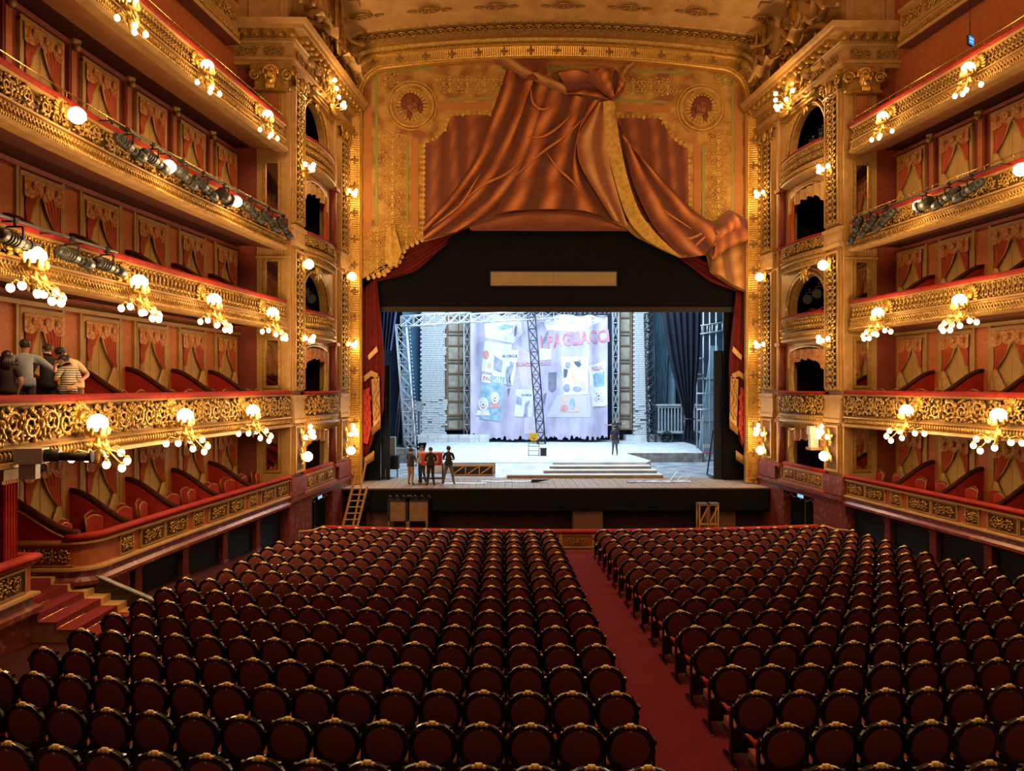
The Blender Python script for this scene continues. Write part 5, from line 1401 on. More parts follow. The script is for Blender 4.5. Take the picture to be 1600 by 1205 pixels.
for k, px in enumerate((1101, 1116)):
    a = pt(px, 826, 33.6)
    t = thing('pine_easel', 'raw pine braced frame standing in the pit, %s of the pair at right' % ('left' if k == 0 else 'right'), 'frame', (a.x, a.y, -.78))
    z_ = -1.62
    mb = MB()
    for x in (-.2, .2):
        mb.beam((x, 0, z_), (x, 0, 1.05), .06); mb.beam((x - .03, .35, z_), (x - .03, .35, 1.05), .06); mb.beam((x, 0, 1.05), (x - .03, .35, 1.05), .06)
    mb.beam((-.2, 0, 1.05), (.2, 0, 1.05), .07); mb.beam((-.2, 0, .2), (.2, 0, .2), .07)
    ob('posts', mb.mesh('frame_post', M['timber']), t)
    mb = MB(); mb.beam((-.2, 0, .2), (.2, 0, 1.0), .05); ob('brace', mb.mesh('frame_brace', M['timber']), t)
    mb = MB(); mb.bb(-.26, .26, -.05, .45, 1.06, 1.1); ob('top_board', mb.mesh('top_board', M['timber_dark']), t)
for px in (1150,):
    pass
for s in (-1, 1):
    a = Vector((s * 8.9, 25.9, floor_z(26)))
    t = thing('pit_handrail', 'pale bent handrail at the %s end of the pit parapet' % SIDE[s], 'handrail', a)
    mb = MB(); mb.tube([(-s * .5, .1, .2), (-s * .5, .1, .72), (-s * .45, .1, .80), (-s * .1, -.1, .70), (s * .3, -.2, .68)], .035, 6)
    ob('rail', mb.mesh('handrail_tube', M['timber']), t)
    mb = MB(); mb.cyl((s * .3, -.2, .0), (s * .3, -.2, .7), .03, n=6); ob('post', mb.mesh('handrail_post', M['timber_dark']), t)
# ------------------------------------------------------------------ set: the whitewashed platform with steps
PZ = 1.46
t = thing('stage_platform', 'whitewashed stage platform with three front steps and a raised right side', 'platform', (0, 46, SZ))
po = Vector((0, 46, SZ))
def at0(px, py, z): D = (CAMZ - z) * 1200 / (py - 602.5); return pt(px, py, D)
mb = MB()
A = [at0(640, 742, PZ - .0)]
top = [(-6.5, 40.3), (5.15, 40.3), (5.55, 41.2), (4.9, 46.0), (9.6, 46.0), (10.6, 52.0), (10.5, 57), (-8, 57), (-7.2, 47)]
mb.prism(top, 'z', SZ, PZ); ob('deck', mb.mesh('platform_deck', M['whitewash']), t, -po)
mb = MB(); mb.prism([(4.92, 45.9), (9.55, 45.9), (9.6, 46.02), (4.9, 46.02)], 'z', SZ + .0, PZ - .02); ob('grey_riser', mb.mesh('grey_riser', M['greyriser']), t, -po)
for k in range(3):
    z1 = PZ - .14 * (k + 1) + .02
    y0 = 40.3 - .75 * (k + 1)
    x0 = (0.0, -.35, -2.2)[k]
    mb = MB(); mb.bb(x0, 5.25 + .15 * k, y0, 40.4, SZ, z1, 0); mb.bb(x0, 5.25 + .15 * k, y0 - .01, y0 + .02, SZ, z1 - .03, 1)
    ob('step', mb.mesh('platform_step', [M['whitewash'], M['stepface']]), t, -po)
for px, py in ((770, 722), (895, 735)): pass
mb = MB(); mb.prism([(38.4, SZ), (40.35, SZ), (40.35, PZ - .01)], 'x', -2.8, .2); ob('white_ramp', mb.mesh('white_ramp', M['whitewash']), t, -po)
# braced timber truss flat lying in front of the steps
a = pt(706, 737, 39.2)
t = thing('timber_truss', 'low black-backed timber truss lying at the front left of the platform', 'truss', (a.x, 39.2, SZ))
L_ = 2.1
mb = MB(); mb.bb(0, L_, .06, .12, .0, .52); ob('black_back', mb.mesh('black_back', M['black']), t)
mb = MB()
for z in (.04, .5): mb.beam((0, 0, z), (L_, 0, z), .07)
for x in (0, .7, 1.4, L_): mb.beam((x, 0, 0), (x, 0, .52), .06)
ob('chords', mb.mesh('truss_chords', M['timber']), t)
for x0, x1 in ((.05, .6), (1.35, .8), (1.45, 2.0)):
    mb = MB(); mb.beam((x0, -.02, .08 if x0 < x1 else .46), (x1, -.02, .46 if x0 < x1 else .08), .06); ob('brace', mb.mesh('truss_brace', M['timber']), t)
# floor sheets
for (px0, px1, py, w_, nm, lab, mt) in ((665, 760, 756, .35, 'white_strip', 'long white strip of paper on the stage boards behind the men', 'paper'), (752, 830, 753, .3, 'white_strip', 'second white strip further along the stage boards', 'paper')):
    a, b_ = at0(px0, py, SZ), at0(px1, py, SZ)
    t = thing(nm, lab, 'paper', (a.x, a.y, SZ)); mb = MB()
    mb.grid(lambda u, v: ((b_.x - a.x) * u, w_ * v, .012 + .006 * math.sin(u * 14)), 12, 2, smooth=True); mb.grid(lambda u, v: ((b_.x - a.x) * u, w_ * (1 - v), .002), 2, 1)
    ob('sheet', mb.mesh('paper_sheet', M[mt]), t)
random.seed(3)
a = at0(980, 754, SZ); 
t = thing('crumpled_drawing', 'row of crumpled printed cloth lying along the stage edge at right', 'cloth', (a.x, a.y, SZ))
mb = MB(); mb.grid(lambda u, v: (3.0 * u, .5 * v - .25 + .05 * math.sin(u * 9), .02 + .09 * abs(math.sin(u * 13 + v * 4)) * math.sin(PI * v)), 36, 6); ob('cloth', mb.mesh('crumpled_cloth', M['printcloth']), t)
mb = MB()
for k in range(3): mb.beam((2.1 + .35 * k, .3, .02), (2.6 + .35 * k, .9, .4 - .1 * k), .03)
ob('white_rods', mb.mesh('white_rods', M['whitesteel']), t)
a = at0(835, 754, SZ); t = thing('cable_heap', 'small dark heap of cable on the stage boards', 'cable', (a.x, a.y, SZ)); mb = MB()
for k in range(6): mb.tube([(.16 * math.cos(f) * (1 + .3 * k % 2) + .06 * k, .1 * math.sin(f), .03 + .02 * k) for f in [2 * PI * q / 10 for q in range(10)]], .02, 4, closed=True)
ob('coil', mb.mesh('cable_coil', M['black']), t)
# tape marks on the deck
for px, py in ((1102, 690), (630, 742)):
    a = at0(px, py, SZ if py > 700 else PZ)
    mb = MB()
    if px > 1000: mb.box((0, 0, .011), (.45, .06, .012), (0, 0, .8)); mb.box((0, 0, .011), (.45, .06, .012), (0, 0, -.8))
    else: mb.box((0, 0, .008), (.08, 1.1, .01), (0, 0, -.5))
    t = tag(ob('tape_mark', mb.mesh('tape_mark', M['paper']), None, (a.x, a.y, a.z)), 'white tape cross on the deck at the right wing' if px > 1000 else 'slanting white tape line on the deck at left', 'tape')
# ------------------------------------------------------------------ whitewashed brick pillars, lattice windows
def brick_pillar(px0, px1, D, label):
    a, b_ = pt(px0, 680, D), pt(px1, 490, D); wd = b_.x - a.x
    t = thing('brick_pillar', label, 'pillar', ((a.x + b_.x) / 2, D, PZ))
    H = 11.5; h = .16; random.seed(int(px0))
    mb = MB(); mb.bb(-wd / 2 + .03, wd / 2 - .03, -.4, .5, 0, H); ob('core', mb.mesh('pillar_core', M['mortar']), t)
    shared = []
    for q in range(4):
        m_ = MB(); w_ = (.5, .42, .34, .27)[q]; m_.bb(-w_ / 2, w_ / 2, -.06, .06, .006, h - .012); shared.append((w_, m_.mesh('brick', M['whitebrick'])))
    n_ind = 0; rest = MB()
    for k in range(int(H / h)):
        z = k * h; x = -wd / 2 + (0.0 if k % 2 else .12)
        rough = z < 3.0
        flare = .12 if rough else 0
        while x < wd / 2 + flare - .2:
            w_, me = random.choice(shared)
            if x + w_ > wd / 2 + .02 + flare: w_, me = shared[3]
            y = -.42 - (random.random() * .10 if rough else random.random() * .015)
            if rough and random.random() < .10: x += w_ + .02; continue
            if n_ind < 240:
                ob('brick', me, t, (x + w_ / 2, y, z), (0, 0, random.uniform(-.05, .05) if rough else 0)); n_ind += 1
            else:
                rest.bb(x, x + w_, y - .06, y + .06, z + .006, z + h - .012)
            x += w_ + .012
    if rest.v: ob('upper_bricks', rest.mesh('upper_bricks', M['whitebrick']), t)['kind'] = 'stuff'
    mb = MB(); mb.bb(-wd / 2 - .6, wd / 2 + .8, -1.2, .5, 0, .42); ob('low_plinth', mb.mesh('low_plinth', M['whitewash']), t)
brick_pillar(658, 697, 56.5, 'whitewashed brick pillar with rough lower courses, left of the banner')
brick_pillar(988, 1012, 56.5, 'whitewashed brick pillar with rough lower courses, right of the banner')
a = pt(632, 670, 55); t = thing('low_wall', 'low whitewashed block wall behind the left of the platform', 'wall', (-6.4, 54.6, PZ))
mb = MB()
for k in range(7):
    for r in range(2): mb.bb(-2.0 + k * .72, -2.0 + k * .72 + .70, -.3, .3, r * .28, r * .28 + .27)
ob('blocks', mb.mesh('low_wall_blocks', M['whitebrick']), t)
def lattice(px0, px1, D, label, nx):
    a, b_ = pt(px0, 672, D), pt(px1, 490, D); wd = b_.x - a.x; H = 11
    t = thing('lattice_window', label, 'window', ((a.x + b_.x) / 2, D, a.z))
    mb = MB(); mb.bb(-wd / 2, wd / 2, .05, .1, 0, H); ob('cloth_backing', mb.mesh('cloth_backing', M['canvas']), t)
    for x in (-wd / 2, wd / 2):
        mb = MB(); mb.bb(x - .09, x + .09, -.1, .05, 0, H); ob('jamb', mb.mesh('lattice_jamb', M['rustwood']), t)
    for i in range(1, nx):
        mb = MB(); x = -wd / 2 + wd * i / nx; mb.bb(x - .045, x + .045, -.05, .05, 0, H); ob('mullion', mb.mesh('lattice_mullion', M['rustwood']), t)
    k = 0; z = .06
    while z < H:
        mb = MB(); mb.bb(-wd / 2, wd / 2, -.06, .04, z - .05, z + .05)
        ob('crossbar', mb.mesh('lattice_crossbar', M['rustwood']), t)
        if k % 2: mb = MB(); mb.bb(-wd / 2 + .1, wd / 2, -.03, .04, z - .3, z - .22); ob('thin_bar', mb.mesh('lattice_thin_bar', M['ironbar']), t)  # thin dark iron bar set below every second crossbar
        z += 1.02; k += 1
lattice(699, 735, 56.2, 'tall brown lattice window left of the hanging banner', 2)
lattice(968, 986, 56.2, 'tall brown lattice frame right of the hanging banner', 1)
# ------------------------------------------------------------------ steel trusses
def truss(nm, label, a, b_, wd, bay, m, side=Vector((1, 0, 0)), dep=Vector((0, 1, 0)), r=.035, cat='truss'):
    t = thing(nm, label, cat, a)
    v = b_ - a; n = max(2, int(v.length / bay)); h = wd / 2
    corners = [side * sx * h + dep * sy * h for sx, sy in ((-1, -1), (1, -1), (1, 1), (-1, 1))]
    for c in corners:
        mb = MB(); mb.cyl(c, c + v, r, n=5); ob('chord', mb.mesh('truss_chord', m), t)
    mb = MB()
    for i in range(n + 1):
        p = v * (i / n)
        for k in range(4): mb.cyl(p + corners[k], p + corners[(k + 1) % 4], r * .7, n=4, caps=False)
        if i < n:
            q = v * ((i + 1) / n)
            for k in range(4):
                k2 = (k + 1) % 4
                mb.cyl(p + corners[k], q + corners[k2], r * .6, n=4, caps=False)
                if k % 2 == 0: mb.cyl(p + corners[k2], q + corners[k], r * .6, n=4, caps=False)
    ob('bracing', mb.mesh('truss_bracing', m), t)
    return t
ZUP = Vector((0, 0, 1))
a = pt(627, 508, 46.5); b_ = pt(643, 700, 46.5); b_.z = SZ
truss('truss_tower', 'leaning steel truss tower at the left of the stage', b_, a, .62, .75, M['whitesteel'])
mb = MB()
c = b_ + Vector((.5, -.35, 0)); t = thing('light_string', 'string of small lamps down the left truss tower', 'lamp string', c)
L_ = (a - b_)
mb = MB(); mb.cyl((0, 0, 0), L_, .015, n=4); ob('cable', mb.mesh('string_cable', M['black']), t)
sb = MB(); sb.ell((0, 0, 0), (.045, .045, .045), 6, 4); sbm = sb.mesh('small_bulb', M['whitesteel'])
for k in range(36): ob('bulb', sbm, t, L_ * (k / 36) + Vector((.03, -.05, 0)))
a = pt(627, 503, 46.2); b_ = pt(735, 496, 50); b2 = pt(960, 488, 58)
truss('roof_truss', 'white horizontal steel truss across the upper left of the stage', a, b_, .62, .9, M['whitesteel'], ZUP, Vector((0, 1, 0)), .04)
truss('roof_truss', 'white horizontal steel truss running back over the banner', b_ + Vector((.05, .1, -.05)), b2, .55, .95, M['whitesteel'], ZUP, Vector((0, 1, 0)), .035)
def tower(px0, py0, px1, py1, D, wd, bay, mt, lab, zb=PZ):
    b_ = pt(px1, py1, D); a = pt(px0, py0, D); b_.z = zb
    return truss('truss_tower', lab, b_, a, wd, bay, M[mt])
tower(829, 478, 846, 694, 53, .55, .75, 'darksteel', 'dark steel truss tower in front of the banner middle')
tower(730, 478, 730, 686, 55.5, .45, 1.1, 'whitesteel', 'pale narrow ladder truss by the left edge of the banner')
tower(962, 478, 962, 684, 55.5, .42, 1.1, 'whitesteel', 'pale narrow ladder truss by the right edge of the banner')
tower(1014, 490, 1019, 682, 54.8, .55, .6, 'darksteel', 'black lattice tower in front of the right brick pillar')
# slanting props left
for k, (p0, p1) in enumerate((((613, 692), (626, 600)), ((618, 676), (632, 560)), ((630, 690), (636, 600)))):
    a, b_ = pt(*p0, 47.5), pt(*p1, 48.5); a.z = SZ
    mb = MB(); mb.cyl((0, 0, 0), b_ - a, .06, n=6); mb.cyl((0, 0, 0), (.0, 0, .05), .14, n=6)
    tag(ob('slanting_prop', mb.mesh('slanting_prop', M['darksteel']), None, a), 'dark slanting prop behind the left truss tower, %s from the left' % ORD[k], 'pole')
# ------------------------------------------------------------------ hanging banner with posters
BD = 54.6
bl, br = pt(735, 684, BD), pt(950, 684, BD)
BX0, BX1 = bl.x, br.x; BZ0 = PZ + .1; BZ1 = pt(840, 492, BD).z
def ban_y(x, z):
    u = (x - BX0) / (BX1 - BX0); v = (z - BZ0) / (BZ1 - BZ0)
    return .19 * math.sin(u * 34 + .8 * math.sin(v * 3)) * (0.35 + .65 * v) + .17 * math.sin(u * 13 + v * 2.2) + .05 * math.sin(u * 55 + v) * v - .10 * math.exp(-((u - .42 + .1 * v) / .03) ** 2)
Bn = thing('circus_banner', 'torn lilac banner lettered in red with pasted clown posters', 'banner', ((BX0 + BX1) / 2, BD, BZ0))
bo = Vector(((BX0 + BX1) / 2, BD, BZ0))
random.seed(8)
ragged = [random.random() for _ in range(161)]
mb = MB()
NU, NV = 160, 40
def bf(u, v):
    x = BX0 + (BX1 - BX0) * u; i = int(round(u * NU))
    lo = .05 + .35 * ragged[i // 3] * (1 if (i // 2) % 3 else .5) + .5 * max(0, .12 - u) * 6 * .5
    sagtop = .25 * math.sin(u * PI) * .0
    z = BZ0 + lo + (BZ1 - BZ0 - lo) * v
    return (x - bo.x, ban_y(x, z), z - bo.z)
mb.grid(bf, NU, NV); ob('banner_cloth', mb.mesh('banner_cloth', M['lilac']), Bn)
def bxz(px, py): p = pt(730 + px / 5.604, 485 + py / 5.604, BD); return (p.x, p.z)
def decal(nm, px_poly, m, lay=1, rings=5, parent=Bn):
    P = [bxz(*q) for q in px_poly]; 
    # densify the outline
    Q = []
    for i in range(len(P)):
        a, b_ = P[i], P[(i + 1) % len(P)]; k = max(1, int(math.hypot(b_[0] - a[0], b_[1] - a[1]) / .18))
        Q += [(a[0] + (b_[0] - a[0]) * j / k, a[1] + (b_[1] - a[1]) * j / k) for j in range(k)]
    cx, cz = sum(p[0] for p in Q) / len(Q), sum(p[1] for p in Q) / len(Q)
    mb = MB(); vs = []; n = len(Q)
    for r in range(rings, 0, -1):
        for x, z in Q:
            x2, z2 = cx + (x - cx) * r / rings, cz + (z - cz) * r / rings
            vs.append((x2 - bo.x, ban_y(x2, z2) - .018 * lay, z2 - bo.z))
    vs.append((cx - bo.x, ban_y(cx, cz) - .018 * lay, cz - bo.z))
    fs = []
    for r in range(rings - 1):
        for i in range(n): fs.append((r * n + i, r * n + (i + 1) % n, (r + 1) * n + (i + 1) % n, (r + 1) * n + i))
    for i in range(n): fs.append(((rings - 1) * n + i, (rings - 1) * n + (i + 1) % n, rings * n))
    mb.add(vs, fs, 0, True)
    return ob(nm, mb.mesh(nm, m), parent)
def circ(cx, cy_, rx, ry=None, n=16): ry = ry or rx; return [(cx + rx * math.cos(2 * PI * k / n), cy_ + ry * math.sin(2 * PI * k / n)) for k in range(n)]
def text_on(nm, s_, px, py, hpx, m, rot=0, lay=3, wide=1.0, arc=0):
    cu = bpy.data.curves.new(nm, 'FONT'); cu.body = s_; cu.align_x = 'CENTER'; cu.size = 1
    cu.resolution_u = 2; cu.offset = .025
    to = bpy.data.objects.new(nm, cu); COL.objects.link(to)
    dg = bpy.context.evaluated_depsgraph_get(); me = bpy.data.meshes.new_from_object(to.evaluated_get(dg))
    bpy.data.objects.remove(to)
    h = hpx / 5.604 / 1200 * BD / .7; cx, cz = bxz(px, py)
    for v in me.vertices:
        x, z = v.co.x * h * wide, v.co.y * h
        z += arc * x * x
        xr, zr = cx + x * math.cos(rot) - z * math.sin(rot), cz + x * math.sin(rot) + z * math.cos(rot)
        v.co = (xr - bo.x, ban_y(xr, zr) - .018 * lay, zr - bo.z)
    me.materials.clear(); me.materials.append(m)
    return ob(nm, me, Bn)
# pale paper patches, posters and lettering
decal('pale_patch', [(150, 120), (470, 95), (490, 200), (400, 290), (160, 240)], M['patch'], 1)
decal('pale_patch', [(640, 60), (1180, 40), (1200, 90), (950, 190), (700, 170)], M['patch'], 1)
decal('blue_arc', [(230, 150), (320, 175), (420, 140), (330, 120)], M['postblue'], 2, 3)
text_on('banner_letters', 'I PAGLIACCI', 950, 300, 108, M['bannerred'], .10, 2, .72)
decal('poster', [(155, 270), (390, 300), (380, 440), (210, 550), (125, 530)], M['patch'], 1)
decal('poster_red', circ(165, 390, 28, 40), M['postred'], 2, 2); decal('poster_red', circ(195, 480, 14, 26), M['postorange'], 2, 2)
decal('poster', [(232, 345), (450, 350), (400, 660), (215, 620)], M['paperwhite'], 2); text_on('poster_letters', 'AU CIRCUS', 372, 412, 22, M['ink'], 0, 4, .8)
decal('poster_ink', [(235, 395), (310, 445), (300, 545), (232, 520)], M['greyblue'], 3, 3); decal('poster_ink', [(345, 500), (385, 480), (415, 450), (400, 520), (375, 600), (385, 660), (350, 660), (335, 590)], M['greyblue'], 3, 3)
decal('poster_ink', circ(385, 465, 14, 16), M['greyblue'], 4, 2)
text_on('poster_letters', 'GLIACCI', 500, 490, 34, M['bannerred'], 0, 3, .85)
decal('poster', [(130, 555), (330, 590), (285, 975), (108, 950)], M['postblue'], 2)
decal('poster', [(130, 555), (212, 570), (205, 640), (122, 625)], M['paperwhite'], 3, 3); text_on('poster_letters', 'I PAG', 165, 615, 36, M['bannerred'], -.1, 4, .8)
def clown(cx, cy_, r, body):
    decal('clown_face', circ(cx, cy_, r, r * 1.3, 18), M['paperwhite'], 4, 3)
    decal('clown_ruff', [(cx - r * 1.4, cy_ + r * 2.2), (cx - r, cy_ + r * 1.2), (cx + r, cy_ + r * 1.2), (cx + r * 1.3, cy_ + r * 2.2)], M[body], 3, 3)
    for sg in (-1, 1):
        decal('clown_eye', [(cx + sg * r * .45 - r * .22, cy_ - r * .25), (cx + sg * r * .45, cy_ - r * .42), (cx + sg * r * .45 + r * .22, cy_ - r * .25), (cx + sg * r * .45, cy_ - r * .3)], M['ink'], 5, 1)
        decal('clown_cheek', circ(cx + sg * r * .55, cy_ + r * .25, r * .16, r * .14, 8), M['postorange'], 5, 1)
    decal('clown_nose', circ(cx, cy_ + r * .1, r * .16, r * .2, 8), M['ink'], 5, 1)
    decal('clown_mouth', [(cx - r * .5, cy_ + r * .5), (cx, cy_ + r * .65), (cx + r * .5, cy_ + r * .5), (cx, cy_ + r * .95)], M['bannerred'], 5, 1)
clown(140, 820, 46, 'paperwhite'); clown(243, 765, 40, 'postred')
decal('poster', [(425, 690), (580, 695), (570, 935), (412, 930)], M['paperwhite'], 2); text_on('poster_letters', 'AU CIRCUS', 520, 750, 17, M['ink'], 0, 4, .7)
decal('poster_ink', [(430, 745), (480, 770), (475, 830), (425, 820)], M['greyblue'], 3, 3); decal('poster_ink', [(505, 820), (530, 795), (550, 790), (530, 850), (525, 930), (490, 930), (500, 870)], M['greyblue'], 3, 3)
decal('poster', [(635, 330), (740, 340), (735, 430), (630, 440)], M['patch'], 2); text_on('poster_letters', 'GLIACCI', 690, 480, 30, M['bannerred'], .02, 3, .6)
decal('dark_tear', [(712, 545), (785, 540), (778, 690), (745, 715), (712, 690)], M['tear'], 2, 3); decal('dark_tear', [(700, 190), (715, 175), (690, 270), (650, 320), (655, 270)], M['tear'], 2, 3); decal('dark_tear', [(670, 740), (700, 715), (680, 820), (660, 825)], M['tear'], 2, 2); decal('dark_tear', [(350, 690), (378, 680), (360, 760)], M['tear'], 2, 2)
decal('dark_tear', [(412, 150), (438, 135), (425, 230), (410, 225)], M['tear'], 2, 2)
decal('poster', [(820, 405), (1060, 410), (1055, 735), (845, 745)], M['paperwhite'], 2)
for (x, y, rx, ry, mt) in ((880, 480, 26, 30, 'greyblue'), (925, 560, 16, 50, 'postorange'), (940, 620, 20, 26, 'postyellow'), (985, 460, 16, 30, 'greyblue'), (870, 680, 30, 36, 'greyblue'), (960, 690, 40, 24, 'greyblue'), (1010, 660, 26, 46, 'patchred'), (850, 560, 14, 34, 'greyblue')):
    decal('poster_figure', circ(x, y, rx, ry, 12), M[mt], 3, 2)
for pts in ([(930, 450), (970, 445), (1000, 470), (980, 500), (950, 480)], [(840, 510), (880, 520), (870, 580), (850, 590)]): decal('poster_swirl', pts, M['ink'], 4, 2)
decal('poster', [(820, 760), (980, 755), (985, 890), (820, 890)], M['patchred'], 2); decal('poster_figure', circ(850, 780, 26, 26, 10), M['postorange'], 3, 2); decal('poster_figure', circ(850, 855, 34, 30, 10), M['postred'], 3, 2); decal('poster_figure', circ(920, 820, 24, 50, 10), M['postblue'], 3, 2); decal('poster_figure', circ(960, 860, 20, 28, 10), M['postorange'], 3, 2)
decal('lilac_panel', [(790, 740), (1070, 740), (1075, 935), (690, 940)], M['patchlilac'], 1, 4)
decal('poster', [(1060, 490), (1215, 440), (1232, 830), (1095, 850)], M['paperwhite'], 2); text_on('poster_letters', 'I PAGLIAC', 1140, 525, 38, M['bannerred'], .17, 4, .50)
decal('poster_blue', [(1100, 560), (1205, 530), (1205, 660), (1110, 670)], M['postblue'], 3, 3); clown(1155, 745, 44, 'paperwhite')
decal('rose_wash', [(430, 300), (560, 380), (600, 700), (480, 690), (440, 480)], M['patchrose'], 1, 4); decal('rose_wash', [(500, 930), (600, 930), (610, 1080), (500, 1080)], M['patchrose'], 1, 3)
mb = MB(); mb.cyl((BX0 - bo.x - .2, 0, BZ1 - bo.z + .02), (BX1 - bo.x + .2, 0, BZ1 - bo.z + .02), .05, n=6); ob('banner_pole', mb.mesh('banner_pole', M['darksteel']), Bn)
# ------------------------------------------------------------------ back and wings of the stage house
SWL = struct('wall_stage')
mb = MB(); mb.bb(-16, 18, 62, 62.3, SZ, 24, 0); mb.bb(-16, -15.7, 37, 62, SZ, 24, 1); mb.bb(18, 18.3, 37, 62, SZ, 24, 1); mb.bb(-16, 18, 37, 62.3, 20.5, 20.8, 1)
ob('stage_house', mb.mesh('stage_house', [M['bluewall'], M['bluewall']]), SWL)
a, b_ = pt(629, 680, 58), pt(661, 490, 58)
mb = MB(); mb.bb(a.x, b_.x, 58, 58.1, SZ, 14); tag(ob('blue_flat', mb.mesh('blue_flat', M['blueflat']), None), 'plain blue scenery flat left of the white brick pillar', 'flat')
def cloth(nm, label, lines, D, m, amp=.12, sub=8, n=14):
    mb = swag(lines, sub, n, D, amp); 
    c = Vector(mb.v[0]); 
    mb.v = [tuple(Vector(p) - c) for p in mb.v]
    return tag(ob(nm, mb.mesh(nm, m), None, c), label, 'curtain')
def vfold(x0, x1, x2, x3, y0, y1, k): return [[(x0 + (x1 - x0) * i / k, y0), ((x0 + (x1 - x0) * i / k + x2 + (x3 - x2) * i / k) / 2, (y0 + y1) / 2), (x2 + (x3 - x2) * i / k, y1)] for i in range(k + 1)]
cloth('wing_curtain', 'dark blue hanging wing curtain at the upper left of the stage', vfold(586, 622, 588, 612, 480, 548, 6), 44, M['navy'], .15)
cloth('wing_curtain', 'teal streaked hanging curtain right of the right brick pillar', vfold(1022, 1048, 1024, 1040, 488, 670, 6), 58, M['teal'], .15)
cloth('wing_curtain', 'pale blue gauze hanging behind the tied black curtain', vfold(1036, 1056, 1030, 1056, 488, 640, 4), 59, M['paleblue'], .1)
t = thing('tied_curtain', 'black wing curtain tied to a point at the right of the stage', 'curtain', (pt(1076, 690, 47).x, 47, SZ + .6)); to_ = Vector(t.location)
mb = swag([[(1034, 486), (1045, 560), (1071, 655)], [(1045, 486), (1055, 560), (1073, 655)], [(1056, 486), (1063, 560), (1075, 655)], [(1066, 486), (1070, 560), (1076, 655)], [(1076, 486), (1077, 560), (1078, 655)], [(1087, 486), (1086, 560), (1081, 655)], [(1096, 486), (1094, 560), (1083, 655)]], 6, 14, 47, .16)
ob('upper_cloth', mb.mesh('tied_upper', M['navyblack']), t, -to_)
mb = swag([[(1071, 655), (1069, 670), (1066, 688)], [(1075, 655), (1073, 670), (1072, 688)], [(1079, 655), (1079, 670), (1078, 688)], [(1083, 655), (1084, 670), (1085, 688)]], 5, 6, 47, .1)
ob('hem', mb.mesh('tied_hem', M['navyblack']), t, -to_)
a = pt(1077, 655, 47); mb = MB(); mb.tube([(a.x + .3 * math.cos(f), 46.95 + .15 * math.sin(f), a.z) for f in [2 * PI * k / 10 for k in range(10)]], .06, 5, closed=True); ob('tie', mb.mesh('tie', M['black']), t, -to_)
cloth('wing_curtain', 'small black border curtain at the top right of the stage opening', vfold(1134, 1160, 1140, 1160, 480, 540, 4), 42, M['navyblack'], .1)
# black masking flats either side
for (px0, px1, py0, lab, sgn) in ((588, 610, 555, 'tall black masking flat at the left of the stage', -1), (1116, 1166, 548, 'tall black masking flat at the right of the stage', 1)):
    a, b_ = pt(px0, 750, 37.6), pt(px1, py0, 37.6)
    t = thing('masking_flat', lab, 'flat', ((a.x + b_.x) / 2, 37.6, SZ)); wd = b_.x - a.x
    for k in range(3):
        mb = MB(); mb.bb(-wd / 2 + wd * k / 3 + .01, -wd / 2 + wd * (k + 1) / 3 - .01, -.03 + .06 * (k % 2), .05, 0, b_.z - SZ - (.25 * k * (1 if sgn < 0 else -1) if sgn < 0 else .3 * (k == 1)))
        ob('flat_panel', mb.mesh('flat_panel', M['navyblack']), t)
    mb = MB(); mb.beam((-wd / 2, .1, .1), (-wd / 2, 1.2, .1), .08); mb.beam((-wd / 2, 1.2, .1), (-wd / 2, .1, 2.4), .06); ob('brace', mb.mesh('flat_brace', M['darksteel']), t)
mb = MB(); mb.bb(-9.7, -8.35, YP + 1.4, YP + 1.5, SZ, 10); tag(ob('wing_curtain', mb.mesh('wing_curtain', M['blackcloth']), None), 'black leg cloth behind the red curtain at left', 'curtain')
mb = MB(); mb.bb(8.35, 9.8, YP + 1.4, YP + 1.5, SZ, 10); tag(ob('wing_curtain', mb.mesh('wing_curtain', M['blackcloth']), None), 'black leg cloth behind the red curtain at right', 'curtain')
# scaffold at right with cross galleries
t = thing('scaffold_tower', 'tall pale scaffold with ladder galleries at the right wing', 'scaffold', (pt(1105, 700, 49).x, 49, SZ)); so_ = Vector(t.location)
for px in (1090, 1100, 1110, 1120, 1132):
    mb = MB(); a = pt(px, 700, 49); mb.cyl((a.x, 49, SZ), (a.x, 49, 12), .05, n=6); ob('upright', mb.mesh('scaffold_upright', M['whitesteel']), t, -so_)
for py0, px0, px1 in ((511, 1080, 1135), (524, 1080, 1135), (585, 1078, 1100), (592, 1078, 1100), (640, 1090, 1120), (560, 1090, 1100), (615, 1090, 1120)):
    mb = MB(); a, b_ = pt(px0, py0, 48.9), pt(px1, py0 - 8 * (px1 - px0 > 40), 48.9); mb.cyl(a, b_, .05, n=6); ob('ledger', mb.mesh('scaffold_ledger', M['whitesteel']), t, -so_)
for px in range(1082, 1134, 8):
    mb = MB(); a, b_ = pt(px, 512 - (px - 1080) * .14, 48.9), pt(px, 524 - (px - 1080) * .14, 48.9); mb.cyl(a, b_, .04, n=5); ob('rung', mb.mesh('scaffold_rung', M['whitesteel']), t, -so_)
a, b_ = pt(1108, 690, 49.6), pt(1110, 540, 49.6)
t = thing('pale_flat', 'leaning pale blue wedge flat among the scaffold', 'flat', (a.x, 49.6, SZ)); mb = MB(); mb.prism([(-.7, 0), (.6, 0), (.6, b_.z - SZ), (.15, b_.z - SZ)], 'y', -.05, .05); ob('flat_panel', mb.mesh('wedge_flat', M['paleblue']), t)
mb = MB(); mb.bb(-.5, .7, -.12, -.06, 5.0, 5.12); mb.bb(-.7, .7, -.12, -.06, 2.3, 2.4); ob('batten', mb.mesh('flat_batten', M['whitesteel']), t)
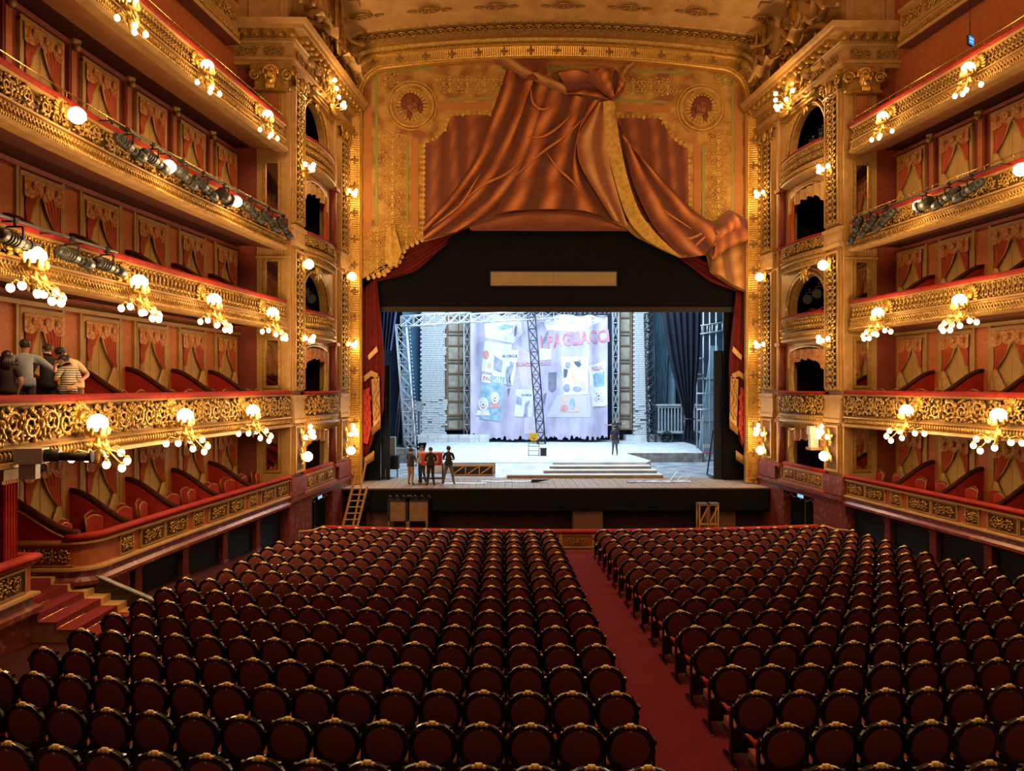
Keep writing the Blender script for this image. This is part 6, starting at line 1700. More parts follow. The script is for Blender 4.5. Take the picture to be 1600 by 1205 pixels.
# circus wagon behind the tied curtain
a = pt(1058, 684, 55)
t = thing('show_wagon', 'pale grey slatted show wagon with spoked wheels behind the tied curtain', 'wagon', (a.x, 55, PZ - .1))
mb = MB(); mb.bb(-1.5, 1.6, -.8, .8, .75, .92); mb.bb(-1.5, 1.6, -.8, .8, 2.55, 2.7); mb.bb(-1.6, 1.7, -.9, .9, 2.7, 2.8); ob('bed', mb.mesh('wagon_bed', M['whitewash_dim']), t)
for k in range(14):
    mb = MB(); x = -1.45 + k * .23; mb.bb(x - .035, x + .035, -.78, -.70, .92, 2.55); ob('slat', mb.mesh('wagon_slat', M['whitewash_dim']), t)
for x in (-.9, 1.05):
    w_ = MB(); w_.tube([(.42 * math.cos(f), 0, .42 * math.sin(f)) for f in [2 * PI * k / 18 for k in range(18)]], .06, 6, closed=True)
    for k in range(8): w_.cyl((0, 0, 0), (.4 * math.cos(k * PI / 4), 0, .4 * math.sin(k * PI / 4)), .025, n=4)
    w_.cyl((0, -.1, 0), (0, .1, 0), .09, n=8); ob('wheel', w_.mesh('wagon_wheel', M['darksteel']), t, (x, -.85, .46))
mb = MB(); mb.bb(-1.4, 1.5, -.4, .6, .95, 2.5); ob('inner_box', mb.mesh('wagon_inner', M['bluewall']), t)
# yellow sign on a stand and black box, folding chairs, red trolley
a = at0(834, 712, PZ)
t = thing('sign_stand', 'yellow smiling-face board on a black wire stand on the platform', 'sign', (a.x, a.y, PZ))
mb = MB(); mb.prism([(-.24, 1.3), (-.26, .95), (-.14, .86), (0, .80), (.14, .86), (.26, .95), (.24, 1.3)], 'y', -.02, .02); ob('yellow_board', mb.mesh('yellow_board', M['yellow']), t)
mb = MB(); mb.ell((-.08, -.03, 1.13), (.025, .01, .03), 6, 4); mb.ell((.08, -.03, 1.13), (.025, .01, .03), 6, 4); mb.tube([(-.1, -.03, 1.02), (0, -.03, .97), (.1, -.03, 1.02)], .014, 4); ob('smile', mb.mesh('smile', M['black']), t)
mb = MB()
for x in (-.3, .3):
    mb.beam((x, -.25, 0), (x, -.1, .72), .03); mb.beam((x, .25, 0), (x, -.1, .72), .03)
for z, y in ((.05, -.24), (.3, -.19), (.55, -.13), (.72, -.1)): mb.beam((-.3, y, z), (.3, y, z), .03)
mb.beam((0, -.1, .7), (0, 0, .9), .03); ob('wire_stand', mb.mesh('wire_stand', M['black']), t)
t = tag(ob('black_case', MB().bb(-.17, .17, -.2, .2, 0, .42).bb(-.19, .19, -.22, .22, .38, .44).bb(-.06, .06, -.23, -.2, .2, .26).mesh('black_case', M['black']), None, (a.x + .55, a.y - .1, PZ)), 'small black case beside the yellow sign stand', 'case')
a = at0(1108, 672, SZ)
a = pt(1107, 690, 46.8)
t = thing('folding_chair', 'pale wooden chair with red seat at the right wing', 'chair', (a.x, 46.8, SZ))
mb = MB(); mb.bb(-.25, .25, -.25, .25, .45, .5); ob('seat', mb.mesh('chair_seat', M['emb_red']), t)
mb = MB(); mb.bb(-.25, .25, .2, .25, .75, 1.0); ob('backrest', mb.mesh('chair_back', M['whitesteel']), t)
for x in (-.22, .22):
    for y in (-.22, .22): mb = MB(); mb.cyl((x, y, 0), (x, y, 1.0 if y > 0 else .46), .025, n=5); ob('leg', mb.mesh('chair_leg', M['whitesteel']), t)
a = pt(614, 742, 38.6)
t = thing('black_trolley', 'dark draped trolley half hidden behind the left masking flat', 'trolley', (a.x, 38.6, SZ))
mb = MB(); mb.bb(-.35, .3, -.3, .3, .42, 1.1); ob('cover', mb.mesh('trolley_cover', M['navyblack']), t)
mb = MB(); mb.bb(-.4, .1, .1, .5, 1.1, 2.0); ob('white_flight_case', mb.mesh('white_case', M['whitewash_dim']), t)
for x in (-.3, .26): mb = MB(); mb.cyl((x, -.2, 0), (x, -.2, .45), .03, n=6); ob('leg', mb.mesh('trolley_leg', M['black']), t)
a = pt(676, 747, 36.3)
t = thing('show_cart', 'red-panelled metal cart between the men at the stage edge', 'cart', (a.x, 36.3, SZ))
mb = MB(); mb.bb(-.50, .46, -.2, .25, .85, 1.42); ob('red_panel', mb.mesh('red_panel', M['redpanel']), t)
mb = MB(); mb.bb(-.6, .53, -.22, .27, 1.40, 1.46); mb.bb(-.35, .3, -.21, -.2, .95, 1.3); ob('pink_print', mb.mesh('pink_print', M['pinkpanel']), t)
for x in (-.55, .48):
    for y in (-.2, .25): mb = MB(); mb.cyl((x, y, .06), (x, y, .9), .025, n=6); mb.ell((x, y, .05), (.05, .04, .05), 6, 4); ob('leg', mb.mesh('cart_leg', M['black']), t)
mb = MB(); mb.bb(-.57, .5, -.22, .27, .2, .26); ob('shelf', mb.mesh('cart_shelf', M['black']), t)
random.seed(15)
a = pt(628, 718, 46)
t = thing('rubble_wall', 'low grey stone pile at the left of the platform', 'stone pile', (a.x, 45.8, SZ))
for k in range(9):
    m_ = MB(); m_.box((0, 0, 0), (.5, .4, .3), (random.uniform(-.1, .1), random.uniform(-.1, .1), random.uniform(-.3, .3)))
    ob('stone', m_.mesh('stone', M['greyriser']), t, (-.6 + .55 * (k % 3) + random.uniform(-.06, .06), 0, .15 + .29 * (k // 3)))
# drapery on the left wall of the stage: covered furniture
a = pt(650, 655, 56); t = thing('covered_crate', 'blue-grey covered crate by the left brick pillar', 'crate', (pt(646, 660, 55.4).x, 55.4, PZ))
mb = MB(); mb.bb(-.5, .5, -.4, .4, 0, 2.2); mb.bb(-.3, .62, -.45, .4, 2.2, 2.9); ob('cover', mb.mesh('crate_cover', M['greyriser']), t)
mb = MB()
for x in (-.45, -.15, .15, .45): mb.bb(x - .05, x + .05, -.44, -.4, 0, 2.2)
ob('slats', mb.mesh('crate_slats', M['navy']), t)
# ------------------------------------------------------------------ stalls seats
def el(cx, cz, rx, rz, n=28): return [(cx + rx * math.cos(2 * PI * k / n), cz + rz * math.sin(2 * PI * k / n)) for k in range(n)]
LEAN = Matrix.Translation((0, 0, .45)) @ Matrix.Rotation(R(9), 4, 'X') @ Matrix.Translation((0, 0, -.45))
def seat_parts():
    P = {}
    mb = MB(); out = []
    for k in range(28):
        a = 2 * PI * k / 28; c, s_ = math.cos(a), math.sin(a)
        out.append((.272 * math.copysign(abs(c) ** .85, c), .685 + .272 * math.copysign(abs(s_) ** .95, s_)))
    mb.ring(out, el(0, .68, .222, .230), 'y', -.028, .03)
    mb.tube([(x * .985, -.02, z - .003) for x, z in out[2:13]], .014, 5)
    mb.bb(-.255, .255, -.01, .03, .14, .48); mb.box((0, .03, .68), (.42, .03, .44))
    for x in (-.272, .272): mb.ell((x, -.01, .76), (.03, .035, .035), 6, 4)
    mb.xform(LEAN); P['back_frame'] = (mb, 'seatwood')
    mb = MB(); mb.ell((0, -.02, .68), (.225, .036, .233), 24, 6, (PI / 2, 0, 0)) if False else mb.ell((0, -.02, .68), (.226, .030, .234), 20, 8); mb.xform(LEAN); P['back_panel'] = (mb, 'seatcloth')
    mb = MB(); mb.ell((0, -.012, .962), (.042, .036, .026), 8, 5)
    for sg in (-1, 1): mb.ell((sg * .05, -.012, .95), (.042, .026, .017), 6, 4, (0, sg * .25, 0)); mb.ell((sg * .022, -.012, .972), (.022, .028, .017), 6, 4)
    mb.ell((0, -.04, .905), (.012, .008, .014), 6, 4)
    mb.xform(LEAN); P['crest'] = (mb, 'crest')
    mb = MB()
    def cu(u, v): 
        a, b_ = u * 2 - 1, v
        return (.24 * a, .06 + .42 * b_, .46 - .03 * abs(a) ** 4 - .03 * (2 * abs(b_ - .5)) ** 4)
    mb.grid(cu, 8, 8); mb.bb(-.24, .24, .06, .48, .34, .43); P['seat_cushion'] = (mb, 'seatcloth')
    def arm(x):
        mb = MB(); mb.bb(x - .02, x + .02, .0, .42, .60, .63); mb.tube([(x, .42, .615), (x, .46, .60), (x, .46, .56)], .02, 5); return mb
    def pad(x): 
        mb = MB(); mb.ell((x, .10, .66), (.034, .05, .045), 8, 5); mb.ell((x, .26, .64), (.026, .13, .016), 8, 5); return mb
    def leg(x):
        mb = MB(); mb.bb(x - .016, x + .016, .02, .09, .03, .64); mb.bb(x - .014, x + .014, .09, .36, .30, .36); mb.beam((x, .05, .05), (x, .34, .03), .035); mb.beam((x, .05, .05), (x, -.14, .02), .035)
        mb.ell((x, -.14, .02), (.035, .05, .02), 6, 4); mb.beam((x, .08, .62), (x, -.02, .78), .03); return mb
    P['armrest'] = (arm(-.275), 'seatwood'); P['armrest_pad'] = (pad(-.275), 'seatred'); P['leg'] = (leg(-.275), 'seatwood')
    P['armrest_end'] = (arm(.275), 'seatwood'); P['armrest_pad_end'] = (pad(.275), 'seatred'); P['leg_end'] = (leg(.275), 'seatwood')
    return P
SP = seat_parts()
SPM = {k: v[0].mesh('seat_' + k.replace('_end', ''), M[v[1]]) for k, v in SP.items()}
seats = []
NR = 17
for k in range(NR):
    Y0_ = 7.55 + (24.0 - 7.55) / 16 * k
    for side in (-1, 1):
        j = 0
        while True:
            arc = .87 + .55 * j; x = AX + side * arc; y = Y0_ + (x - AX) ** 2 / 84
            lim = 9.45 - .105 * max(0, y - 15)
            if abs(x) > lim or j > 20: break
            px = 800 + ((x - CAMX) / y - YAW) * 1200
            if -90 < px < 1690: seats.append((y, x, k, side, j, math.asin((x - AX) / 42)))
            j += 1
last = {}
for q in seats: last[(q[2], q[3])] = max(last.get((q[2], q[3]), 0), q[4])
seats.sort(key=lambda q: math.hypot(q[0], q[1] - CAMX))
def seat_tree(y, x, k, side, j, rz):
    row = NR - 1 - k
    bl = 'left' if side < 0 else 'right'
    lab = 'round-backed seat with gold crest, %s from the aisle, %s block, %s row from the stage' % (ORD[j], bl, ORD[row])
    t = thing('theatre_seat', lab, 'seat', (x, y, floor_z(y)), rz, 'stalls seats of the %s block' % bl)
    parts = ['back_frame', 'back_panel', 'crest', 'seat_cushion']
    # the end standard stands on the aisle side
    for nm in parts: ob(nm, SPM[nm], t)
    sfx = '' if side > 0 else '_end'
    ob('leg', SPM['leg' + sfx], t); o = ob('armrest', SPM['armrest' + sfx], t); ob('armrest_pad', SPM['armrest_pad' + sfx], o)
    if j == last[(k, side)]:
        sfx = '_end' if side > 0 else ''
        ob('leg', SPM['leg' + sfx], t); ob('armrest', SPM['armrest' + sfx], t)
for q in seats[:300]: seat_tree(*q)
rest = MB(); rm = ['seatwood', 'seatcloth', 'crest', 'seatred']
for (y, x, k, side, j, rz) in seats[300:]:
    Mt = Matrix.Translation((x, y, floor_z(y))) @ Matrix.Rotation(rz, 4, 'Z')
    sfx = '' if side > 0 else '_end'
    for nm in ('back_frame', 'back_panel', 'crest', 'seat_cushion', 'leg' + sfx, 'armrest' + sfx, 'armrest_pad' + sfx):
        b_, mt = SP[nm]; n0_ = len(rest.v)
        rest.v.extend([tuple(Mt @ Vector(v)) for v in b_.v]); mi = rm.index(mt)
        rest.f.extend([[i + n0_ for i in f] for f in b_.f]); rest.m.extend([mi] * len(b_.f)); rest.s.extend(b_.s)
tag(ob('distant_seats', rest.mesh('distant_seats', [M[r] for r in rm])), 'farthest rows of dark red seats nearest the orchestra pit', 'seats', kind='stuff')
fv = MB(); fv.bb(-.2, .2, -.07, .07, .0, .012)
for q in range(6): fv.bb(-.19 + q * .066, -.17 + q * .066, -.06, .06, .012, .016)
fvm = fv.mesh('floor_vent', M['iron'])
for k in range(NR):
    Y0_ = 7.55 + (24.0 - 7.55) / 16 * k
    for sd in (-1, 1): ob('floor_vent', fvm, fl, (AX + sd * 1.12, Y0_ + .26, floor_z(Y0_ + .26)))
# ------------------------------------------------------------------ little velvet chairs in the boxes
def box_chair_parts():
    P = []
    mb = MB()
    mb.grid(lambda u, v: (.20 * (2 * u - 1) * (1 + .12 * v), -.20 - .05 * v - .02 * math.sin(PI * u), .48 + .5 * v + .05 * math.sin(PI * u) * v), 8, 6)
    mb.grid(lambda u, v: (-.20 * (2 * u - 1) * (1 + .12 * v), -.24 - .05 * v, .48 + .5 * v + .05 * math.sin(PI * u) * v), 8, 6)
    P.append(('backrest', mb.mesh('box_chair_back', M['velvet'])))
    mb = MB(); mb.tube([(-.2, -.22, .48), (-.225, -.27, .98), (-.12, -.27, 1.02), (0, -.28, 1.05), (.12, -.27, 1.02), (.225, -.27, .98), (.2, -.22, .48)], .022, 5); P.append(('back_frame', mb.mesh('box_chair_frame', M['gold_old'])))
    mb = MB(); mb.box((0, 0, .44), (.44, .42, .10)); P.append(('seat', mb.mesh('box_chair_seat', M['velvet'])))
    for x in (-.18, .18):
        for y in (-.18, .18): mb = MB(); mb.cyl((x, y, 0), (x * .95, y * .95, .4), .016, .024, 6); P.append(('leg', mb.mesh('box_chair_leg', M['gold_old'])))
    return P
BC = box_chair_parts()
random.seed(21)
for s in (-1, 1):
    for t in 'AB':
        for k, Y in enumerate(NICHE_Y[:5] if s < 0 else NICHE_Y[:3]):
            if t == 'B' and s < 0 and k > 3: continue
            for q in range(4 if t == 'A' else 2):
                yy = Y - .75 + (.5 * q if t == 'A' else .8 * q) + random.uniform(-.08, .08) + .05
                nn = (.52 if q % 2 == 0 else .95) if t == 'A' else .5
                P_, n_ = fr(s, yy); P_ = P_ - n_ * nn
                face = rz_of(n_) + random.uniform(-.3, .3)
                tt = thing('box_chair', 'small red velvet chair, %s tier %s wall, %s box from stage, %s in it' % (TNAME[t], SIDE[s], ORD[k], ORD[q]), 'chair',
                           (P_.x, P_.y, TIER[t] - .88 + (.05 if t == 'A' else -.06)), face, 'velvet chairs in the side boxes')
                for nm, me in BC: ob(nm, me, tt)
# ------------------------------------------------------------------ gilt bracket lamps
bm = MB(); bm.ell((0, 0, 0), (.075, .075, .085), 8, 6); BULB = bm.mesh('bulb', M['bulb'])
gm_ = MB(); gm_.ell((0, 0, 0), (.20, .20, .20), 14, 9)
for k in range(12): gm_.ell((.178 * math.cos(k * PI / 6), .178 * math.sin(k * PI / 6), 0), (.03, .03, .10), 4, 5)
GLOBE = gm_.mesh('cut_glass_globe', M['globe'])
def lamp_meshes():
    random.seed(44)
    mb = MB()
    for k in range(12):
        a = PI / 2 + (k - 5.5) * .36; leaf(mb, .24 * math.cos(a), .25 + .34 * math.sin(a), a, .16, .06, .06, .04)
    mb.ell((0, .08, .35), (.12, .08, .2), 7, 5); mb.tube([(0, .05, .5), (0, .25, .42), (0, .42, .22)], .03, 6)
    MESH['plate'] = mb.mesh('lamp_plate', M['gold_bright'])
    mb = MB(); mb.lathe([(.02, -.20), (.16, -.22), (.20, -.15), (.21, -.10)], 10, (0, .42, 0))
    for k in range(8): a = k * PI / 4; mb.ell((.2 * math.cos(a), .42 + .2 * math.sin(a), -.10), (.05, .05, .09), 5, 4)
    mb.lathe([(.03, -.2), (.05, -.35), (.12, -.44), (.07, -.52), (.03, -.70), (.0, -.76)], 9, (0, .42, 0))
    for k in range(12): leaf(mb, random.uniform(-.2, .2), -.42 + random.uniform(-.12, .12), random.uniform(0, 6), .12, .05, .42 + random.uniform(-.15, .2), .04)
    MESH['hub'] = mb.mesh('lamp_hub', M['gold'])
lamp_meshes()
ARMS = {}
def arms(n, rad, a0=-.35, a1=PI + .35):
    key = (n, rad)
    if key in ARMS: return ARMS[key]
    out = []
    for k in range(n):
        a = a0 + (a1 - a0) * k / (n - 1)
        dz = -.50 - .16 * math.sin(max(0, a)) * 0 
        tip = Vector((rad * math.cos(a), .42 + rad * .8 * math.sin(a), -.62 - .22 * abs(math.sin(a)) + .1 * abs(math.cos(a))))
        mb = MB(); mb.tube([(0.05 * math.cos(a), .42 + .05 * math.sin(a), -.46), (tip.x * .45, .42 + (tip.y - .42) * .45, -.50), (tip.x * .8, .42 + (tip.y - .42) * .8, tip.z + .16), (tip.x, tip.y, tip.z + .08)], .018, 5)
        mb.ell((tip.x, tip.y, tip.z + .08), (.05, .05, .04), 6, 4)
        out.append((mb.mesh('lamp_arm', M['gold']), tip))
    ARMS[key] = out
    return out
def bracket_lamp(P, rz, label, n=7, rad=.55, lit=True, power=60, globe=True, sc=1.0, group='gilt bracket lamps on the balconies'):
    t = thing('bracket_lamp', label, 'lamp', P, rz, group); t.scale = (sc, sc, sc)
    ob('back_plate', MESH['plate'], t, None, None, (.78, .9, .72))
    if globe: ob('globe', GLOBE, t, (0, .42, .05), None, (.95, .95, .95))
    if n:
        ob('hub', MESH['hub'], t)
        for me, tip in arms(n, rad):
            a = ob('arm', me, t); ob('bulb', BULB, a, tip)
    point_light('lamp_glow', (0, .95, -.15), power, .3, WARM, t)
    return t
LP = {'B': ([24.3, 20.3, 16.3], [24.1, 20.3]), 'C': ([25.8, 21.9, 18.2, 14.5], [25.6, 21.8, 18.0]), 'D': ([23.3, 19.6, 15.9], [23.6, 19.6]), 'E': ([25.5, 21.6, 17.9], [25.4, 21.5, 17.6])}
for t, (ly, ry) in LP.items():
    for s, ys in ((-1, ly), (1, ry)):
        for k, Y in enumerate(ys):
            P, n = frb(s, Y, t)
            lab = 'gilt bracket lamp on the %s tier %s balcony, %s from the stage' % (TNAME[t], SIDE[s], ORD[k])
            off = {'B': -.62, 'C': -.68, 'D': -.45, 'E': -.62}[t]
            n_ = {'B': 7, 'C': 8, 'D': 0, 'E': 4}[t]
            bracket_lamp((P.x + n.x * .06, P.y + n.y * .06, TIER[t] + off), rz_of(n), lab, n_, {'B': .62, 'C': .52, 'D': .4, 'E': .42}[t], power={'B': 210, 'C': 190, 'D': 110, 'E': 140}[t], sc={'B': 1.05, 'C': 1.0, 'D': .9, 'E': .9}[t])
# clusters on the stage-box pilasters
def cluster(P, rz, label, pts, power, globes=(), plate=True):
    t = thing('wall_lamp', label, 'lamp', P, rz, 'bulb clusters on the stage-box pilasters')
    if plate:
        mb = MB()
        random.seed(len(label))
        for k in range(9): leaf(mb, random.uniform(-.2, .2), random.uniform(-.25, .25), random.uniform(0, 6), .15, .06, .06, .04)
        mb.ell((0, .06, 0), (.1, .08, .16), 7, 5); ob('back_plate', mb.mesh('wall_lamp_plate', M['gold_bright']), t)
    for p in pts:
        mb = MB(); mb.tube([(0, .05, -.1), (p[0] * .5, p[1] * .7, p[2] - .15), (p[0], p[1], p[2] - .08)], .016, 5); mb.ell((p[0], p[1], p[2] - .08), (.045, .045, .03), 6, 4)
        a = ob('arm', mb.mesh('wall_lamp_arm', M['gold']), t); ob('bulb', BULB, a, p, None, (1.15, 1.15, 1.15))
    for p in globes:
        ob('globe', GLOBE, t, p, None, (.9, .9, .95))
    point_light('lamp_glow', (0, .7, .05), power * 1.5, .25, WARM, t)
FIVE = [(-.34, .28, .05), (-.14, .40, -.02), (.14, .40, -.02), (.34, .28, .05), (0, .48, .12)]
SIX = [(-.3, .3, .02), (.3, .3, .02), (-.15, .42, .2), (.18, .42, .22), (0, .5, .02), (0, .36, .4)]
for s in (-1, 1):
    Mx, bd, bn = bay_matrix(s); rzb = rz_of(bn); sd = SIDE[s]
    for a, z, shape, pw, gl, word in ((.65, 13.65, FIVE, 60, (), 'house pilaster at the fourth tier'), (6.3, 14.1, FIVE, 60, (), 'stage pilaster at the fourth tier'),
                                      (.65, 10.05, [], 25, [(0, .3, 0)], 'house pilaster at the third tier top'), (6.3, 10.4, [], 25, [(0, .3, 0)], 'stage pilaster at the third tier top'),
                                      (.65, 7.2, FIVE, 60, (), 'house pilaster under the third tier'), (6.3, 7.3, FIVE, 60, (), 'stage pilaster under the third tier'),
                                      (.65, 3.55, SIX, 60, (), 'house pilaster at the lowest box'), (6.3, 3.3, SIX, 60, (), 'stage pilaster at the lowest box')):
        cluster(Mx @ Vector((a, .2, z)), rzb, 'bulb cluster on the %s, %s of the stage' % (word, sd) if not gl else 'single globe lamp on the %s, %s of the stage' % (word, sd), shape, pw, gl)
        if 'lowest box' in word:
            cluster(Mx @ Vector((a, .2, z - .72)), rzb, 'round globe lamp below the bulb cluster, %s lowest box, %s of stage' % (word.split()[0], sd), [], 15, [(0, .26, 0)])
    cluster(Mx @ Vector((3.3, .5, 17.0)), rzb, 'garland of bulbs under the pediment, %s of the stage' % sd, [(-.8, .3, .35), (-.5, .42, .1), (-.18, .5, -.05), (.12, .5, -.08), (.4, .45, .15), (.52, .4, .45), (.62, .35, .75)], 170)
# ------------------------------------------------------------------ black stage spotlights clamped along the balconies
def spot_meshes():
    mb = MB(); mb.cyl((0, -.30, 0), (0, .12, 0), .125, .125, 12); mb.cyl((0, .12, 0), (0, .34, 0), .10, .10, 12); mb.cyl((0, .34, 0), (0, .60, 0), .12, .12, 12)
    mb.cyl((0, -.42, 0), (0, -.30, 0), .07, .13, 10)
    for k in range(4): mb.cyl((0, -.26 + k * .08, 0), (0, -.24 + k * .08, 0), .14, .14, 12)
    MESH['spot_body'] = mb.mesh('spot_body', M['lampblack'])
    mb = MB(); mb.ell((0, .60, 0), (.10, .02, .10), 10, 4); MESH['spot_lens'] = mb.mesh('spot_lens', M['glass_dark'])
    mb = MB()
    for x in (-.15, .15): mb.beam((x, 0, 0), (x, 0, .24), .03, .03)
    mb.beam((-.15, 0, .24), (.15, 0, .24), .03); mb.cyl((0, 0, .24), (0, 0, .34), .03, n=6); mb.box((0, 0, .36), (.08, .10, .08)); MESH['spot_yoke'] = mb.mesh('spot_yoke', M['black'])
    mb = MB(); mb.cyl((0, -.2, 0), (0, .2, 0), .19, .16, 14); mb.cyl((0, .2, 0), (0, .28, 0), .20, .20, 14); MESH['spot_par'] = mb.mesh('flood_body', M['lampblack'])
spot_meshes()
def spot(s, Y, t, k, pitch, turn, kind='spot_body', out=.42, dz=-.42, word=''):
    P, n = fr(s, Y); p = P + n * out + Vector((0, 0, TIER[t] + dz))
    tang = Vector((n.y, -n.x, 0)) * s
    if tang.y < 0: tang = -tang
    rz = math.atan2(tang.y, tang.x) - PI / 2 + turn
    T_ = thing('spotlight', 'black stage spotlight clamped to the %s tier %s balcony, %s from the stage' % (TNAME[t], SIDE[s], ORD[k]), 'spotlight', p, rz, 'spotlights on the balconies')
    o = ob(kind if False else 'lamp_body', MESH[kind], T_, None, (pitch, 0, 0)); ob('lens', MESH['spot_lens'], o, (0, 0 if kind == 'spot_body' else -.31, 0))
    ob('yoke', MESH['spot_yoke'], T_)
def hang_bar(s, t, y0, y1, out=.42, dz=-.06):
    P0, n0 = fr(s, y0); base = P0 + n0 * out + Vector((0, 0, TIER[t] + dz))
    T_ = thing('lighting_bar', 'black lighting pipe clamped along the %s tier %s balcony' % (TNAME[t], SIDE[s]), 'pipe', base)
    mb = MB(); pts = []
    for y in np.linspace(y0, y1, 14): p, n = fr(s, y); pts.append(p + n * out + Vector((0, 0, TIER[t] + dz)) - base)
    mb.tube(pts, .03, 6); ob('pipe', mb.mesh('bar_pipe', M['black']), T_)
    for y in np.linspace(y0, y1, 5):
        p, n = fr(s, y); q = p + Vector((0, 0, TIER[t] + dz)) - base
        mb = MB(); mb.beam(q, q + n * out, .03); mb.beam(q + Vector((0, 0, .12)), q, .03); ob('bracket', mb.mesh('bar_bracket', M['black']), T_)
hang_bar(-1, 'D', 27.0, 17.2); hang_bar(-1, 'C', 17.4, 13.0); hang_bar(1, 'D', 27.2, 20.3)
for k, (Y, pi_, tu) in enumerate(((26.8, -.55, -.1), (25.6, -.45, -.1), (24.3, -.4, -.2), (22.6, -.25, -.1), (21.4, -.35, -.1), (20.3, -.3, -.05), (18.9, -.2, -.05), (17.8, -.25, -.1))):
    spot(-1, Y, 'D', k, pi_, tu, 'spot_par' if k in (3,) else 'spot_body')
for k, (Y, pi_, tu) in enumerate(((17.0, -.12, -.05), (15.75, -.15, -.05), (14.0, -.1, 0))): spot(-1, Y, 'C', k, pi_, tu)
for k, (Y, pi_, tu) in enumerate(((26.9, -.9, .1), (26.1, -.6, .1), (25.2, -.5, .1), (23.3, -.2, .2), (22.3, -.35, .1), (21.4, -.3, .1))):
    spot(1, Y, 'D', k, pi_, tu, 'spot_par' if k == 3 else 'spot_body')
# lamps hidden in the dark arched boxes beside the stage
for s in (-1, 1):
    Mx, bd, bn = bay_matrix(s)
    for k, (a, z) in enumerate(((2.2, 16.0), (3.0, 15.8), (3.8, 15.6))):
        p = Mx @ Vector((a, -.75, z)); T_ = thing('spotlight', 'dark spotlight hung inside the top arched box, %s of stage, %s from the house' % (SIDE[s], ORD[k]), 'spotlight', p, rz_of(bn) + s * .9, 'spotlights in the stage boxes')
        ob('lamp_body', MESH['spot_body'], T_, None, (-.7, 0, 0)); ob('yoke', MESH['spot_yoke'], T_)
    for k, (a, z) in enumerate(((2.3, 9.2), (3.2, 9.35), (4.0, 9.2))):
        p = Mx @ Vector((a, -.7, z)); T_ = thing('spotlight', 'small floodlight inside the third-tier arched box, %s of stage, %s from the house' % (SIDE[s], ORD[k]), 'spotlight', p, rz_of(bn) + s * .7, 'spotlights in the stage boxes')
        ob('lamp_body', MESH['spot_par'], T_, None, (-.3, 0, 0)); ob('yoke', MESH['spot_yoke'], T_)
    p = Mx @ Vector((2.6, -.3, 8.45)); mb = MB(); mb.grid(lambda u, v: (1.3 * u - .65, .3 * v - .15, .12 + .08 * math.sin(u * 7) * math.sin(v * 5)), 12, 6); mb.bb(-.65, .65, -.15, .15, -.2, .06)
    tag(ob('red_cloth', mb.mesh('red_cloth_bundle', M['seatred']), None, p, rz_of(bn)), 'bundle of red cloth on the rail of the third-tier arched box, %s of stage' % SIDE[s], 'cloth')
# a small projector on the right-hand lowest stage box
Mx, bd, bn = bay_matrix(1); p = Mx @ Vector((1.6, .35, 3.5))
t = thing('wall_camera', 'pale boxy camera on a bracket over the right lowest stage box', 'camera', p, rz_of(bn))
mb = MB(); mb.bb(-.14, .14, -.2, .25, .1, .42); mb.bb(-.10, .10, -.12, .2, -.42, .1); ob('housing', mb.mesh('camera_housing', M['camwhite']), t)
mb = MB(); mb.cyl((.14, .1, .26), (.42, .12, .24), .07, n=10); ob('lens', mb.mesh('camera_lens', M['lampblack']), t)
mb = MB(); mb.bb(-.12, .3, -.35, .2, -.52, -.42); ob('bracket', mb.mesh('camera_bracket', M['gold_plain']), t)
# camera and red-draped booth at the left edge
a = pt(14, 742, 15.6)
t = thing('draped_booth', 'red draped plinth with yellow marble top at the left edge', 'booth', (-12.48, 14.85, 1.3))
mb = MB(); top = 3.9 - 1.3
mb.grid(lambda u, v: (-.6 + 1.2 * u, -.2 + .03 * math.sin(u * 40), v * (top - .2)), 36, 2); mb.grid(lambda u, v: (.6 - .03 * math.sin(u * 30), -.2 + .4 * u, v * (top - .2)), 24, 2)
mb.bb(-.56, .56, -.17, .2, 0, top - .2); ob('red_drape', mb.mesh('booth_drape', M['velvet_red']), t)
mb = MB(); mb.bb(-.66, .68, -.3, .3, top - .2, top); mb.bb(-.62, .62, -.25, .25, top - .28, top - .2); ob('marble_top', mb.mesh('booth_top', M['yellow_marble']), t)
t = thing('projector_camera', 'grey camera with long black lens on the marble-topped plinth', 'camera', (-11.02, 14.1, 3.80), -PI / 2 + .15)
mb = MB(); mb.bb(-.16, .16, -.22, .25, .28, .56); mb.bb(-.1, .1, -.16, .12, 0, .28); ob('housing', mb.mesh('cam_housing', M['camwhite']), t)
mb = MB(); mb.cyl((0, .25, .42), (0, .5, .42), .12, n=10); mb.cyl((0, .5, .40), (0, 1.0, .38), .08, n=10); mb.cyl((0, 1.0, .38), (0, 1.05, .38), .10, n=10); ob('lens', mb.mesh('cam_lens', M['lampblack']), t)
mb = MB()
for k in range(4): mb.tube([(-.16, 0, .45), (-.30, .05 * k, .35 - .05 * k), (-.22, .05, .05)], .02, 5)
mb.beam((-.1, -.4, .3), (-.1, 0, .3), .05); ob('cables', mb.mesh('cam_cables', M['black']), t)
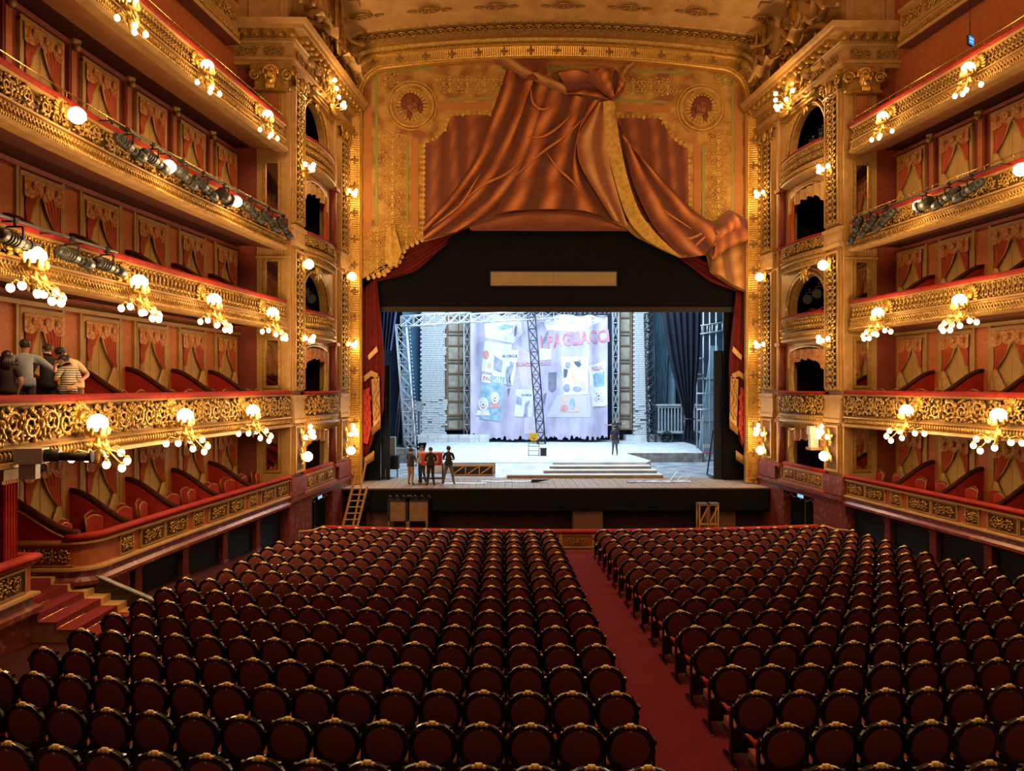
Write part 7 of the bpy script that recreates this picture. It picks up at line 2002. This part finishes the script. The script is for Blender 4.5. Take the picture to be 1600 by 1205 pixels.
# exit sign of the top gallery, right
p = pt(1522, 60, 23.5)
t = thing('exit_sign', 'small lit blue exit sign high on the right gallery wall', 'sign', p, R(35))
mb = MB(); mb.bb(-.17, .17, -.02, .05, -.14, .14); ob('sign_box', mb.mesh('exit_box', M['black']), t)
mb = MB(); mb.bb(-.155, .155, -.03, -.02, -.125, .125); ob('lit_face', mb.mesh('exit_face', M['signblue']), t)
mb = MB(); mb.bb(-.12, .12, -.034, -.03, .03, .07); mb.bb(-.12, .10, -.034, -.03, -.06, -.03); ob('lettering', mb.mesh('exit_bars', M['signwhite']), t)
mb = MB(); mb.cyl((0, .02, .14), (0, .02, 1.6), .012, n=5); ob('hanging_rod', mb.mesh('exit_rod', M['iron']), t)
# ------------------------------------------------------------------ stair passage and the near box block on the left
yS = 15.25
t = thing('entrance_stair', 'yellow marble steps with a wine-red runner between the left boxes', 'stairs', (-10.45, 16.25, floor_z(16.25)))
for k in range(6):
    x1 = -.0 - .36 * k; mb = MB(); mb.bb(x1 - 3.0, x1, -1.12, 1.0, .15 * k, .15 * (k + 1)); ob('step', mb.mesh('marble_step', M['yellow_marble']), t)
    mb = MB(); mb.bb(x1 - .37, x1 + .015, -1.13, .55, .15 * (k + 1), .15 * (k + 1) + .012); mb.bb(x1, x1 + .013, -1.13, .55, .15 * k + .01, .15 * (k + 1)); ob('runner', mb.mesh('stair_runner', M['carpet']), t)
    mb = MB(); mb.cyl((x1 + .01, -1.1, .15 * k + .02), (x1 + .01, .58, .15 * k + .02), .012, n=5); ob('stair_rod', mb.mesh('stair_rod', M['brass']), t)
for y0, nm in ((1.0, 'far'),):
    mb = MB(); mb.prism([(.35, 0), (.35, .22), (-2.2, 1.32), (-3.2, 1.32), (-3.2, 0)], 'y', y0, y0 + .12); ob('side_string', mb.mesh('stair_string', M['marble_dark']), t)
    mb = MB(); mb.beam((.35, y0 + .06, .23), (-2.2, y0 + .06, 1.33), .14, .03); ob('string_cap', mb.mesh('stair_cap', M['greyriser']), t)
mb = MB(); mb.bb(-14, -13.9, 14, 18, .4, 4.0); ob('passage_end', mb.mesh('passage_end', M['void']), walls[-1])
Fn = frames(-1, 15.1, 8, .4)
P0, n0 = Fn[0]
base = Vector((P0.x, P0.y, .4))
b = thing('balcony', 'nearest left box front with red velvet rim over red marble', 'balcony', base)
endf = [(P0 - n0 * 2.2, Vector((0, 1, 0))), (P0 - n0 * .25 + Vector((0, .0, 0)), Vector((0, 1, 0))), (P0 + Vector((0, 0, 0)), (Vector((0, 1, 0)) + n0)), ]
Fe = endf + Fn[1:]
zr = 2.18
for nm, prof, mt, cl in (('velvet_rail', rail_prof(zr, .12), 'velvet_red', True), ('parapet', [(-.12, zr - .9), (-.12, zr - .1), (.04, zr - .1), (.08, zr - .14), (0, zr - .2), (0, zr - .72)], 'terracotta', False),
                         ('gilt_moulding', [(.0, zr - .68), (.12, zr - .72), (.13, zr - .77), (.02, zr - .8)], 'gold_plain', False), ('marble_ledge', [(.02, zr - .79), (.05, zr - .95), (.16, zr - 1.0), (.16, zr - 1.1), (.0, zr - 1.14), (.0, zr - 1.6), (.0, -.2)], 'marble', False)):
    mb = MB(); mb.sweep(Fe, prof, closed=cl, smooth=cl); ob(nm, mb.mesh('near_' + nm, M[mt]), b, -base)
mb = MB(); mb.sweep(Fn, [(-.1, 1.3), (-1.9, 1.3)]); ob('box_floor', mb.mesh('near_floor', M['velvet_dark']), b, -base)
for k, Y in enumerate((14.35, 13.2, 12.0)):
    P, n = fr(-1, Y)
    ob('panel_scroll', MESH['scrollA%d' % k], b, Vector((P.x, P.y, 1.74)) - base, rz_of(n)); ob('panel_frame', MESH[('pf', .54)], b, Vector((P.x, P.y, 1.74)) - base, rz_of(n))
# ------------------------------------------------------------------ people and carved figures
SKIN_ME = {}
def skin_mesh(J, E, sub=1):
    """J: name -> (pos, radius); E: edges; first joint is the root. Returns list of verts, faces of one continuous surface."""
    names = list(J); idx = {n: i for i, n in enumerate(names)}
    me = bpy.data.meshes.new('skel'); me.from_pydata([J[n][0] for n in names], [(idx[a], idx[b]) for a, b in E], [])
    o = bpy.data.objects.new('skel', me); COL.objects.link(o)
    md = o.modifiers.new('Skin', 'SKIN'); md.use_smooth_shade = True
    sv = me.skin_vertices[0].data
    for i, n in enumerate(names):
        r = J[n][1]; sv[i].radius = (r, r) if not isinstance(r, tuple) else r; sv[i].use_root = (i == 0)
    s2 = o.modifiers.new('Sub', 'SUBSURF'); s2.levels = sub; s2.render_levels = sub
    dg = bpy.context.evaluated_depsgraph_get(); ev = o.evaluated_get(dg); m2 = ev.to_mesh()
    vs = [tuple(v.co) for v in m2.vertices]; fs = [tuple(p.vertices) for p in m2.polygons]
    ev.to_mesh_clear(); bpy.data.objects.remove(o); bpy.data.meshes.remove(me)
    return vs, fs
def V(*a): return Vector(a)
def body(J, mats_of, fingers=True, face=True, head_dir=Vector((0, 1, 0)), shoes=True):
    """J: dict of joint positions. mats_of(bone)->material index. returns MB"""
    rad = {'pelvis': .145, 'waist': .14, 'chest': .16, 'neckb': .085, 'neck': .055, 'headb': .076, 'headc': .102, 'headt': .068,
           'shl': .085, 'shr': .085, 'eml': .064, 'emr': .064, 'ell': .046, 'elr': .046, 'wrl': .030, 'wrr': .030, 'pal': (.020, .036), 'par': (.020, .036),
           'hil': .105, 'hir': .105, 'thl': .095, 'thr': .095, 'knl': .068, 'knr': .068, 'cal': .062, 'car': .062, 'anl': .048, 'anr': .048, 'tol': .042, 'tor': .042}
    JJ = {}
    for n in ('pelvis', 'waist', 'chest', 'neckb', 'neck', 'headb', 'headc', 'headt'): JJ[n] = (J[n], J.get('r_' + n, rad[n]))
    for s_ in 'lr':
        J['em' + s_] = (J['sh' + s_] + J['el' + s_]) / 2
        d = (J['wr' + s_] - J['el' + s_]).normalized(); d = J.get('hd' + s_, d)
        J['pa' + s_] = J['wr' + s_] + d * .085
        J['th' + s_] = J['hi' + s_].lerp(J['kn' + s_], .4); J['ca' + s_] = J['kn' + s_].lerp(J['an' + s_], .35)
        for n in ('sh', 'em', 'el', 'wr', 'pa', 'hi', 'th', 'kn', 'ca', 'an', 'to'): JJ[n + s_] = (J[n + s_], rad[n + s_])
    E = [('pelvis', 'waist'), ('waist', 'chest'), ('chest', 'neckb'), ('neckb', 'neck'), ('neck', 'headb'), ('headb', 'headc'), ('headc', 'headt')]
    for s_ in 'lr':
        E += [('neckb', 'sh' + s_), ('sh' + s_, 'em' + s_), ('em' + s_, 'el' + s_), ('el' + s_, 'wr' + s_), ('wr' + s_, 'pa' + s_),
              ('pelvis', 'hi' + s_), ('hi' + s_, 'th' + s_), ('th' + s_, 'kn' + s_), ('kn' + s_, 'ca' + s_), ('ca' + s_, 'an' + s_), ('an' + s_, 'to' + s_)]
    vs, fs = skin_mesh(JJ, E)
    segs = [(JJ[a][0], JJ[b][0], a, b) for a, b in E]
    mb = MB()
    def near(c):
        best = None
        for p, q, a, b in segs:
            d = q - p; t = max(0, min(1, (c - p).dot(d) / max(1e-9, d.length_squared))); e = (c - p - d * t).length
            e -= (JJ[a][1] if not isinstance(JJ[a][1], tuple) else .03) * .5
            if best is None or e < best[0]: best = (e, a, b, t)
        return best
    mi = []
    for f in fs:
        c = sum((Vector(vs[i]) for i in f), Vector()) / len(f)
        _, a, b, t = near(c); mi.append(mats_of(a, b, t, c))
    n0 = len(mb.v); mb.v.extend(vs); mb.f.extend([list(f) for f in fs]); mb.m.extend(mi); mb.s.extend([True] * len(fs))
    # fingers
    if fingers:
        for s_ in 'lr':
            d = (J['pa' + s_] - J['wr' + s_]).normalized(); nrm = J.get('pn' + s_, Vector((0, -1, 0))); nrm = (nrm - d * nrm.dot(d)).normalized(); sd = d.cross(nrm)
            if s_ == 'l': sd = -sd
            base = J['wr' + s_] + d * .07
            cl = J.get('curl' + s_, .35); spread = J.get('spread' + s_, .10)
            for k, L in enumerate((.072, .082, .076, .060)):
                off = (k - 1.5) * .021; dd = (d + sd * off * spread * 30 * .1).normalized()
                p0 = base + sd * off; p1 = p0 + dd * (L * .5 + .02); p2 = p1 + (dd - nrm * cl).normalized() * L * .32; p3 = p2 + (dd - nrm * cl * 2).normalized() * L * .28
                mb.tube([p0, p1, p2, p3], lambda t: .0105 - .003 * t, 5, 0)
            p0 = J['wr' + s_] + d * .025 - sd * .022; p1 = p0 + (d * .6 - sd * .8).normalized() * .045; p2 = p1 + (d - sd * .25 - nrm * .3).normalized() * .035
            mb.tube([p0, p1, p2], lambda t: .014 - .004 * t, 5, 0)
    if face:
        c = J['headc']; f = head_dir.normalized(); up = (J['headt'] - J['headb']).normalized(); f = (f - up * f.dot(up)).normalized(); r = f.cross(up)
        mb.ell(c + f * .088 - up * .015, (.016, .016, .028), 6, 5); mb.ell(c + f * .083 - up * .058, (.026, .010, .008), 6, 4, None, 5)
        for sg in (-1, 1):
            mb.ell(c + f * .082 + r * sg * .034 + up * .015, (.013, .012, .008), 6, 4, None, 6); mb.ell(c + f * .082 + r * sg * .034 + up * .034, (.018, .010, .005), 6, 4, None, 4)
            mb.ell(c + r * sg * .086 - up * .005 - f * .01, (.012, .022, .032), 6, 5)
    return mb
def hair_mb(J, f, style='short'):
    c = J['headc']; up = (J['headt'] - J['headb']).normalized(); f = (f - up * f.dot(up)).normalized(); r = f.cross(up)
    mb = MB(); random.seed(int(abs(c.x) * 1000) % 97)
    Mr = Matrix((r, f, up)).transposed()
    NU_, NV_ = 18, 9
    def g(u, v):
        a = u * 2 * PI
        dirn = Vector((math.cos(a), math.sin(a), 0))
        fwd = max(0, dirn.y)
        lim = (.68 if style != 'long' else .80) - .30 * fwd ** 1.2 + (.0 if style != 'buzz' else -.05)
        th = v * PI * lim
        rr = ((.110 + random.uniform(-.002, .004)) if style != 'buzz' else .103) * (1 - .10 * v ** 5)
        k = Vector((rr * .93 * math.sin(th) * dirn.x, (rr * 1.04) * math.sin(th) * dirn.y - .012, (rr * 1.03) * math.cos(th) + .016))
        return c + Mr @ k
    mb.grid(g, NU_, NV_)
    if style in ('short', 'curly'):
        for k in range(26 if style == 'curly' else 14):
            a, th = random.uniform(0, 6.28), random.uniform(0, 1.2 if style == 'short' else 1.7)
            k_ = Vector((.092 * math.sin(th) * math.cos(a), .095 * math.sin(th) * math.sin(a) - .015, .10 * math.cos(th) + .018))
            if k_.y > .06 and k_.z < .05: continue
            mb.ell(c + Mr @ k_, (.03, .03, .022), 5, 4)
    if style == 'long':
        for k in range(16):
            a = PI + PI * k / 15; p = c + Mr @ Vector((.085 * math.cos(a), .085 * math.sin(a) - .01, 0))
            q = c + Mr @ Vector((.12 * math.cos(a), .10 * math.sin(a) - .03, -.26)); mb.tube([p, p.lerp(q, .5) + Vector((random.uniform(-.015, .015), 0, 0)), q], lambda t: .040 - .015 * t, 5)
    if style == 'bun':
        mb.ell(c + Mr @ Vector((0, -.11, .05)), (.05, .05, .05), 8, 6)
    return mb
def stand(h=1.75, **kw):
    k = h / 1.75
    J = {'pelvis': V(0, 0, .96), 'waist': V(0, .0, 1.10), 'chest': V(0, 0, 1.28), 'neckb': V(0, -.01, 1.42), 'neck': V(0, .0, 1.49), 'headb': V(0, .015, 1.555), 'headc': V(0, .02, 1.635), 'headt': V(0, .015, 1.70),
         'shl': V(-.175, 0, 1.40), 'shr': V(.175, 0, 1.40), 'ell': V(-.23, -.02, 1.12), 'elr': V(.23, -.02, 1.12), 'wrl': V(-.24, .08, .88), 'wrr': V(.24, .08, .88),
         'hil': V(-.085, 0, .90), 'hir': V(.085, 0, .90), 'knl': V(-.10, .02, .50), 'knr': V(.10, .02, .50), 'anl': V(-.11, -.02, .09), 'anr': V(.11, -.02, .09), 'tol': V(-.125, .13, .045), 'tor': V(.125, .13, .045)}
    J.update(kw)
    for n in list(J):
        if isinstance(J[n], Vector) and n[:2] not in ('hd', 'pn'): J[n] = J[n] * k
    return J
def person(label, loc, rz, J, top, legs, hairm, sleeve=.5, style='short', shoe='shoeblack', skin='skin', hd=Vector((0, 1, 0)), hem=.93, extra=None, skirt=False, cat='person'):
    t = thing('person', label, cat, loc, rz)
    def mo_(a, b, tt, c):
        if a in ('headb', 'headc', 'neck') or (a == 'neckb' and b == 'neck' and tt > .35): return 0
        if a[:2] == 'sh' or a == 'neckb' or (a[:2] in ('em', 'el') and abs(c.x) < .15 and c.y > -.15): return 1
        if a[:2] == 'em': return 1 if sleeve > .5 + .5 * tt - .001 and sleeve > .55 else 0
        if a[:2] == 'el': return 1 if sleeve >= 1.0 else 0
        if a[:2] == 'wr': return 0
        if a in ('chest', 'waist', 'pelvis') or a[:2] == 'hi': return 1 if c.z > J['pelvis'].z - .03 else 2
        if a[:2] == 'an': return 3
        return 2
    mb = body(J, mo_, head_dir=hd)
    ob('body', mb.mesh('person_body', [M[skin], M[top], M[legs], M[shoe], M['hair'], M['lips'], M['ink']]), t)
    ob('hair', hair_mb(J, hd, style).mesh('person_hair', M[hairm]), t)
    # shirt hem standing off the trousers
    mb = MB(); p = J['pelvis']; w_ = J['waist']; ax = (w_ - p)
    mb.lathe([(.150, .10), (.158, .0), (.160, -.085), (.150, -.085), (.140, 0)], 14, mi=0, M=Matrix(((1.20, 0, 0), (0, .90, 0), (0, 0, 1)))); mb.xform(Matrix.Translation(p + Vector((0, 0, .02))))
    ob('shirt_hem', mb.mesh('shirt_hem', M[top]), t)
    if extra: extra(t, J)
    return t
# --- people on the stage
YA = 35.2
def on(px, py, z, D=None): 
    p = at0(px, py, z); return (p.x, p.y, z)
arm_cross = dict(ell=V(-.25, .06, 1.14), elr=V(.25, .06, 1.14), wrl=V(.02, .20, 1.17), wrr=V(-.02, .22, 1.13))
person('man in navy T-shirt and tan trousers on the stage edge, leftmost of the four', on(642, 758, SZ), R(-35), stand(1.72, **arm_cross, anl=V(-.14, 0, .09), tol=V(-.17, .14, .045)), 'navyshirt', 'tan', 'hair', .78)
person('man in beige T-shirt facing the house between two dark-clad men on stage', on(659, 754, SZ), R(165), stand(1.74, ell=V(-.24, -.02, 1.12), wrl=V(-.14, .16, .95), elr=V(.24, .0, 1.12), wrr=V(.22, .14, .9), knl=V(-.12, .05, .5), anl=V(-.2, .0, .09), tol=V(-.24, .13, .045)), 'beige', 'jeans', 'hair', .78)
person('man all in black with arms folded on the stage edge, third of four', on(673, 760, SZ), R(8), stand(1.80, **arm_cross, anl=V(-.15, 0, .09), anr=V(.15, 0, .09), tol=V(-.20, .13, .045), tor=V(.20, .13, .045)), 'blackshirt', 'blacktrouser', 'hair', 1.0, 'buzz')
person('man in black T-shirt and grey trousers with legs apart, rightmost of four', on(701, 758, SZ), R(0), stand(1.80, **arm_cross, knl=V(-.17, .02, .5), knr=V(.17, .02, .5), anl=V(-.24, -.02, .09), anr=V(.24, -.02, .09), tol=V(-.28, .12, .045), tor=V(.28, .12, .045)), 'blackshirt', 'greytrouser', 'hair', .78, shoe='shoepale')
person('man in dark T-shirt and grey trousers standing mid-platform with back to house', on(961, 712, PZ), R(0), stand(1.74, ell=V(-.24, .0, 1.14), wrl=V(-.22, .12, .92), elr=V(.25, .02, 1.14), wrr=V(.20, .18, 1.0), anl=V(-.14, -.02, .09), anr=V(.14, -.02, .09)), 'navyshirt', 'greytrouser', 'hair', .78, shoe='shoepale')
person('man in black with both arms spread wide near the right of the banner', on(964, 694, PZ), R(170), stand(1.76, ell=V(-.42, .06, 1.36), wrl=V(-.62, .16, 1.44), elr=V(.40, .05, 1.30), wrr=V(.66, .10, 1.30)), 'blackshirt', 'blacktrouser', 'greyhair', .78)
# --- the five friends in the second-tier box at left
FZ = 4.44
face = R(27)
def bp(px, D): q = pt(px, 600, D); return (q.x, q.y, FZ)
def grey_extra(t, J):
    mb = MB(); mb.tube([J['wrl'] + (J['ell'] - J['wrl']).normalized() * .03 + Vector((.034 * math.cos(a), 0, .034 * math.sin(a))) for a in [2 * PI * k / 10 for k in range(10)]], .012, 5, closed=True); ob('wrist_watch', mb.mesh('wrist_watch', M['black']), t)
    
person('man in grey-blue T-shirt with arms round his friends, seen from behind', bp(45, 15.6), face,
       stand(2.0, shl=V(-.20, 0, 1.40), shr=V(.20, 0, 1.40), ell=V(-.33, -.06, 1.20), wrl=V(-.50, -.14, 1.06), elr=V(.47, -.12, 1.18), wrr=V(.46, -.20, 1.28), hdr=V(.75, -.15, .45).normalized(), pnr=V(0, -1, 0), spreadr=1.8, curlr=.0, pnl=V(0, -1, 0)), 'greyblue_shirt', 'darkjeans', 'hair', .80, 'curly', extra=grey_extra)
person('man in black shirt second from right group centre, hand on neighbour back', bp(79, 16.2), face + .2,
       stand(1.94, shl=V(-.19, 0, 1.40), ell=V(-.30, -.16, 1.10), wrl=V(-.50, -.28, 1.10), hdl=V(-.98, .0, .1).normalized(), pnl=V(0, -1, 0), spreadl=1.6, curll=.0, elr=V(.32, .10, 1.14), wrr=V(.35, .25, 1.0)), 'blackshirt', 'blacktrouser', 'hair', .80, 'short', hd=V(-.5, .8, 0), extra=lambda t, J: grey_extra(t, J))
person('woman with long dark hair in black top and cream trousers at left edge', bp(17, 15.2), face - .1,
       stand(1.74, ell=V(-.26, .02, 1.16), wrl=V(-.30, .16, .98), elr=V(.26, -.06, 1.12), wrr=V(.18, -.02, .92)), 'darktop', 'cream', 'hairdark', .62, 'long')
person('woman with short dark hair in striped top, hand at her face', bp(111, 16.4), face + .5,
       stand(1.72, headb=V(-.03, .05, 1.54), headc=V(-.06, .07, 1.61), headt=V(-.08, .07, 1.67), ell=V(-.26, .0, 1.16), wrl=V(-.14, .10, 1.42), elr=V(.24, -.08, 1.12), wrr=V(.02, -.17, 1.06), curll=.5), 'striped', 'darkjeans', 'hairdark', .62, 'bun', hd=V(-.7, .6, 0))
person('man in cream T-shirt bending over to hug the woman in stripes', bp(122, 16.75), face + .55,
       stand(1.96, waist=V(-.02, .03, 1.10), chest=V(-.05, .06, 1.27), neckb=V(-.09, .10, 1.40), neck=V(-.12, .12, 1.46), headb=V(-.15, .13, 1.51), headc=V(-.20, .14, 1.57), headt=V(-.24, .14, 1.63), shl=V(-.24, .10, 1.35), shr=V(.08, .08, 1.38), ell=V(-.42, .14, 1.12), wrl=V(-.40, -.02, 1.0), elr=V(.20, -.10, 1.16), wrr=V(-.02, -.24, 1.04)), 'creamshirt', 'cream', 'hairdark', .80, 'short', hd=V(-.75, .3, -.5))
# --- carved figure groups on the cornices either side of the arch
def carved(label, P, rz, J, sc, extra=None):
    t = thing('carved_figure', label, 'sculpture', P, rz); t.scale = (sc, sc, sc)
    mb = body(J, lambda a, b, tt, c: 0, fingers=True)
    mb.m = [0] * len(mb.m)
    ob('figure', mb.mesh('carved_body', M['gold_plain']), t)
    ob('carved_hair', hair_mb(J, V(0, 1, 0), 'curly').mesh('carved_hair', M['gold_plain']), t)
    mb = MB(); random.seed(int(sc * 100))
    mb.grid(lambda u, v: (-.45 + .95 * u, -.05 + .35 * v + .05 * math.sin(u * 9), .12 + .30 * math.sin(PI * u) * (1 - .6 * v) + .05 * math.sin(u * 22 + v * 4)), 24, 8); ob('carved_drapery', mb.mesh('carved_drapery', M['gold_plain']), t)
    if extra: extra(t)
    return t
def recline(m):
    J = {'pelvis': V(0, 0, .28), 'waist': V(-.10 * m, .0, .42), 'chest': V(-.20 * m, .02, .60), 'neckb': V(-.26 * m, .04, .74), 'neck': V(-.28 * m, .06, .81), 'headb': V(-.28 * m, .08, .87), 'headc': V(-.27 * m, .10, .95), 'headt': V(-.27 * m, .10, 1.02)}
    l, r = ('l', 'r') if m > 0 else ('r', 'l')
    J.update({'sh' + l: V(-.42 * m, .02, .68), 'sh' + r: V(-.08 * m, .08, .74), 'el' + l: V(-.58 * m, .05, .45), 'wr' + l: V(-.60 * m, .18, .25), 'el' + r: V(.16 * m, .18, .66), 'wr' + r: V(.38 * m, .28, .72),
              'hi' + l: V(.08 * m, -.04, .24), 'hi' + r: V(.08 * m, .08, .26), 'kn' + l: V(.50 * m, .02, .34), 'kn' + r: V(.44 * m, .22, .52), 'an' + l: V(.88 * m, .05, .14), 'an' + r: V(.72 * m, .22, .18), 'to' + l: V(1.0 * m, .10, .10), 'to' + r: V(.86 * m, .28, .10)})
    return J
for s in (-1, 1):
    Mx, bd, bn = bay_matrix(s); rzb = rz_of(bn); sd = SIDE[s]
    def harp(t):
        mb = MB(); mb.tube([(.55, .1, .1), (.75, .12, .7), (.70, .12, 1.35), (.55, .12, 1.5), (.45, .12, 1.35)], .05, 6); mb.tube([(.45, .12, 1.4), (.30, .12, 1.1), (.35, .12, .6), (.55, .1, .1)], .06, 6)
        for k in range(5): mb.cyl((.40 + .06 * k, .12, 1.2 - .1 * k), (.50 + .04 * k, .1, .3 + .1 * k), .012, n=4)
        ob('harp', mb.mesh('carved_harp', M['gold']), t)
    m1 = 1 if s < 0 else -1
    carved('gilded reclining figure with raised arm on the house side of the pediment, %s' % sd, Mx @ Vector((1.3, .5, 19.0)), rzb, recline(m1), 2.1)
    carved('gilded seated figure with harp on the stage side of the pediment, %s' % sd, Mx @ Vector((4.5, .55, 18.9)), rzb, recline(-m1), 2.0, harp)
    p = Mx @ Vector((3.0, .4, 19.4)); t = thing('carved_trophy', 'gilded upright trophy of pipes and laurel at the pediment centre, %s' % sd, 'sculpture', p, rzb)
    mb = MB()
    for k, (x, h_) in enumerate(((-.3, 1.3), (-.12, 1.7), (.06, 1.9), (.24, 1.6))): mb.cyl((x * .6, 0, 0), (x, .1, h_), .09, .08, 7)
    ob('pipes', mb.mesh('trophy_pipes', M['gold_bright']), t)
    mb = MB(); random.seed(5)
    for k in range(26): leaf(mb, random.gauss(0, .45), random.uniform(0, 1.2), random.uniform(0, 6), .2, .09, random.uniform(0, .3), .06)
    mb.ell((.35, .15, 1.9), (.2, .2, .2), 7, 5); ob('laurel', mb.mesh('trophy_laurel', M['gold']), t)['kind'] = 'stuff'
